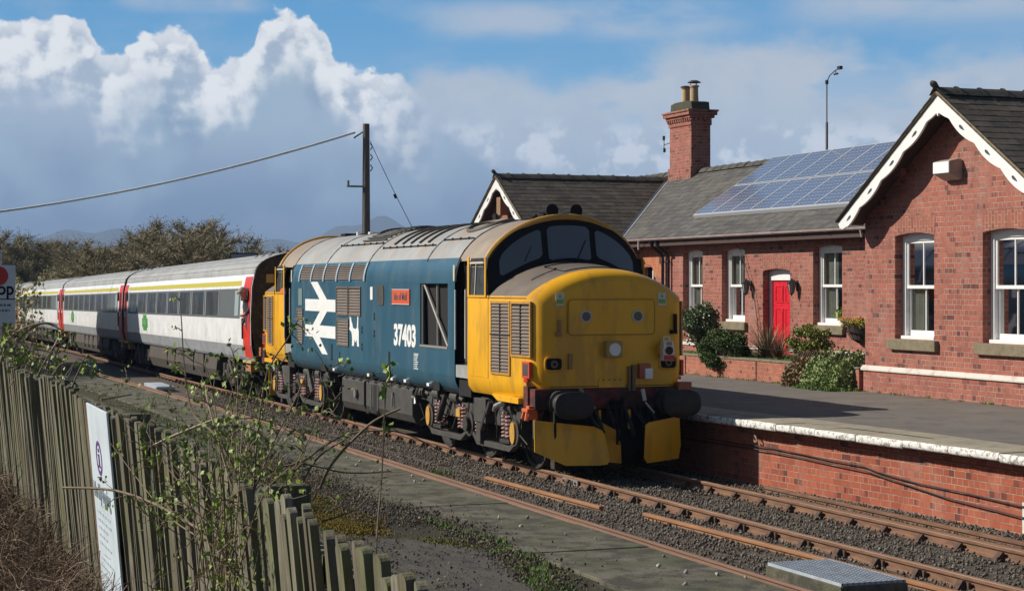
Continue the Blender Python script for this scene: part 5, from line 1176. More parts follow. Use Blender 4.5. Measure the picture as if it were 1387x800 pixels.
    t = MB(); t.tube([(-.62, 0, 1.05), (-.35, 0, 1.05), (-.27, 0, 1.10), (-.24, 0, 1.16)], [.06, .05, .04, .02], 8); t.tube([(-.40, -.05, 1.04), (-.34, -.05, .72), (-.36, .05, .72), (-.42, .05, 1.04)], .022, 6); t.tube([(-.36, -.035, .74), (-.36, -.035, .45), (-.36, .035, .45), (-.36, .035, .74)], .02, 6); C(t.build('coupling', M_sur, loco, smooth=True))
    for k, (y0, y1, zl, rr, mm) in enumerate(((-.34, -.20, .62, .028, M_blk), (.16, .30, .55, .03, M_blk), (.42, .95, .33, .020, M_blk), (.30, .52, .68, .024, M_blk), (-.48, -.14, .60, .028, M_blk), (.55, .66, .72, .024, M_blk), (-.10, .12, .50, .03, M_blk))):
        pts = []
        for i in range(13):
            u = i/12; y = y0+(y1-y0)*u; z = 1.0-(1.0-zl)*math.sin(math.pi*min(u*1.0, 1))**.8 if k == 2 else 1.02-(1.02-zl)*math.sin(u*math.pi*.62)**.9
            pts.append((-.60+.22*math.sin(math.pi*min(1, u*1.1)), y, z))
        t = MB(); t.tube(pts, rr, 7); C(t.build('air_hose', mm, loco, smooth=True))
    t = MB(); t.tube([(-.42, .40, 1.25), (-.38, .42, 1.08)], .03, 6); t.tube([(-.36, .42, 1.06), (-.33, .50, .96), (-.35, .56, .9)], .014, 5); t.build; C(t.build('hose_cock', mat('cock_white', (.5, .5, .42), .4), loco)); t = MB(); t.tube([(-.55, -.55, 1.28), (-.5, -.50, 1.14), (-.48, -.42, 1.08)], .03, 6); t.tube([(-.5, -.40, 1.05), (-.42, -.36, .98)], .02, 6); C(t.build('hose_bracket', mat('cock_brass', (.25, .19, .08), .5), loco))
    for y in (-.26, .22):
        t = MB(); t.tube([(-.5, y, .95), (-.5, y, .66)], .022, 6); C(t.build('post', M_yel, loco))
    t = MB(); t.box(-.78, -.66, -1.32, -1.18, .82, 1.02); t.box(-.86, -.62, -1.36, -1.24, .93, .98); t.tube([(-.72, -1.30, .98), (-.70, -1.34, .80)], .04, 6); t.tube([(-.85, -1.3, .98), (-.87, -1.34, .82)], .03, 6); C(t.build('orange_bracket', mat('bracket_orange', (.62, .13, .03), .5, col2=(.4, .1, .04), scale=12), loco, bevel=.006))
    t = MB(); t.box(-.78, -.60, 1.08, 1.30, 1.14, 1.33); C(t.build('side_step', mat('step_red', (.42, .10, .05), .6), loco))
    # snowploughs
    def plough(p, xs_, xc_):
        t = MB(); n_ = len(p); v = [(x, y, z) for (y, z), x in zip(p, xs_)]; cy_ = sum(a for a, b in p)/n_; cz_ = sum(b for a, b in p)/n_; v.append((xc_, cy_, cz_)); v += [(x-.018, y, z) for (y, z), x in zip(p, xs_)]; f = [(i, (i+1) % n_, n_) for i in range(n_)]+[tuple(range(2*n_, n_, -1))]+[(i, (i+1) % n_, (i+1) % n_+n_+1, i+n_+1) for i in range(n_)]
        t.add(v, f); return C(t.build('snowplough', M_yel, loco, smooth=True, angle=25))
    plough([(-1.29, .82), (-.42, .72), (-.30, .66), (-.255, .58), (-.20, .24), (-.24, .17), (-.36, .155), (-.86, .16), (-1.29, .36)], [-.52, -.34, -.31, -.30, -.26, -.25, -.27, -.36, -.50], -.40)
    plough([(.40, .72), (.46, .76), (.92, .82), (1.02, .80), (1.04, .40), (1.00, .20), (.42, .16), (.36, .24)], [-.31, -.33, -.42, -.44, -.44, -.43, -.29, -.27], -.35)
    plough([(-.22, .78), (.12, .60), (.14, .14), (-.05, .16), (-.22, .22)], [-.62, -.60, -.60, -.62, -.62], -.60)
    t = MB(); [t.box(-.75, -.45, y, y+.03, .45, .95) for y in (-1.0, -.5, .5, .9)]; t.box(-1.1, -.66, -1.0, 1.0, .35, .9); C(t.build('plough_frame', M_dark, loco))
    # horns and roof bits
    for y in (-.22, .19):
        t = MB(); t.tube([(-2.95, y, 3.96), (-2.62, y, 3.97), (-2.50, y, 3.97), (-2.46, y, 3.97)], [.035, .05, .10, .105], 16); t.tube([(-2.8, y, 3.84), (-2.8, y, 3.95)], .03, 6); C(t.build('horn', M_sur, loco, smooth=True))
    t = MB(); t.tube([(-2.75, -.42, 3.8), (-2.72, -.42, 3.89)], .04, 6); t.tube([(-2.85, -.42, 3.88), (-2.65, -.42, 3.89)], .025, 6); C(t.build('roof_clamp', M_sur, loco))
cab()
def turn(o, dx):
    for a in list(o):
        if a.name.startswith(('horn', 'roof_clamp')): continue
        c = copy_tree(a, loco); c.location = (dx, 0, 0); c.rotation_euler = (0, 0, math.pi)
turn(CAB, -18.75)
# orange flag-like lamp on the far cab
t = MB(); t.prism([(-15.95, 2.62), (-15.5, 2.62), (-15.55, 2.74), (-15.75, 2.70)], 'y', -1.36, -1.30); t.build('orange_cover', mat('cover_orange', (.75, .16, .03), .5), loco)
# ---- bogies
def bogie():
    out = []
    b = thing('bogie', None, None); b.parent = loco
    for xa in (-1.68, -3.735, -5.79):
        t = MB(); t.tube([(xa, -1.05, .546), (xa, 1.05, .546)], .085, 10); wh = t.build('wheelset', M_black, b, smooth=True)
        for s in (-1, 1):
            t = MB(); prof = [(.10, s*.70), (.30, s*.76), (.46, s*.70), (.48, s*.68), (.575, s*.68), (.575, s*.705), (.548, s*.71), (.546, s*.815), (.48, s*.815), (.46, s*.78), (.30, s*.79), (.10, s*.80)]
            t.loft([[(xa+r_*math.cos(a), y, .546+r_*math.sin(a)) for a in [2*math.pi*j/36 for j in range(36)]] for r_, y in prof], closed=True); t.build('wheel', [M_black], wh, smooth=True, angle=40)
    for s in (-1, 1):
        o0, o1 = sorted((s*.98, s*1.10)); t = MB()
        t.prism([(-.92, .80), (-.92, .96), (-1.35, 1.0), (-3.0, .86), (-4.5, .86), (-6.1, 1.0), (-6.55, .96), (-6.55, .80), (-6.1, .78), (-5.3, .60), (-2.2, .60), (-1.4, .78)], 'y', o0, o1); t.box(-1.08, -.94, o0, o1, .50, .82)
        t.build('bogie_frame', M_ugrey, b, bevel=.012)
        # equalising tray beams
        for xa, xb in ((-1.58, -3.6), (-3.85, -5.9)):
            t = MB(); x0, x1 = sorted((xa, xb)); t.prism([(x0, .46), (x0+.25, .33), (x1-.35, .33), (x1, .44), (x1, .40), (x1-.33, .24), (x0+.22, .24), (x0-.02, .40)], 'y', *sorted((s*1.06, s*1.16))); t.build('equaliser_beam', M_ugrey, b, bevel=.008)
        for xa, dirs in ((-1.68, (-1,)), (-3.735, (-1, 1)), (-5.79, (1,))):
            t = MB(); t.box(xa-.20, xa+.20, *sorted((s*.95, s*1.12)), .36, .74); t.tube([(xa, s*1.0, .546), (xa, s*1.17, .546)], .20, 20); ab = t.build('axlebox', M_ugrey, b, smooth=True, angle=30)
            if xa != -3.735:
                t = MB(); q = [(xa+.105*math.cos(a), .546+.165*math.sin(a)) for a in [2*math.pi*j/20 for j in range(20)]]; t.prism(q, 'y', *sorted((s*1.17, s*1.20))); t.build('yellow_cover', mat('axle_yellow', (.55, .30, .045), .6, col2=(.30, .16, .04), scale=9), ab, smooth=True, angle=30)
            else:
                t = MB(); t.tube([(xa, s*1.17, .546), (xa, s*1.24, .546)], .12, 14); t.build('axle_cap', M_black, ab, smooth=True, angle=30)
            for d in dirs:
                for k in (0, 1):
                    xs_ = xa+d*(.34+.17*k); t = MB(); P_ = [(xs_+.066*math.cos(a), s*1.10+.066*math.sin(a), .42+.40*i/60) for i in range(61) for a in [i*.628*1.1]]; t.tube(P_, .019, 5); t.build('coil_spring', mat('spring_red', (.42, .26, .25), .5, col2=(.22, .10, .09), scale=20), b, smooth=True)
            if xa != -3.735:
                d = dirs[0]; t = MB(); t.box(min(xa+d*.2, xa+d*.62), max(xa+d*.2, xa+d*.62), *sorted((s*1.0, s*1.17)), .36, .42); t.build('spring_seat', M_black, b, bevel=.006)
        # brake cylinders, pipes, sand boxes
        for xa in (-1.0, -1.95, -3.0, -4.5, -5.45, -6.3):
            t = MB(); t.tube([(xa-.17, s*1.10, .93), (xa+.17, s*1.10, .93)], .095, 14); t.tube([(xa+.17, s*1.10, .93), (xa+.30, s*1.10, .90)], [.05, .03], 8); t.build('brake_cylinder', M_ugrey, b, smooth=True, angle=40)
        for xa in (-2.6, -4.8):
            t = MB(); t.tube([(xa, s*1.20, .97), (xa-.38, s*1.20, .52)], .045, 10); t.tube([(xa-.15, s*1.20, .80), (xa-.38, s*1.20, .52)], .06, 10); t.build('damper', M_ugrey, b, smooth=True)
        t = MB(); t.box(-3.3, -2.75, *sorted((s*1.08, s*1.24)), .62, 1.0); t.box(-3.25, -3.05, *sorted((s*1.1, s*1.22)), .30, .62); t.build('sand_box', M_ugrey, b, bevel=.01); t = MB(); t.box(-4.3, -4.1, *sorted((s*1.10, s*1.20)), .63, .76); t.build('orange_tag', MATS['axle_yellow'], b)
        for k in range(9):
            xa = -1.3-k*.62; t = MB(); z0 = random.uniform(.7, .95); t.tube([(xa, s*1.14, 1.0), (xa+random.uniform(-.1, .1), s*1.17, z0), (xa+random.uniform(-.3, .3), s*1.15, z0-.25), (xa+random.uniform(-.35, .35), s*1.1, .4)], .012, 5); t.build('pipe', M_ugrey if k % 2 else M_black, b, smooth=True)
        t = MB(); t.tube([(-.98, s*1.0, .8), (-.95, s*.80, .35), (-.9, s*.78, .12)], .025, 6); t.box(-1.0, -.84, *sorted((s*.72, s*.84)), .06, .40); t.build('life_guard', M_black, b)
        t = MB(); t.tube([(-1.9, s*1.22, 1.02), (-2.12, s*1.30, .93), (-2.2, s*1.30, .86)], [.045, .045, .03], 8); t.build('step_iron', M_steel, b, smooth=True)
    return b
bg1 = bogie(); bg2 = copy_tree(bg1, loco); bg2.location = (-18.75, 0, 0); bg2.rotation_euler = (0, 0, math.pi)
# fuel tanks and battery boxes
for s in (-1, 1):
    t = MB(); q = [(s*1.18, 1.0), (s*1.25, .95), (s*1.25, .50), (s*1.18, .36), (s*.9, .30), (s*.1, .30), (s*.1, 1.0)]
    t.prism(q, 'x', -9.4, -6.5); t.build('fuel_tank', M_ugrey, loco, bevel=.02)
    t = MB(); t.prism(q, 'x', -11.1, -9.55); t.build('battery_box', M_ugrey, loco, bevel=.02)
    t = MB(); t.box(-9.56, -9.38, *sorted((s*.9, s*1.20)), .35, 1.0); t.build('tank_gap', M_dark, loco); t = MB(); t.box(-8.9, -8.62, *sorted((s*1.24, s*1.253)), .42, .92); t.build('tank_recess', M_dark, loco)
    t = MB(); t.tube([(-9.0, s*1.27, .45), (-9.0, s*1.27, .9)], .012, 5); t.tube([(-8.55, s*1.27, .45), (-8.55, s*1.27, .9)], .012, 5); t.tube([(-7.6, s*1.27, .85), (-7.55, s*1.30, .6)], .02, 6); t.tube([(-10.0, s*1.27, .7), (-10.0, s*1.31, .7)], .09, 14); t.build('tank_fitting', M_steel, loco)
    for k in range(10):
        xa = -6.6-.5*k; t = MB(); t.tube([(xa, s*1.2, 1.02), (xa-.15, s*1.28, .97), (xa-.3, s*1.2, 1.0)], .015, 5); t.build('pipe', M_black, loco)
t = MB(); t.tube([(-6.2, -1.24, 1.0), (-6.32, -1.26, .84), (-6.22, -1.28, .72)], .028, 6); t.tube([(-6.45, -1.26, .82), (-6.3, -1.26, .84)], .03, 6); t.build('filler_pipe', M_steel, loco)
MB().box(-17.9, -.9, -.95, .95, .72, 1.02).build('underframe', M_dark, loco)
# portable tail lamp hung on the nose
tl = thing('tail_lamp', 'white portable tail lamp with a red panel hung on the yellow nose', 'tail lamp', (-.60, .86, 1.66))
t = MB(); t.prism([(-.095, 0), (.095, 0), (.095, .18), (.07, .30), (-.07, .30), (-.095, .18)], 'x', 0, .13); t.build('case', mat('lamp_white', (.72, .70, .64), .45, col2=(.5, .46, .38), scale=12), tl, bevel=.012)
MB().tube([(.13, 0, .155), (.145, 0, .155)], .062, 18).build('lens', mat('lamp_dark', (.02, .012, .012), .15), tl, smooth=True, angle=40)
MB().box(.13, .136, -.085, .085, .01, .085).build('red_panel', M_redp, tl)
MB().box(.13, .135, -.045, .045, .235, .285).build('number_tag', mat('tag_brown', (.35, .22, .15), .6), tl)
MB().tube([(.05, -.05, .29), (.05, -.05, .36), (.05, .05, .36), (.05, .05, .29)], .009, 5).build('handle', M_wdec, tl)
MB().box(.02, .12, -.14, -.09, .10, .25).build('side_clip', mat('clip_orange', (.5, .25, .08), .5), tl)
MB().box(-.05, .02, -.02, .02, .05, .25).build('hook', M_steel, tl)

# ================================================================== CARRIAGES
M_cw = mat('carriage_white', (.88, .89, .90), .35, col2=(.78, .80, .82), scale=1.1, col3=(.5, .5, .48), scale3=2.2, amt3=.12, coat=.3)
M_cg = mat('carriage_skirt_grey', (.30, .32, .35), .45, col2=(.22, .22, .22), scale=2)
M_cr = mat('carriage_red', (.62, .035, .02), .4, col2=(.5, .03, .02), scale=2)
M_cy = mat('stripe_olive', (.50, .43, .03), .45)
M_croof = mat('carriage_roof', (.34, .35, .35), .6, col2=(.22, .22, .21), scale=1.5, col3=(.14, .13, .12), scale3=4, amt3=.35, stretch=(.5, 1, 1))
M_cwin = mat('window_band', (.10, .115, .125), .5)
M_cskirt = mat('carriage_underframe', (.058, .048, .038), .8, col2=(.085, .068, .05), scale=2, col3=(.035, .03, .027), scale3=4, amt3=.6, stretch=(1, 1, .4))
M_cgl = mat('carriage_glass', (.030, .030, .028), .25, spec=.25, col2=(.085, .075, .06), scale=.9, var=.6)
LC = 24.3
def cprof(z):
    P_ = [(.98, 1.24), (1.05, 1.30), (1.35, 1.36), (2.0, 1.375), (2.75, 1.34), (2.95, 1.30), (3.05, 1.26)]
    for (a, ya), (b, yb) in zip(P_, P_[1:]):
        if z <= b: return ya+(yb-ya)*(z-a)/(b-a)
    return 1.26
def strip(t, x0, x1, z0, z1, s, d=0., n_=4, mi=None):
    zs = [z0+(z1-z0)*i/n_ for i in range(n_+1)]; zs = sorted(set(zs+[z for z in (1.05, 1.35, 2.0, 2.75, 2.95) if z0 < z < z1]))
    t.loft([[(x, s*(cprof(z)+d), z) for z in zs] for x in (x0, x1)], mi=mi)
def coach():
    c = thing('carriage', 'x', 'carriage')
    for s in (-1, 1):
        t = MB(); strip(t, -LC+.05, -.05, 1.34, 3.05, s, n_=8); t.build('body_side', M_cw, c, smooth=True)
        t = MB(); strip(t, -LC+.05, -.05, .98, 1.34, s); t.build('lower_band', M_cg, c, smooth=True)
        t = MB(); strip(t, -LC+1.25, -1.45, 2.79, 2.91, s, .004); t.build('stripe', M_cy, c)
        t = MB(); strip(t, -LC+1.25, -1.45, 1.99, 2.72, s, .006); wb = t.build('window_band', M_cwin, c, smooth=True)
        x = -LC+1.55; wd = (LC-3.9)/9
        for k in range(9):
            if k == 8: xa, xb = -2.15, -1.62
            else: xa = -LC+1.62+k*2.32; xb = xa+1.98
            t = MB(); strip(t, xa, xb, 2.05, 2.67, s, .012); t.build('window', M_cgl if k < 8 else mat('frosted_pane', (.34, .42, .42), .3), wb)
            t = MB(); xm = (xa+xb)/2
            if k < 8: strip(t, xa-.07, xa, 2.03, 2.69, s, .016); strip(t, xb, xb+.07, 2.03, 2.69, s, .016); t.build('window_frame', mat('win_frame', (.34, .39, .41), .4), wb)
        # doors at both ends
        for (xa, xb) in ((-1.02, -.10), (-LC+.10, -LC+1.02)):
            t = MB(); strip(t, xa, xb, 1.06, 3.0, s, .008, 8); d_ = t.build('door', M_cr, c, smooth=True)
            t = MB(); e = (xb-xa); strip(t, xa+.22*e, xb-.28*e, 2.05, 2.72, s, .013); t.build('door_window', M_dark, d_)
            t = MB(); xh = xa-.10 if xa > -5 else xb+.10; t.tube([(xh, s*(cprof(2.6)+.03), 2.42), (xh, s*(cprof(2.6)+.03), 2.75)], .03, 6); t.tube([(xa+.05, s*(cprof(1.8)+.03), 1.5), (xa+.05, s*(cprof(2)+.03), 2.0)], .02, 6); t.build('grab_handle', M_sur, d_)
            t = MB(); strip(t, xa+.25*e, xb-.45*e, 1.86, 1.98, s, .014); t.build('door_label', M_wdec, d_)
            t = MB(); t.box(min(xa, xb)-.1, max(xa, xb)+.05, *sorted((s*1.05, s*1.36)), .93, .99); t.build('foot_step', mat('step_yellow', (.40, .33, .12), .7), d_)
        # green badge
        t = MB(); xb_ = -18.6; q = [(xb_+.30*math.cos(a), 1.72+.19*math.sin(a)) for a in [2*math.pi*i/20 for i in range(20)]]
        t.box(xb_-.62, xb_+.62, *sorted((s*1.37, s*1.382)), 1.56, 1.86); t.box(xb_-.38, xb_+.38, *sorted((s*1.37, s*1.381)), 1.46, 1.97); b_ = t.build('green_badge', mat('badge_green', (.06, .28, .05), .4), c, bevel=.03)
        t = MB(); [t.box(xb_-.3, xb_+.3, *sorted((s*1.382, s*1.385)), 1.715+k*.05, 1.73+k*.05) for k in (-1, 0, 1)]; t.build('badge_lines', mat('badge_pale', (.3, .5, .25), .4), b_)
        # skirt
        t = MB(); t.prism([(s*1.20, .97), (s*1.24, .6), (s*1.10, .30), (s*.6, .28), (s*.6, .97)], 'x', -18.6, -5.6); t.build('equipment_skirt', M_cskirt, c, bevel=.02)
        t = MB(); 
        for x_ in (-14.5, -12.9, -11.2, -9.4, -7.6): t.box(x_, x_+.03, *sorted((s*1.2, s*1.25)), .45, .96)
        t.build('skirt_rib', M_black, c)
    # roof with long ribs
    t = MB(); rp = []
    for i in range(25):
        a = math.pi*i/24; rp.append((1.26*math.cos(a)*(1 if abs(math.cos(a)) < .999 else 1), 3.04+.56*math.sin(a)**.85))
    t.loft([[(x, y, z) for y, z in rp] for x in (-LC+.12, -LC/2, -.12)]); rf = t.build('roof', M_croof, c, smooth=True, angle=50)
    t = MB()
    for i in (2, 4, 6, 8, 10, 12, 14, 16, 18, 20, 22): y, z = rp[i]; t.tube([(-LC+.15, y*1.002, z+.004), (-.15, y*1.002, z+.004)], .012, 4)
    t.build('roof_rib', M_croof, rf)
    t = MB()
    for x_ in (-1.3, -2.2, -3.1, -LC+1.3, -LC+2.2): t.box(x_, x_+.5, -.35, .35, 3.58, 3.64); t.tube([(x_, -.6, 3.54), (x_+.4, -.75, 3.49)], .03, 5)
    t.build('roof_vent', mat('vent_dark', (.10, .095, .09), .7), rf)
    # ends
    for sx, x_ in ((1, -.02), (-1, -LC+.02)):
        q = [(-1.24, .98), (1.24, .98), (1.375, 2.0), (1.30, 2.95)]+rp[1:-1]+[(-1.30, 2.95), (-1.375, 2.0)]; t = MB(); t.prism([(a*.995, b) for a, b in q], 'x', x_-.10*sx-.02, x_); e_ = t.build('end_wall', M_black, c, smooth=True, angle=30)
        t = MB(); t.box(*sorted((x_, x_+sx*.22)), -.50, .50, 1.0, 3.05); t.build('gangway', M_sur, e_, bevel=.05); t = MB(); t.box(*sorted((x_, x_+sx*.006)), -1.0, -.82, 2.85, 3.05); t.build('warning_label', mat('label_tan', (.35, .27, .10), .6), e_)
        t = MB(); [t.tube([(x_, y, 1.06), (x_+sx*.42, y, 1.06)], .09, 10) for y in (-.86, .86)]; [t.tube([(x_+sx*.40, y, 1.06), (x_+sx*.43, y, 1.06)], .2, 16) for y in (-.86, .86)]; t.build('buffer', M_black, e_)
        t = MB(); t.box(*sorted((x_, x_-sx*.9)), -1.15, 1.15, .80, .97); t.build('headstock', M_black, e_); t = MB(); t.box(*sorted((x_-sx*.5, x_-sx*1.1)), -1.28, -1.1, .72, .9); t.build('orange_box', mat('box_faded', (.35, .14, .06), .7), e_)
    # bogies
    for xc in (-3.3, -LC+3.3):
        b = thing('bogie', None, None); b.parent = c; b.location = (xc, 0, 0)
        for xa in (-1.3, 1.3):
            t = MB(); t.tube([(xa, -1.0, .457), (xa, 1.0, .457)], .08, 8)
            for s in (-1, 1): t.loft([[(xa+r_*math.cos(a), y, .457+r_*math.sin(a)) for a in [2*math.pi*j/28 for j in range(28)]] for r_, y in ((.1, s*.70), (.40, s*.70), (.48, s*.68), (.485, s*.70), (.457, s*.71), (.457, s*.81), (.39, s*.81), (.38, s*.76), (.1, s*.80))], closed=True)
            t.build('wheelset', M_black, b, smooth=True, angle=40)
            for s in (-1, 1):
                t = MB(); t.box(xa-.16, xa+.16, *sorted((s*.95, s*1.16)), .30, .62); t.tube([(xa, s*1.1, .457), (xa, s*1.22, .457)], .11, 12); t.tube([(xa+.3, s*1.08, .42), (xa+.3, s*1.08, .8)], .09, 10); t.tube([(xa-.3, s*1.08, .42), (xa-.3, s*1.08, .8)], .09, 10); t.build('axlebox', M_cskirt, b, bevel=.01)
        for s in (-1, 1):
            t = MB(); t.prism([(-1.9, .62), (-1.9, .76), (-.6, .80), (-.45, .64), (.45, .64), (.6, .80), (1.9, .76), (1.9, .62), (.8, .60), (.5, .45), (-.5, .45), (-.8, .60)], 'y', *sorted((s*.98, s*1.10))); t.build('side_frame', M_cskirt, b, bevel=.01)
            t = MB(); t.box(-.28, .28, *sorted((s*1.0, s*1.22)), .28, .50); t.tube([(-.55, s*1.2, .9), (.1, s*1.2, .5)], .045, 8); t.tube([(.55, s*1.16, .95), (.55, s*1.16, .4)], .05, 8); t.build('damper', M_cskirt, b)
    t = MB(); t.box(-LC+.4, -.4, -.9, .9, .6, .99); t.build('floor_frame', M_dark, c)
    return c
GR = -math.atan(.21/23.8)
co = coach()
CP = [(-18.62, .0), (-43.3, .85), (-67.9, 1.74), (-92.7, 2.15), (-117, 2.4)]
LB = ['white carriage with red doors coupled behind the locomotive with a person at its door window', 'second white carriage behind the locomotive crossed by a broad slanting shadow', 'third white carriage from the locomotive seen small between two red doors', 'rearmost visible white carriage half hidden by the stop sign']
for i in range(4):
    c = co if i == 0 else copy_tree(co)
    p, q = CP[i], CP[i+1]; c.location = (p[0], p[1], (0, -.21, -.42, -.63)[i]); c.rotation_euler = (0, GR, math.atan2(p[1]-q[1], p[0]-q[0])); tag(c, LB[i], 'carriage', 'carriages of the train')
# person leaning out of the front door window of the first carriage
def person(loc, rz):
    me = bpy.data.meshes.new('person'); V = [(0, 0, -.55), (0, 0, -.25), (0, -.02, .0), (0, -.10, .22), (0, -.17, .30), (0, -.24, .40), (0, -.28, .50), (.17, -.10, .16), (.24, -.26, -.02), (.18, -.36, -.10), (.10, -.40, -.09), (-.17, -.06, .16), (-.25, .02, -.08), (-.20, -.10, -.26), (-.14, -.16, -.30)]
    Ed = [(0, 1), (1, 2), (2, 3), (3, 4), (4, 5), (5, 6), (3, 7), (7, 8), (8, 9), (9, 10), (3, 11), (11, 12), (12, 13), (13, 14)]
    me.from_pydata(V, Ed, []); o = bpy.data.objects.new('person', me); COL.objects.link(o); sk = o.modifiers.new('skin', 'SKIN'); sv = me.skin_vertices[0].data
    for i, r_ in enumerate([.15, .15, .16, .12, .06, .085, .09, .07, .05, .04, .03, .07, .05, .04, .03]): sv[i].radius = (r_*(1.15 if i < 3 else 1), r_)
    sv[0].use_root = True; ss_ = o.modifiers.new('subsurf', 'SUBSURF'); ss_.levels = 2; ss_.render_levels = 2
    dg = bpy.context.evaluated_depsgraph_get(); m2 = bpy.data.meshes.new_from_object(o.evaluated_get(dg)); bpy.data.objects.remove(o)
    skin = mat('skin', (.45, .24, .17), .6); coat_ = mat('dark_jacket', (.05, .035, .045), .85)
    m2.materials.clear(); m2.materials.append(coat_); m2.materials.append(skin)
    for p in m2.polygons:
        c = p.center; p.use_smooth = True
        if c.z > .285 or (c.y < -.33 and c.z < 0): p.material_index = 1
    o = bpy.data.objects.new('person', m2); COL.objects.link(o); o.location = loc; o.rotation_euler = (0, 0, rz)
    tag(o, 'person in a dark jacket leaning out of the red carriage door window', 'person')
    t = MB(); 
    def ell(c, r, n1=12, n2=8, zc=None):
        secs = [[(c[0]+r[0]*math.sin(b)*math.cos(a), c[1]+r[1]*math.sin(b)*math.sin(a), c[2]+r[2]*math.cos(b)) for a in [2*math.pi*i/n1 for i in range(n1)]] for b in [(.02+(zc or math.pi-.02)*j/n2) for j in range(n2+1)]]
        t.loft(secs, closed=True)
    ell((0, -.255, .475), (.098, .112, .115), zc=1.75); t.build('hair', mat('grey_hair', (.36, .32, .29), .9), o, smooth=True)
    t = MB(); ell((0, -.385, .43), (.018, .028, .022)); ell((.092, -.27, .44), (.015, .025, .03)); ell((-.092, -.27, .44), (.015, .025, .03)); t.build('face_features', skin, o, smooth=True)
    t = MB(); ell((.035, -.365, .455), (.012, .01, .01)); ell((-.035, -.365, .455), (.012, .01, .01)); t.build('eye', M_dark, o, smooth=True)
    return o
person((-19.20, -1.24, 2.16), .35)

# ================================================================== GARDEN IN FRONT OF THE STATION
M_gbrick = brick_mat('garden_wall_brick', (.40, .14, .085), (.31, .10, .065), (.45, .34, .27))
gw_ = thing('garden_wall', 'low red brick planter wall below the shrubs in front of the station', 'garden wall', (-14, 6.8, PZ))
t = MB(); t.box(0, 9.15, 0, .24, 0, .40)
t.build('wall', M_gbrick, gw_)
t = MB(); x = 0
while x < 9.1: t.box(x+.003, min(9.17, x+.45)-.003, -.02, .26, .402, .44+random.uniform(0, .006)); x += .45
t.build('coping', M_greyw, gw_, bevel=.008)
t = MB(); [t.box(x, x+.02, -.012, -.001, 0, .40) for x in (1.95, 3.6, 5.2, 6.75)]; t.build('joint', M_blk, gw_)
# fill of soil and grass behind
q = MB().box(-14, -4.86, 7.04, 9.78, PZ-.05, PZ+.36).build('planter_soil', mat('soil', (.05, .04, .028), .95, col2=(.07, .08, .03), scale=4, bump=.6)); tag(q, kind='structure')
q = np.concatenate([np.stack([rng.uniform(-14, -8.5, 500), rng.uniform(7.06, 8.6, 500)], 1)]); tufts('planter_grass', on(q, PZ+.35), .10, M_grass, 6, 16, .05, .007)
q = np.stack([rng.uniform(-7.0, -4.9, 260), rng.uniform(6.25, 6.82, 260)], 1); q = q[(q[:, 1] > 6.78-(q[:, 0]+7.1)*.45) | (q[:, 0] > -6.2)]; tufts('verge_grass', on(q, PZ), .07, M_grass, 7, 26, .06, .008)
q = np.concatenate([np.stack([rng.uniform(-14, -5, 46), rng.uniform(6.70, 6.79, 46)], 1), np.stack([rng.uniform(-4.8, 1.3, 16), rng.uniform(6.78, 6.84, 16)], 1)]); tufts('wall_foot_weeds', on(q, PZ), .05, M_grass, 8, 14, .04, .006)
fn = thing('wire_guard', 'thin wire guard standing above the planter wall', 'wire guard', (-10.2, 6.85, PZ+.44))
t = MB(); t.tube([(0, 0, .25), (1.4, 0, .24), (3.2, .02, .18)], .008, 5); t.build('top_wire', M_sur, fn); t = MB(); [t.tube([(a, 0, -.04), (a, 0, .25)], .009, 5) for a in (0, 1.4)]; t.tube([(3.2, .02, .18), (2.95, -.05, -.1), (3.3, -.05, -.35)], .008, 5); t.build('stake', M_sur, fn)

def bush(name, label, c, r, mleaf, mwood, n_leaf, lsz, seed, trunk_h=.25, clumps=26, cat='shrub', group=None, flat=0.):
    """stems from a base to leafy clumps spread through the crown"""
    r_ = np.random.default_rng(seed); c = np.array(c, float); r = np.array(r, float)
    t0 = thing(name, label, cat, tuple(c), 0, group)
    d = r_.normal(0, 1, (clumps, 3)); d /= np.linalg.norm(d, axis=1)[:, None]; rad = r_.uniform(.45, 1., clumps)**.6
    cc = d*rad[:, None]*r*.78; cc[:, 2] = np.maximum(cc[:, 2], -r[2]*(.75 if flat == 0 else .95))+trunk_h+r[2]
    t = MB()
    for q in cc:
        m_ = np.array([q[0]*.35+r_.normal(0, .03), q[1]*.35+r_.normal(0, .03), q[2]*.5]); t.tube([(r_.normal(0, .03), r_.normal(0, .03), -.08), tuple(m_), tuple(q)], [.018, .012, .004], 5)
    t.build('stems', mwood, t0)
    P = []
    for q in cc:
        k = int(n_leaf/clumps); s = r_.uniform(.22, .36)*min(r[0], r[2]); e = r_.normal(0, 1, (k, 3)); e /= np.linalg.norm(e, axis=1)[:, None]; P.append(q+e*(r_.uniform(.25, 1, k)**.5)[:, None]*s*np.array([1.15, 1.15, .85]))
    P = np.concatenate(P); V, F = leaves_arr(P, r_.uniform(.6, 1.25, len(P))*lsz, r_); fast_mesh('foliage', V, F, mleaf, t0); return t0
M_wood = mat('bush_wood', (.10, .075, .05), .9, col2=(.06, .045, .03), scale=20)
M_lv1 = island_mat('laurel_leaf', [(.045, .075, .025), (.07, .11, .035), (.11, .15, .06), (.17, .20, .10)], .38, 0, spec=.6)
M_lv2 = island_mat('yew_needle', [(.025, .055, .015), (.045, .085, .02), (.08, .13, .03), (.13, .18, .045)], .6, 0)
M_lv3 = island_mat('gold_conifer', [(.10, .14, .025), (.16, .20, .035), (.24, .26, .05), (.32, .28, .08)], .6, 0)
M_lv4 = island_mat('juniper', [(.17, .25, .08), (.25, .33, .12), (.34, .41, .17), (.27, .30, .11)], .7, 0)
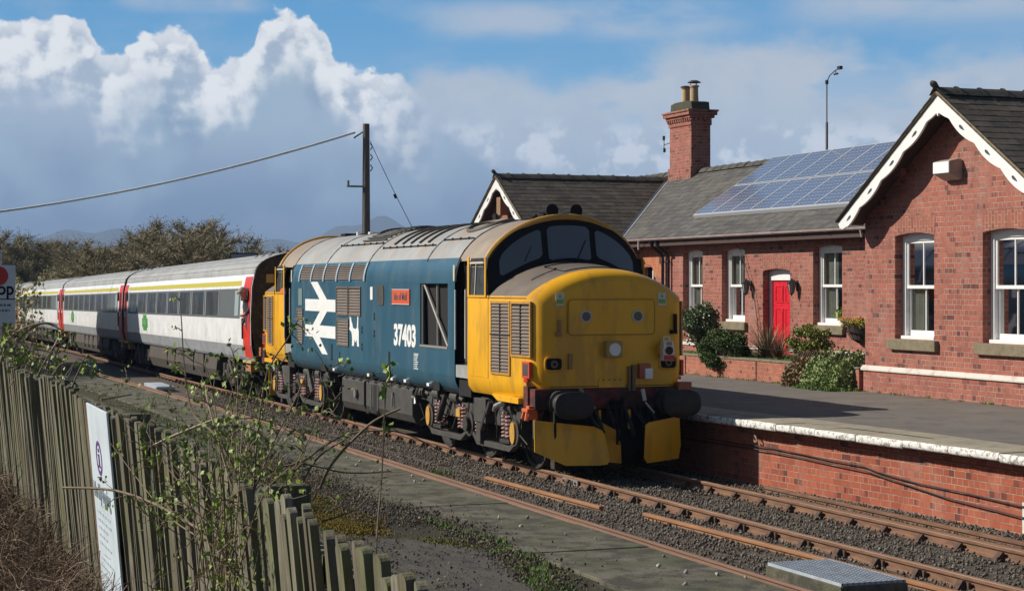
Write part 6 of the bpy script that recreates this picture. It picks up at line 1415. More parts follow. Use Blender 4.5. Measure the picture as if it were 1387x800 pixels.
M_lv5 = island_mat('brown_juniper', [(.26, .16, .09), (.34, .22, .13), (.18, .15, .08), (.28, .22, .10)], .8, 0)
Z1 = PZ+.36
bush('laurel_bush', 'glossy dark leaved evergreen bush left of the spreading conifer', (-13.9, 8.1, Z1), (.62, .5, .58), M_lv1, M_wood, 5200, .06, 21, .16, 34)
bush('spreading_conifer', 'low spreading dark green conifer on the planter in front of the station', (-10.55, 6.95, Z1-.30), (1.02, .5, .50), M_lv2, M_wood, 22000, .038, 22, .0, 60)
bush('round_conifer', 'round yellow green conifer right of the red door', (-8.65, 8.0, Z1-.02), (.60, .5, .42), M_lv3, M_wood, 8000, .045, 23, .0, 36)
def hang(name, label, x0, x1, mleaf, seed, n_):
    r_ = np.random.default_rng(seed); t0 = thing(name, label, 'creeping shrub', ((x0+x1)/2, 6.8, PZ)); P = []
    w_ = (x1-x0)/2
    for k in range(n_):
        u = r_.uniform(-1, 1); a = r_.uniform(0, 1); bulge = math.sqrt(max(0, 1-u*u))*.34+.06
        z = .60*(1-a)+.02; y = .30-(.30+bulge)*min(1, math.sin(a*1.7)**.7)+r_.normal(0, .035); lump = .05*math.sin(u*9+seed)+.04*math.sin(u*17)
        P.append((u*w_, y-lump*.6, z+r_.normal(0, .03)+lump*(1-a)))
    V, F = leaves_arr(np.array(P), r_.uniform(.03, .075, n_), r_); fast_mesh('foliage', V, F, mleaf, t0)
    t = MB(); [t.tube([(u, .25, .5), (u*1.1, .0, .66), (u*1.2, -.2, .3), (u*1.2, -.22, .06)], [.014, .012, .008, .004], 5) for u in np.linspace(-w_*.7, w_*.7, 9)]; t.build('stems', M_wood, t0); return t0
hang('creeping_shrub', 'brown tinged creeping shrub spilling over the planter wall', -7.15, -6.35, M_lv5, 31, 3600)
hang('creeping_shrub', 'green creeping shrub spilling over the wall beside the gable end', -6.5, -5.0, M_lv4, 32, 8600)
def spiky(name, label, c, h, n_, m, seed):
    r_ = np.random.default_rng(seed); t0 = thing(name, label, 'spiky plant', c); V = []; F = []
    for k in range(n_):
        a = r_.uniform(0, 6.283); e = r_.uniform(.15, 1.35); L = h*r_.uniform(.7, 1.1); w_ = .02; prev = None; p = np.zeros(3); d = np.array([math.cos(a)*math.cos(e), math.sin(a)*math.cos(e), math.sin(e)]); s = np.array([-math.sin(a), math.cos(a), 0])
        for j in range(6):
            o = len(V); ww = w_*(1-j/5.2); V += [tuple(p-s*ww), tuple(p+s*ww)]
            if j: F.append((o-2, o-1, o+1, o))
            p = p+d*L/5; d = d+np.array([0, 0, -.10*(j*.6)]); d /= np.linalg.norm(d)
    t = MB(); t.add(V, F); t.build('blades', m, t0, recalc=False); t = MB(); t.tube([(0, 0, -.1), (0, 0, .06)], [.07, .05], 8); t.build('crown_base', M_wood, t0); return t0
spiky('spiky_plant', 'straw coloured spiky plant in front of the red door', (-10.3, 7.9, Z1), .95, 190, island_mat('straw_blade', [(.20, .15, .08), (.30, .23, .13), (.14, .14, .05), (.36, .30, .2)], .7, 0), 41)
spiky('spiky_plant', 'drooping reddish spiky plant between the straw one and the round conifer', (-9.5, 7.7, Z1-.05), .7, 110, island_mat('bronze_blade', [(.13, .06, .04), (.20, .10, .06), (.10, .07, .03)], .7, 0), 42)
# hanging trough with yellow flowers
tr = thing('flower_trough', 'black wire trough with yellow flowers hung under the window by the gable', 'flower trough', (-9.55, 9.55, 1.78))
t = MB()
for z, k in ((.16, 1.), (.02, .85), (-.14, .6)): t.tube([(.5*k*math.cos(a), .22-.42*k*math.sin(a)*.9, z) for a in np.linspace(0, math.pi, 14)], .010, 5)
for a in np.linspace(0, math.pi, 9): t.tube([(.5*k*math.cos(a), .22-.42*k*math.sin(a)*.9, z) for z, k in ((.16, 1.), (.02, .85), (-.14, .6), (-.22, .25))], .007, 4)
t.build('basket', M_sur, tr); t = MB(); t.loft([[(.47*k*math.cos(a), .22-.38*k*math.sin(a)*.9, z) for a in np.linspace(0, math.pi, 14)] for z, k in ((.12, 1.), (.02, .85), (-.14, .6), (-.21, .25))]); t.build('liner', mat('coir', (.07, .05, .035), .95), tr)
r_ = np.random.default_rng(9); P = np.stack([r_.uniform(-.46, .46, 420), .22-r_.uniform(0, .34, 420), r_.uniform(.10, .28, 420)], 1); V, F = leaves_arr(P, r_.uniform(.03, .07, 420), r_); fast_mesh('leaves', V, F, M_lv3, tr)
P = np.stack([r_.uniform(-.46, .30, 150), .22-r_.uniform(0, .34, 150), r_.uniform(.20, .32, 150)], 1); V, F = leaves_arr(P, r_.uniform(.03, .06, 150), r_); fast_mesh('flowers', V, F, island_mat('yellow_flower', [(.75, .45, .02), (.65, .33, .02), (.8, .6, .05)], .6, 0), tr)
sv = thing('sill_plant', 'small green pot plant on the sill inside the window right of the door', 'pot plant', (-10.95, 10.08, 1.98))
r_ = np.random.default_rng(10); P = r_.normal(0, .07, (160, 3))+np.array([0, 0, .17]); V, F = leaves_arr(P, .06, r_); fast_mesh('leaves', V, F, M_leaf, sv); MB().tube([(0, 0, -.01), (0, 0, .11)], [.05, .065], 10).build('pot', M_orange, sv)

# ================================================================== POLE, WIRES, SIGNS
tp_ = thing('telegraph_pole', 'tall brown wooden telegraph pole rising behind the locomotive', 'telegraph pole', (-42.6, 8.45, 0))
t = MB(); t.tube([(0, 0, -1), (0, 0, 4), (0, 0, 8.84)], [.17, .155, .125], 14); t.build('pole', mat('pole_wood', (.14, .11, .09), .85, col2=(.08, .062, .052), scale=4, stretch=(4, 4, .4), bump=.4, col3=(.25, .2, .15), scale3=6, amt3=.4), tp_, smooth=True, angle=60)
t = MB(); t.tube([(-.12, -.45, 8.3), (.0, -.1, 8.55), (0, 0, 8.5)], .03, 6); t.build('arm', M_ugrey, tp_); t = MB(); t.box(-.06, .06, -.75, -.1, 6.45, 6.52); t.tube([(0, -.7, 6.5), (0, -.7, 6.7)], .05, 8); t.build('bracket', M_steel, tp_)
t = MB(); [t.tube([(.08, .14, z), (.10, .22, z-.12), (.08, .14, z-.24)], .022, 5) for z in (8.1, 7.7, 7.3)]; t.build('insulator', M_sur, tp_)
pole_at = Vector((-42.6, 8.45, 0))
def wire(name, label, p0, p1, sag, r0, m, cat='wire'):
    pts = []
    for i in range(33): u = i/32; p = Vector(p0).lerp(Vector(p1), u); p.z -= sag*4*u*(1-u); pts.append(tuple(p))
    return tag(MB().tube(pts, r0, 5).build(name, m, smooth=True), label, cat)
wire('overhead_wire', 'pale twisted overhead cable sagging from the pole to the left edge', (-42.7, 8.05, 8.52), (-54.5, -14.0, 5.05), .98, .045, mat('wire_pale', (.80, .80, .78), .5, col2=(.60, .60, .58), scale=3))
st_ = wire('stay_wire', 'thin dark stay wire with a small dark insulator right of the pole', (-42.6, 8.6, 8.2), (-41.9, 10.35, 4.4), .08, .013, M_blk); MB().tube([(-42.28, 9.46, 6.2), (-42.25, 9.52, 6.05)], .06, 8).build('insulator', M_blk, st_)
def stop_sign():
    s = thing('stop_sign', 'white board with a red disc and the word Stop cut off at the left edge', 'sign', (-14.6, -7.55, 0), R(69.24+6))
    MB().tube([(0, .05, -.2), (0, .05, 3.52)], .055, 12).build('post', M_galv, s, smooth=True)
    MB().tube([(0, .05, 3.46), (0, .05, 3.60)], .04, 8).build('post_cap', M_sur, s)
    MB().box(-.34, .34, -.02, .02, 1.97, 3.20).build('board', mat('board_white', (.60, .62, .64), .5, col2=(.5, .51, .52), scale=2), s, bevel=.005)
    t = MB(); t.prism([(.20*math.cos(a), 2.98+.20*math.sin(a)) for a in [2*math.pi*i/32 for i in range(32)]], 'y', -.026, -.021); t.build('red_disc', mat('sign_red', (.50, .02, .015), .5), s)
    text_mesh('word', 'Stop', .36, M_sur, s, (.02, -.022, 2.60), (R(90), 0, 0), align='CENTER', bold=.008, sx=.9)
    t = MB(); t.box(-.34, .34, -.024, -.021, 2.495, 2.515); t.build('line', M_sur, s)
    for i, (w_, z) in enumerate(((.27, 2.36), (.23, 2.25))):
        t = MB(); x = -w_
        while x < w_: L = random.uniform(.03, .08); t.box(x, min(w_, x+L), -.024, -.021, z, z+.045); x += L+.02
        t.build('small_print', mat('print_grey', (.10, .13, .22), .6), s)
stop_sign()
s = thing('far_stop_sign', 'grey board with the top of a red disc seen above the first carriage roof', 'sign', (-51.1, 5.7, -.40), R(69.24+5))
MB().box(-.56, .56, -.02, .02, 3.05, 4.50).build('board', mat('board_grey', (.30, .35, .38), .5), s); t = MB(); t.box(-.58, .58, -.03, .03, 4.46, 4.52); t.box(-.58, -.54, -.03, .03, 3, 4.5); t.box(.54, .58, -.03, .03, 3, 4.5); t.build('frame', M_ugrey, s)
t = MB(); t.prism([(.0+.30*math.cos(a), 4.02+.30*math.sin(a)) for a in [2*math.pi*i/32 for i in range(32)]], 'y', -.03, -.021); t.build('red_disc', mat('dark_red', (.30, .02, .02), .6), s); MB().tube([(0, .06, -.3), (0, .06, 4.6)], .05, 8).build('post', M_galv, s)

# ================================================================== PICKET FENCE
FP = [(-1.0, -9.38), (6.47, -9.46), (12.93, -9.56), (15.3, -9.60), (18.36, -9.69), (20.52, -9.86), (22.2, -10.1)]
def fy(x):
    for (a, ya), (b, yb) in zip(FP, FP[1:]):
        if a <= x <= b: return ya+(yb-ya)*(x-a)/(b-a)
    return FP[0][1] if x < FP[0][0] else FP[-1][1]
fence = thing('picket_fence', 'weathered grey green wooden picket fence running along the near platform', 'fence', (0, 0, 0))
M_pick = None
def picket_mat():
    m = bpy.data.materials.new('weathered_picket'); m.use_nodes = True; t = m.node_tree; k = N(t); b = t.nodes['Principled BSDF']
    g_ = k.new('ShaderNodeNewGeometry'); P = g_.outputs['Position']; r_ = g_.outputs['Random Per Island']
    Pr = k.v('ADD', P, k.xyz(k.m('MULTIPLY', r_, 37.), k.m('MULTIPLY', r_, 17.), 0.))
    gr_ = k.noise(k.v('MULTIPLY', Pr, (60., 60., 2.2)), 1., 6, .65); gr2 = k.noise(k.v('MULTIPLY', Pr, (14., 14., 1.1)), 1., 5, .6)
    c = k.mix(r_, (.145, .125, .090), (.27, .25, .20)); c = k.mix(k.m('MULTIPLY', k.ss(gr_, .42, .62), .65), c, (.07, .062, .045))
    c = k.mix(k.m('MULTIPLY', k.ss(gr2, .42, .66), .75), c, (.14, .16, .065))
    z = k.sep(P)[2]; c = k.mix(k.m('MULTIPLY', k.ss(k.noise(Pr, 3., 5, .6), .40, .60), .5), c, (.09, .075, .05))
    k.put(b.inputs['Base Color'], c); b.inputs['Roughness'].default_value = .92; b.inputs['Specular IOR Level'].default_value = .2
    bn = k.new('ShaderNodeBump'); bn.inputs['Strength'].default_value = .9; bn.inputs['Distance'].default_value = .006; k.put(bn.inputs['Height'], gr_); t.links.new(bn.outputs[0], b.inputs['Normal']); return m
M_pick = picket_mat()
def fence_build():
    t = MB(); x = -.9; r_ = random.Random(5)
    while x < 22.0:
        gone = False
        h = 2.10+r_.uniform(-.035, .02)+.02*math.sin(x*1.3)-.03*max(0, min(1, (x-19.2)/1.4)); w_ = .074+r_.uniform(-.006, .006); th = .026; y = fy(x); dx = (fy(x+.1)-fy(x-.1))/.2; a = math.atan(dx)
        M = Matrix.Translation((x, y+.096, 1.0)) @ Matrix.Rotation(a, 4, 'Z') @ Matrix.Rotation(R(5+r_.uniform(-1.2, 1.2)), 4, 'X') @ Matrix.Rotation(R(r_.uniform(-1.6, 1.6)), 4, 'Y') @ Matrix.Rotation(R(r_.uniform(-7, 7)), 4, 'Z')
        H = h-1.0; q = [(-w_/2, -.45), (w_/2, -.45)]
        for j in range(9): an = math.pi*j/8; q.append((w_/2*math.cos(an)**1 if False else w_/2*math.cos(an), H-w_*.32+w_*.32*math.sin(an)))
        vs = [(p, -th, z) for p, z in q]+[(p, 0, z) for p, z in q]; k = len(q); vs = [tuple(M @ Vector(v)) for v in vs]
        t.add(vs, [tuple(range(k)), tuple(range(2*k-1, k-1, -1))]+[(i, (i+1) % k, (i+1) % k+k, i+k) for i in range(k)])
        x += .118+r_.uniform(-.012, .014)
    t.build('pickets', M_pick, fence)
    for z in (1.25, 1.88):
        t = MB(); X = [-1, 6.47, 12.93, 15.3, 18.36, 20.52, 22.2]
        t.loft([[(x, fy(x)+.006+.09*(2.1-z)+a, z+b) for a, b in ((0, 0), (.05, 0), (.05, .085), (0, .085))] for x in X], closed=True, cap=(True, True)); t.build('rail', M_pick, fence)
    for x in (1.8, 5.8, 9.8, 13.9, 17.95):
        y = fy(x); t = MB(); M = Matrix.Translation((x, y, 0)); t.box(-.05, .05, .06, .22, .3, 2.055, M=M); t.build('post', M_pick, fence, bevel=.008)
fence_build()
# information board on the fence
x0, x1 = 13.12, 14.08
A = Vector((x0, fy(x0)-.045, 0)); B = Vector((x1, fy(x1)-.05, 0)); ang = math.atan2(B.y-A.y, B.x-A.x)
ib = thing('notice_board', 'white notice with a purple roundel and No Fly-tipping text fixed on the fence', 'notice', (A.x, A.y+.102, 1.0), ang); L = (B-A).length
ib.rotation_euler = (R(5), 0, ang)
MB().box(0, L, -.012, 0, -.1, 1.08).build('board', mat('notice_white', (.62, .70, .76), .4, col2=(.52, .60, .66), scale=1.5), ib, bevel=.003)
MB().box(-.02, 0, -.015, .004, -.1, 1.08).build('edge_strip', mat('edge_rusty', (.30, .15, .08), .8), ib)
M_purp = mat('purple', (.11, .03, .20), .5)
cx_, cz_ = .44, .775; t = MB()
for i in range(28):
    a0, a1 = 2*math.pi*i/28, 2*math.pi*(i+1)/28; q = [(cx_+k*1.3*math.cos(a), cz_+k*math.sin(a)) for k, a in ((.078, a0), (.104, a0), (.104, a1), (.078, a1))]; t.add([(a, -.014, b) for a, b in q], [(0, 1, 2, 3)])
t.build('roundel', M_purp, ib); t = MB(); t.box(cx_-.022, cx_+.022, -.0155, -.013, cz_-.05, cz_+.022); t.box(cx_-.040, cx_+.022, -.0158, -.0132, cz_+.010, cz_+.024); t.box(cx_-.045, cx_+.045, -.0158, -.0132, cz_-.056, cz_-.044); t.box(cx_-.022, cx_+.022, -.0155, -.013, cz_+.036, cz_+.058); t.build('letter_i', M_purp, ib)
M_pg = mat('print_dark_grey', (.20, .24, .27), .6)
text_mesh('heading', 'No Fly-tipping', .135, M_pg, ib, (.05, -.0135, .515), (R(90), 0, 0), bold=.003, sx=.98)
for k in range(9):
    if k == 5: continue
    t = MB(); z = .42-k*.048; x = .12; e = L-.15-random.uniform(0, .35)
    while x < e: w_ = random.uniform(.05, .16); t.box(x, min(e, x+w_), -.0140, -.0125, z, z+.017); x += w_+.035
    t.build('text_line', mat('print_pale', (.38, .44, .48), .6), ib)
pb = thing('poster', 'blue and red poster on the fence at the left edge', 'poster', (4.6, fy(4.6)+.04, 1.3), ang); pb.rotation_euler = (R(5), 0, ang)
MB().box(0, 1.15, -.01, 0, .30, .68).build('blue_panel', mat('poster_blue', (.05, .06, .22), .5, col2=(.25, .25, .4), scale=6), pb); MB().box(0, 1.15, -.01, 0, .12, .295).build('red_panel', mat('poster_red', (.55, .04, .03), .5), pb)

# ================================================================== WILD PLANTS BY THE FENCE
def camp(px, py, d):     # helper used once while composing plants: heading and height units to a point at distance d
    return CPOS+CAX*d+CRT*((px-693.5)/2520*d)+Vector((0, 0, -(py-385.5)/2520*d))
M_stem = mat('bramble_stem', (.14, .10, .06), .8, col2=(.22, .17, .11), scale=12, col3=(.12, .14, .05), scale3=5, amt3=.5)
M_stem2 = mat('pale_stem', (.34, .27, .18), .8, col2=(.20, .15, .09), scale=10)
M_dstem = island_mat('dead_stem', [(.12, .075, .05), (.20, .135, .09), (.07, .045, .03), (.40, .31, .22), (.10, .06, .04), (.30, .21, .14)], .9, 0)
def smooth(pts, n_=8):
    out = []
    P_ = [pts[0]]+list(pts)+[pts[-1]]
    for i in range(1, len(P_)-2):
        p0, p1, p2, p3 = [Vector(q) for q in P_[i-1:i+3]]
        for j in range(n_):
            u = j/n_; out.append(.5*((2*p1)+(-p0+p2)*u+(2*p0-5*p1+4*p2-p3)*u*u+(-p0+3*p1-3*p2+p3)*u**3))
    out.append(Vector(P_[-1])); return out
def wild():
    r_ = random.Random(3); rn = np.random.default_rng(3); LP = []; LS = []; stems = []; pale = []
    sh = thing('bramble_bush', 'wiry bush with small fresh green leaves growing through the middle of the fence', 'bush', (0, 0, 0))
    def add(pts, r0, r1, m=0, leaf=0., lsz=.021, tipleaf=True):
        s = smooth([camp(*p) for p in pts], 7); n_ = len(s); k = [r0+(r1-r0)*i/(n_-1) for i in range(n_)]
        (pale if m else stems).append((s, [q_*.72 for q_ in k]))
        if leaf:
            L = sum((s[i+1]-s[i]).length for i in range(n_-1)); c = int(L*leaf)
            for _ in range(c):
                u = r_.random()**.8; i = min(n_-2, int(u*(n_-1))); p = s[i].lerp(s[i+1], r_.random())
                # small side twig with a cluster of leaves
                d = Vector((r_.gauss(0, 1), r_.gauss(0, 1), r_.gauss(.3, .8))).normalized()*r_.uniform(.02, .10); e = p+d
                stems.append(([p, p+d*.5+Vector((0, 0, .01)), e], [.0025, .002, .0012]))
                for _ in range(r_.randint(2, 6)): LP.append(e+Vector((r_.gauss(0, .014), r_.gauss(0, .014), r_.gauss(0, .012)))); LS.append(lsz*r_.uniform(.6, 1.3))
    # prominent stems (heading, height, distance)
    D = 7.2
    add([(345, 700, D), (300, 600, D), (262, 560, 7.4), (250, 500, 7.5), (246, 440, 7.6), (243, 402, 7.7)], .007, .003, 0, 9)
    add([(330, 760, D), (322, 690, D), (300, 610, D), (282, 545, 7.3), (278, 520, 7.4)], .010, .004, 1, 5)
    add([(340, 760, D), (345, 640, D), (352, 560, 7.3), (364, 500, 7.4), (392, 455, 7.5), (405, 430, 7.5)], .007, .003, 0, 12)
    add([(330, 700, D), (370, 600, D), (398, 545, 7.3), (415, 505, 7.3)], .006, .003, 0, 12)
    add([(395, 640, D), (430, 610, D), (470, 588, 7.3), (520, 583, 7.3), (556, 590, 7.4), (600, 612, 7.4)], .008, .003, 0, 2)
    add([(433, 662, D), (452, 625, D), (500, 575, 7.2), (542, 553, 7.2)], .009, .007, 0, .5)
    add([(406, 660, D), (430, 620, D), (468, 594, 7.2)], .007, .005, 0, .5)
    add([(208, 603, 8), (240, 588, 7.9), (290, 568, 7.8)], .010, .008, 1, .5)
    add([(85, 660, 9.5), (150, 663, 9.2), (205, 680, 8.8), (250, 705, 8.2)], .009, .010, 0, .3)
    add([(250, 705, 8.2), (300, 730, 7.8), (345, 742, 7.5)], .010, .012, 0, 2)
    add([(300, 700, D), (345, 652, D), (400, 628, D), (470, 640, 7.2), (530, 638, 7.3)], .007, .003, 0, 3)
    add([(436, 706, 7.0), (480, 690, 7.0), (508, 662, 7.0), (525, 650, 7.0)], .005, .002, 0, 3)
    add([(340, 780, D), (290, 740, D), (230, 700, 7.5), (180, 640, 8), (150, 600, 8.2)], .007, .002, 0, 4)
    for k in range(50):
        bx_ = r_.uniform(265, 375); tx = r_.gauss(325, 85); ty = r_.uniform(500, 690); d0 = r_.uniform(6.7, 7.6); d1 = d0+r_.uniform(-.3, .6)
        if tx > 465: tx = r_.uniform(400, 460)
        mx = bx_+(tx-bx_)*.45+r_.gauss(0, 12); my = 640+(ty-640)*.3
        add([(bx_, r_.uniform(740, 860), d0), (mx, my+40, (d0+d1)/2), (tx, ty, d1), (tx+r_.gauss(8, 22), ty-r_.uniform(5, 60), d1)], r_.uniform(.0022, .0058), .0012, int(r_.random() < .22), r_.uniform(4, 11), .021)
    for k in range(34):      # low sprays in front of the pickets
        bx_ = r_.uniform(190, 420); by_ = r_.uniform(690, 840); d0 = r_.uniform(6.6, 7.3); tx = bx_+r_.gauss(0, 55)
        add([(bx_, by_, d0), (bx_+(tx-bx_)*.5, by_-40, d0-.1), (tx, by_-r_.uniform(40, 130), d0-.1)], .003, .001, 0, r_.uniform(8, 16), .020)
    for lst, m in ((stems, M_stem), (pale, M_stem2)):
        t = MB(); [t.tube(s, k, 5, cap=False) for s, k in lst]; t.build('stems', m, sh, smooth=True, recalc=False)
    V, F = leaves_arr(np.array([tuple(p) for p in LP]), np.array(LS), rn); fast_mesh('leaves', V, F, M_leaf, sh)
    # separate tall shoot with few leaves over the locomotive
    stems.clear(); pale.clear(); LP.clear(); LS.clear()
    sh = thing('bramble_shoot', 'single upright leafy shoot in front of the locomotive tanks', 'shoot', (0, 0, 0))
    add([(508, 760, 6.8), (512, 700, 6.9), (517, 640, 7.0), (520, 570, 7.0), (524, 512, 7.0), (528, 492, 7.0)], .006, .003, 0, 0); add([(444, 770, 6.9), (500, 660, 7), (560, 640, 7)], .002, .001, 0, 0)
    for px_, py_ in ((524, 508), (519, 530), (521, 575), (530, 500)):
        for _ in range(6): LP.append(camp(px_+r_.gauss(0, 4), py_+r_.gauss(0, 4), 7)); LS.append(.03)
    t = MB(); [t.tube(s, k, 5, cap=False) for s, k in stems]; t.build('stems', M_stem, sh, smooth=True, recalc=False); V, F = leaves_arr(np.array([tuple(p) for p in LP]), np.array(LS), rn); fast_mesh('leaves', V, F, M_leaf, sh)
    # arching bare brambles at the far left
    stems.clear(); pale.clear(); LP.clear(); LS.clear()
    sh = thing('arching_brambles', 'bare arching bramble stems at the far left end of the fence', 'brambles', (0, 0, 0)); d = 17.5
    add([(-10, 490, d), (22, 450, d), (58, 437, d), (78, 441, d)], .014, .008, 1, 3, .05); add([(18, 480, d), (30, 455, d), (60, 438, d), (92, 452, d)], .014, .008, 0, 3, .05); add([(62, 500, d), (72, 472, d), (86, 446, d)], .016, .012, 1, 2, .05); add([(68, 505, d), (80, 470, d), (97, 450, d)], .014, .01, 1, 2, .05)
    add([(-10, 480, d), (15, 478, d), (24, 484, d), (29, 498, d)], .02, .014, 1, 1, .05); add([(10, 520, d), (25, 490, d), (45, 474, d), (72, 478, d)], .012, .008, 0, 8, .05); add([(-5, 470, d), (6, 455, d), (12, 440, d)], .012, .006, 0, 18, .06)
    for k in range(46):
        bx_ = r_.uniform(-20, 100); d0 = r_.uniform(16.5, 20); h_ = r_.uniform(20, 62)*(1 if bx_ < 60 else .6); lean = r_.gauss(6, 16)
        add([(bx_, 525, d0), (bx_+lean*.5, 525-h_*.8, d0), (bx_+lean, 515-h_, d0), (bx_+lean*2, 525-h_*.7, d0)], r_.uniform(.006, .012), .004, int(r_.random() < .35), r_.uniform(2, 9), .05)
    for lst, m in ((stems, M_stem), (pale, M_stem2)):
        t = MB(); [t.tube(s, k, 5, cap=False) for s, k in lst]; t.build('stems', m, sh, smooth=True, recalc=False)
    V, F = leaves_arr(np.array([tuple(p) for p in LP]), np.array(LS), rn); fast_mesh('leaves', V, F, M_leaf, sh)
    # pale dead branch on the old platform
    stems.clear(); pale.clear(); sh = thing('fallen_branch', 'pale fallen branch lying on the mossy ground behind the notice', 'branch', (0, 0, 0)); add([(136, 541, 19), (160, 537, 19.3), (178, 534, 19.6)], .02, .012, 1, 0); t = MB(); [t.tube(s, k, 6) for s, k in pale]; t.build('branch', M_stem2, sh, smooth=True)
wild()
# brown tangle on the bank in the corner
def tangle(name, n_, region, L0, seed, m, zr=(0, .35), rr=(.0025, .006)):
    r_ = random.Random(seed); t = MB()
    for k in range(n_):
        p = Vector(region(r_)); d = Vector((r_.gauss(0, 1), r_.gauss(0, 1), r_.gauss(.25, .55))).normalized(); L = L0*r_.uniform(.5, 1.4); pts = [p.copy()]; q = p
        for j in range(4):
            q = q+d*L/4; d = (d+Vector((r_.gauss(0, .35), r_.gauss(0, .35), r_.gauss(-.15, .3)))).normalized(); pts.append(q.copy())
        r0 = r_.uniform(*rr); t.tube(pts, [r0*(1-.15*i) for i in range(5)], 3, cap=False)
    o = t.build(name, m, recalc=False); return tag(o, kind='stuff')
def reg(r_):
    x = r_.uniform(2, 17.5); y = fy(x)-r_.uniform(.02, .25+.16*(17.5-x)**.75); return (x, y, ground_z(x, -10)+.02+r_.random()**2*.24*max(.3, min(1, (15.5-x)/6)))
tangle('dead_bramble_tangle', 8500, reg, .42, 5, M_dstem)
def reg2(r_):
    x = r_.uniform(11, 18.5); y = fy(x)-r_.uniform(.03, .5); return (x, y, ground_z(x, -10)+r_.random()*.25)
tangle('dead_bracken', 2600, reg2, .35, 6, M_dstem, rr=(.0015, .004))
q = np.array([reg(random) for _ in range(9000)]); V, F = leaves_arr(q, rng.uniform(.015, .05, len(q)), rng); fast_mesh('dead_leaf_litter', V, F, M_dead, kind='stuff')
# mound with ivy behind the left end of the fence
def mound(name, label, c, r, seed, m=M_lv1, nl=2600):
    t0 = bush(name, label, c, r, m, M_wood, nl, .07, seed, .05, 24, 'bush'); return t0
mound('ivy_clump', 'dark ivy clump behind the fence at the far left', (3.6, -8.75, .6), (1.6, .5, .62), 51)
mound('ivy_clump', 'smaller brown and green clump where the fence meets the old platform', (8.2, -8.95, .75), (1.0, .3, .42), 52, M_lv5, 1800)

# ================================================================== TREES BEHIND THE TRAIN
M_twig = island_mat('bare_twig', [(.30, .25, .16), (.42, .35, .23), (.20, .165, .10), (.32, .30, .16)], .9, 0)
M_bark = mat('grey_bark', (.09, .075, .055), .9, col2=(.05, .045, .035), scale=3)
M_ivy = island_mat('ivy_leaf', [(.06, .10, .03), (.09, .14, .04), (.14, .18, .06)], .6, 0)
M_bud = island_mat('bud_leaf', [(.31, .28, .14), (.40, .35, .18), (.22, .20, .10), (.30, .30, .14)], .8, 0)
def tree_meshes(seed, h, spread, dens):
    r_ = random.Random(seed); W = []; T = []; B = []
    def grow(p, d, L, r0, lev):
        n_ = 4; pts = [p.copy()]; q = p.copy()
        for j in range(n_):
            d = (d+Vector((r_.gauss(0, .16), r_.gauss(0, .16), .05+r_.gauss(0, .08)))).normalized(); q = q+d*L/n_; pts.append(q.copy())
        W.append((pts, [r0*(1-.5*i/n_) for i in range(n_+1)], 6 if lev < 2 else 3))
        if lev >= 3:
            for i in range(dens):
                u = r_.random(); i0 = int(u*n_); s = pts[i0].lerp(pts[i0+1], r_.random()); e = (d*.6+Vector((r_.gauss(0, .7), r_.gauss(0, .7), r_.gauss(.25, .5)))).normalized(); l = r_.uniform(.35, .95); T.append((s, e, l)); B.append(s+e*l*r_.uniform(.5, 1))
            return
        k = r_.randint(3, 5) if lev else r_.randint(5, 7)
        for i in range(k):
            u = r_.uniform(.25, 1.); i0 = min(n_-1, int(u*n_)); s = pts[i0].lerp(pts[i0+1], u*n_-i0)
            a = r_.uniform(0, 6.283); tilt = r_.uniform(.35, .95)*spread; side = d.orthogonal().normalized(); side.rotate(Matrix.Rotation(a, 3, d)); e = (d*math.cos(tilt)+side*math.sin(tilt)).normalized(); grow(s, e, L*r_.uniform(.55, .8), r0*.5, lev+1)
    for _ in range(3): grow(Vector((r_.gauss(0, .3), r_.gauss(0, .3), -.3)), Vector((r_.gauss(0, .35), r_.gauss(0, .35), 1)).normalized(), h*.42, .10, 0)
    return W, T, B
protos_t = []
def make_tree(seed, h, spread, dens, budd, ivy=0):
    W, T, B = tree_meshes(seed, h, spread, dens); e = thing('bare_tree', 'x', 'tree')
    t = MB(); [t.tube(p, r0, nn, cap=False) for p, r0, nn in W]; t.build('branches', M_bark, e, recalc=False)
    rn = np.random.default_rng(seed); S = np.array([tuple(a) for a, b, c in T]); Dv = np.array([tuple(b) for a, b, c in T]); L = np.array([c for a, b, c in T])[:, None]
    S = np.repeat(S, 5, 0); Dv = np.repeat(Dv, 5, 0)+rn.normal(0, .45, (len(S), 3)); Dv /= np.linalg.norm(Dv, axis=1)[:, None]; L = np.repeat(L, 5, 0)*rn.uniform(.5, 1.1, (len(S), 1))
    sd_ = np.cross(Dv, rn.normal(0, 1, Dv.shape)); sd_ /= np.linalg.norm(sd_, axis=1)[:, None]; w_ = .018
    V = np.stack([S-sd_*w_, S+sd_*w_, S+Dv*L], 1).reshape(-1, 3); F = np.arange(len(V)).reshape(-1, 3); fast_mesh('twigs', V, F, M_twig, e)
    P = np.array([tuple(b) for b in B]); P = P[rn.random(len(P)) < budd]; P = P+rn.normal(0, .12, P.shape); V, F = leaves_arr(P, .085 if not ivy else .15, rn); fast_mesh('buds', V, F, M_bud if not ivy else M_ivy, e)
    return e
t1 = make_tree(61, 7.5, 1.05, 20, .8); t2 = make_tree(62, 7.0, 1.15, 20, 1.); t3 = make_tree(63, 5.5, .9, 18, 1., 1); t4 = make_tree(67, 6.0, .95, 7, .05)
def tpos(px, d): p = CPOS+CAX*d+CRT*((px-693.5)/2520*d); return (p.x, p.y, -.2)
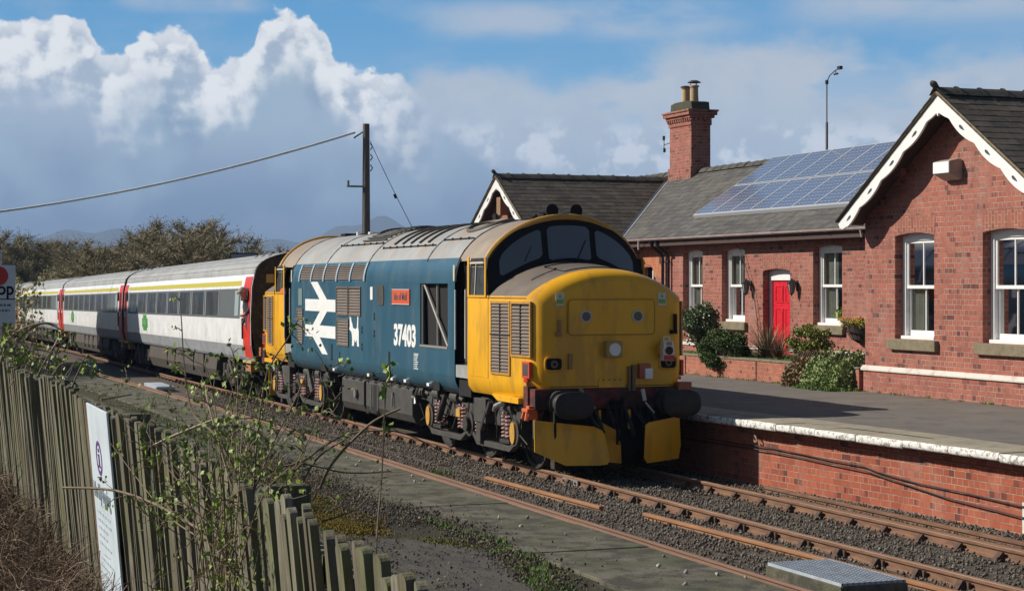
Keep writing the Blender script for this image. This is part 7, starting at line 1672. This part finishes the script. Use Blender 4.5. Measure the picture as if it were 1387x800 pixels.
TR = [(t1, 300, 118, 0, 1.05, 'tall bushy bare tree at the right end of the thicket behind the first carriage'), (t2, 262, 112, 1.2, 1.12, 'tallest bare tree of the thicket behind the first carriage roof'), (t1, 228, 120, 2.4, 1.15, 'wide bare tree left of the tallest one in the thicket'), (t2, 192, 112, 3.3, 1.0, 'bare tree above the joint between the first two carriages'), (t1, 160, 118, 4.5, .86, 'bare tree above the middle of the second carriage'), (t3, 168, 106, 0, .84, 'dark ivy covered tree in the lower part of the thicket'), (t2, 128, 116, 5.2, .86, 'brown bare tree above the left part of the second carriage'), (t3, 96, 108, 2, .80, 'dark green ivy clad tree above the third carriage'), (t1, 92, 118, .6, .80, 'bare tree just behind the dark ivy clad one'), (t2, 58, 112, 1.9, .84, 'low bare tree above the third carriage'), (t1, 22, 112, 3.1, .88, 'bare tree close to the stop sign at the left'), (t2, -8, 106, 4.2, .9, 'bare tree at the left edge above the stop sign'), (t3, 268, 108, 4, .98, 'ivy covered crown at the centre of the tall part of the thicket'), (t2, 336, 128, 2.2, .80, 'lower bare tree sloping down right of the thicket'), (t1, 210, 135, .3, 1.0, 'bare tree standing back in the second row of the thicket'), (t2, 130, 140, .9, .95, 'farthest bare tree in the second row of the thicket'), (t4, 438, 150, .9, 1.25, 'sparse leafless tree whose twig tips show above the far cab'), (t4, -100, 62, .3, .95, 'thin twiggy tree crossing the left edge of the picture above the sign'), (t3, 350, 140, .9, .85, 'low ivy bush at the right foot of the thicket'), (t1, 244, 108, 5.5, 1.02, 'front tree of the tall part of the thicket'), (t2, 286, 104, .2, .92, 'front tree just right of the tallest crown'), (t2, 210, 104, 4.0, .86, 'front tree left of the tallest crown'), (t1, 145, 104, 1.1, .74, 'front tree right of the lower ivy clad one'), (t2, 75, 103, 2.7, .72, 'front tree left of the lower ivy clad one'), (t1, 36, 125, 5.0, .86, 'tree behind the low one above the third carriage'), (t2, 318, 112, 3.9, .84, 'front tree where the thicket slopes down to the right')]
used = set()
for o, px_, d, rz, s_, lb in TR:
    if -50 < px_ < 110: d += 32; s_ *= 1.27
    c = o if o.name not in used else copy_tree(o); used.add(o.name)
    c.location = tpos(px_, d); c.rotation_euler = (0, 0, rz); c.scale = (s_*1.35, s_*1.35, s_*.98); tag(c, lb, 'tree', 'trees behind the train')
# hedge line at their feet
r_ = np.random.default_rng(77); k = 26000; px_ = r_.uniform(-60, 360, k); d = r_.uniform(98, 150, k); hh = (2.6+.8*np.sin(px_*.05)+.6*np.sin(px_*.13))*r_.uniform(0, 1, k)
P = np.array([CPOS.x, CPOS.y, -.2])+np.outer(d, np.array(CAX))+np.outer((px_-693.5)/2520*d, np.array(CRT))+np.stack([0*d, 0*d, hh], 1)
V, F = leaves_arr(P, r_.uniform(.1, .3, k), r_); fast_mesh('hedge_undergrowth', V, F, M_bud, kind='stuff')

# ================================================================== OUT OF VIEW ON THE LEFT: HOUSE AND TREES ADDED TO SHADOW THE CARRIAGES
hs_ = thing('shadow_house', 'brick crossing house with slate roof standing left of the track', 'house', (-59, -16.6, -.4))
t = MB(); t.holes('y', 6, 0, 15, -.2, 7.0, [(1.2, 2.3, 1, 2.6), (4.9, 5.9, -.2, 2.2), (8.3, 9.4, 1, 2.6), (1.2, 2.3, 4, 5.5), (8.3, 9.4, 4, 5.5)], -.15); t.holes('y', 0, 0, 15, -.2, 7.0, []); t.holes('x', 0, 0, 6, -.2, 7, []); t.holes('x', 15, 0, 6, -.2, 7, []); t.build('wall', M_brick, hs_)
t = MB(); t.add([(-.4, -.4, 6.9), (15.4, -.4, 6.9), (15.4, 6.4, 6.9), (-.4, 6.4, 6.9), (.5, 3, 12.1), (13.2, 3, 12.1)], [(0, 1, 5, 4), (1, 2, 5), (2, 3, 4, 5), (3, 0, 4), (0, 3, 2, 1)]); t.build('roof', mat('house_slate', (.08, .075, .07), .7, col2=(.12, .11, .1), scale=3), hs_)
for a, b, c, d in ((1.2, 2.3, 1, 2.6), (8.3, 9.4, 1, 2.6), (1.2, 2.3, 4, 5.5), (8.3, 9.4, 4, 5.5)):
    t = MB(); t.box(a, b, 5.84, 5.88, c, d); wn = t.build('window', M_wht, hs_); MB().box(a+.08, b-.08, 5.885, 5.89, c+.08, d-.08).build('pane', MATS['dark_glass'], wn)
MB().box(4.9, 5.9, 5.84, 5.88, -.2, 2.2).build('door', M_red, hs_)
for x_, y_, rz, lb in ((-66, -11.5, .7, 'bare tree beside the crossing house'), (-73, -13.5, 2.1, 'bare tree beyond the crossing house')):
    c = copy_tree(t2); c.location = (x_, y_, -.2); c.rotation_euler = (0, 0, rz); c.scale = (.9, .9, 1.25); tag(c, lb, 'tree', 'trees by the crossing house')

# ================================================================== AIR
hz = bpy.data.materials.new('haze_air'); hz.use_nodes = True; t_ = hz.node_tree; t_.nodes.clear(); k = N(t_)
o_ = k.new('ShaderNodeOutputMaterial'); pv = k.new('ShaderNodeVolumePrincipled'); pv.inputs['Color'].default_value = (.44, .62, .92, 1); pv.inputs['Density'].default_value = 2.0e-4; pv.inputs['Anisotropy'].default_value = 0.
t_.links.new(pv.outputs[0], o_.inputs['Volume'])
tag(MB().box(-9500, 9500, -9500, 9500, -2.5, 260).build('haze', hz), kind='stuff')
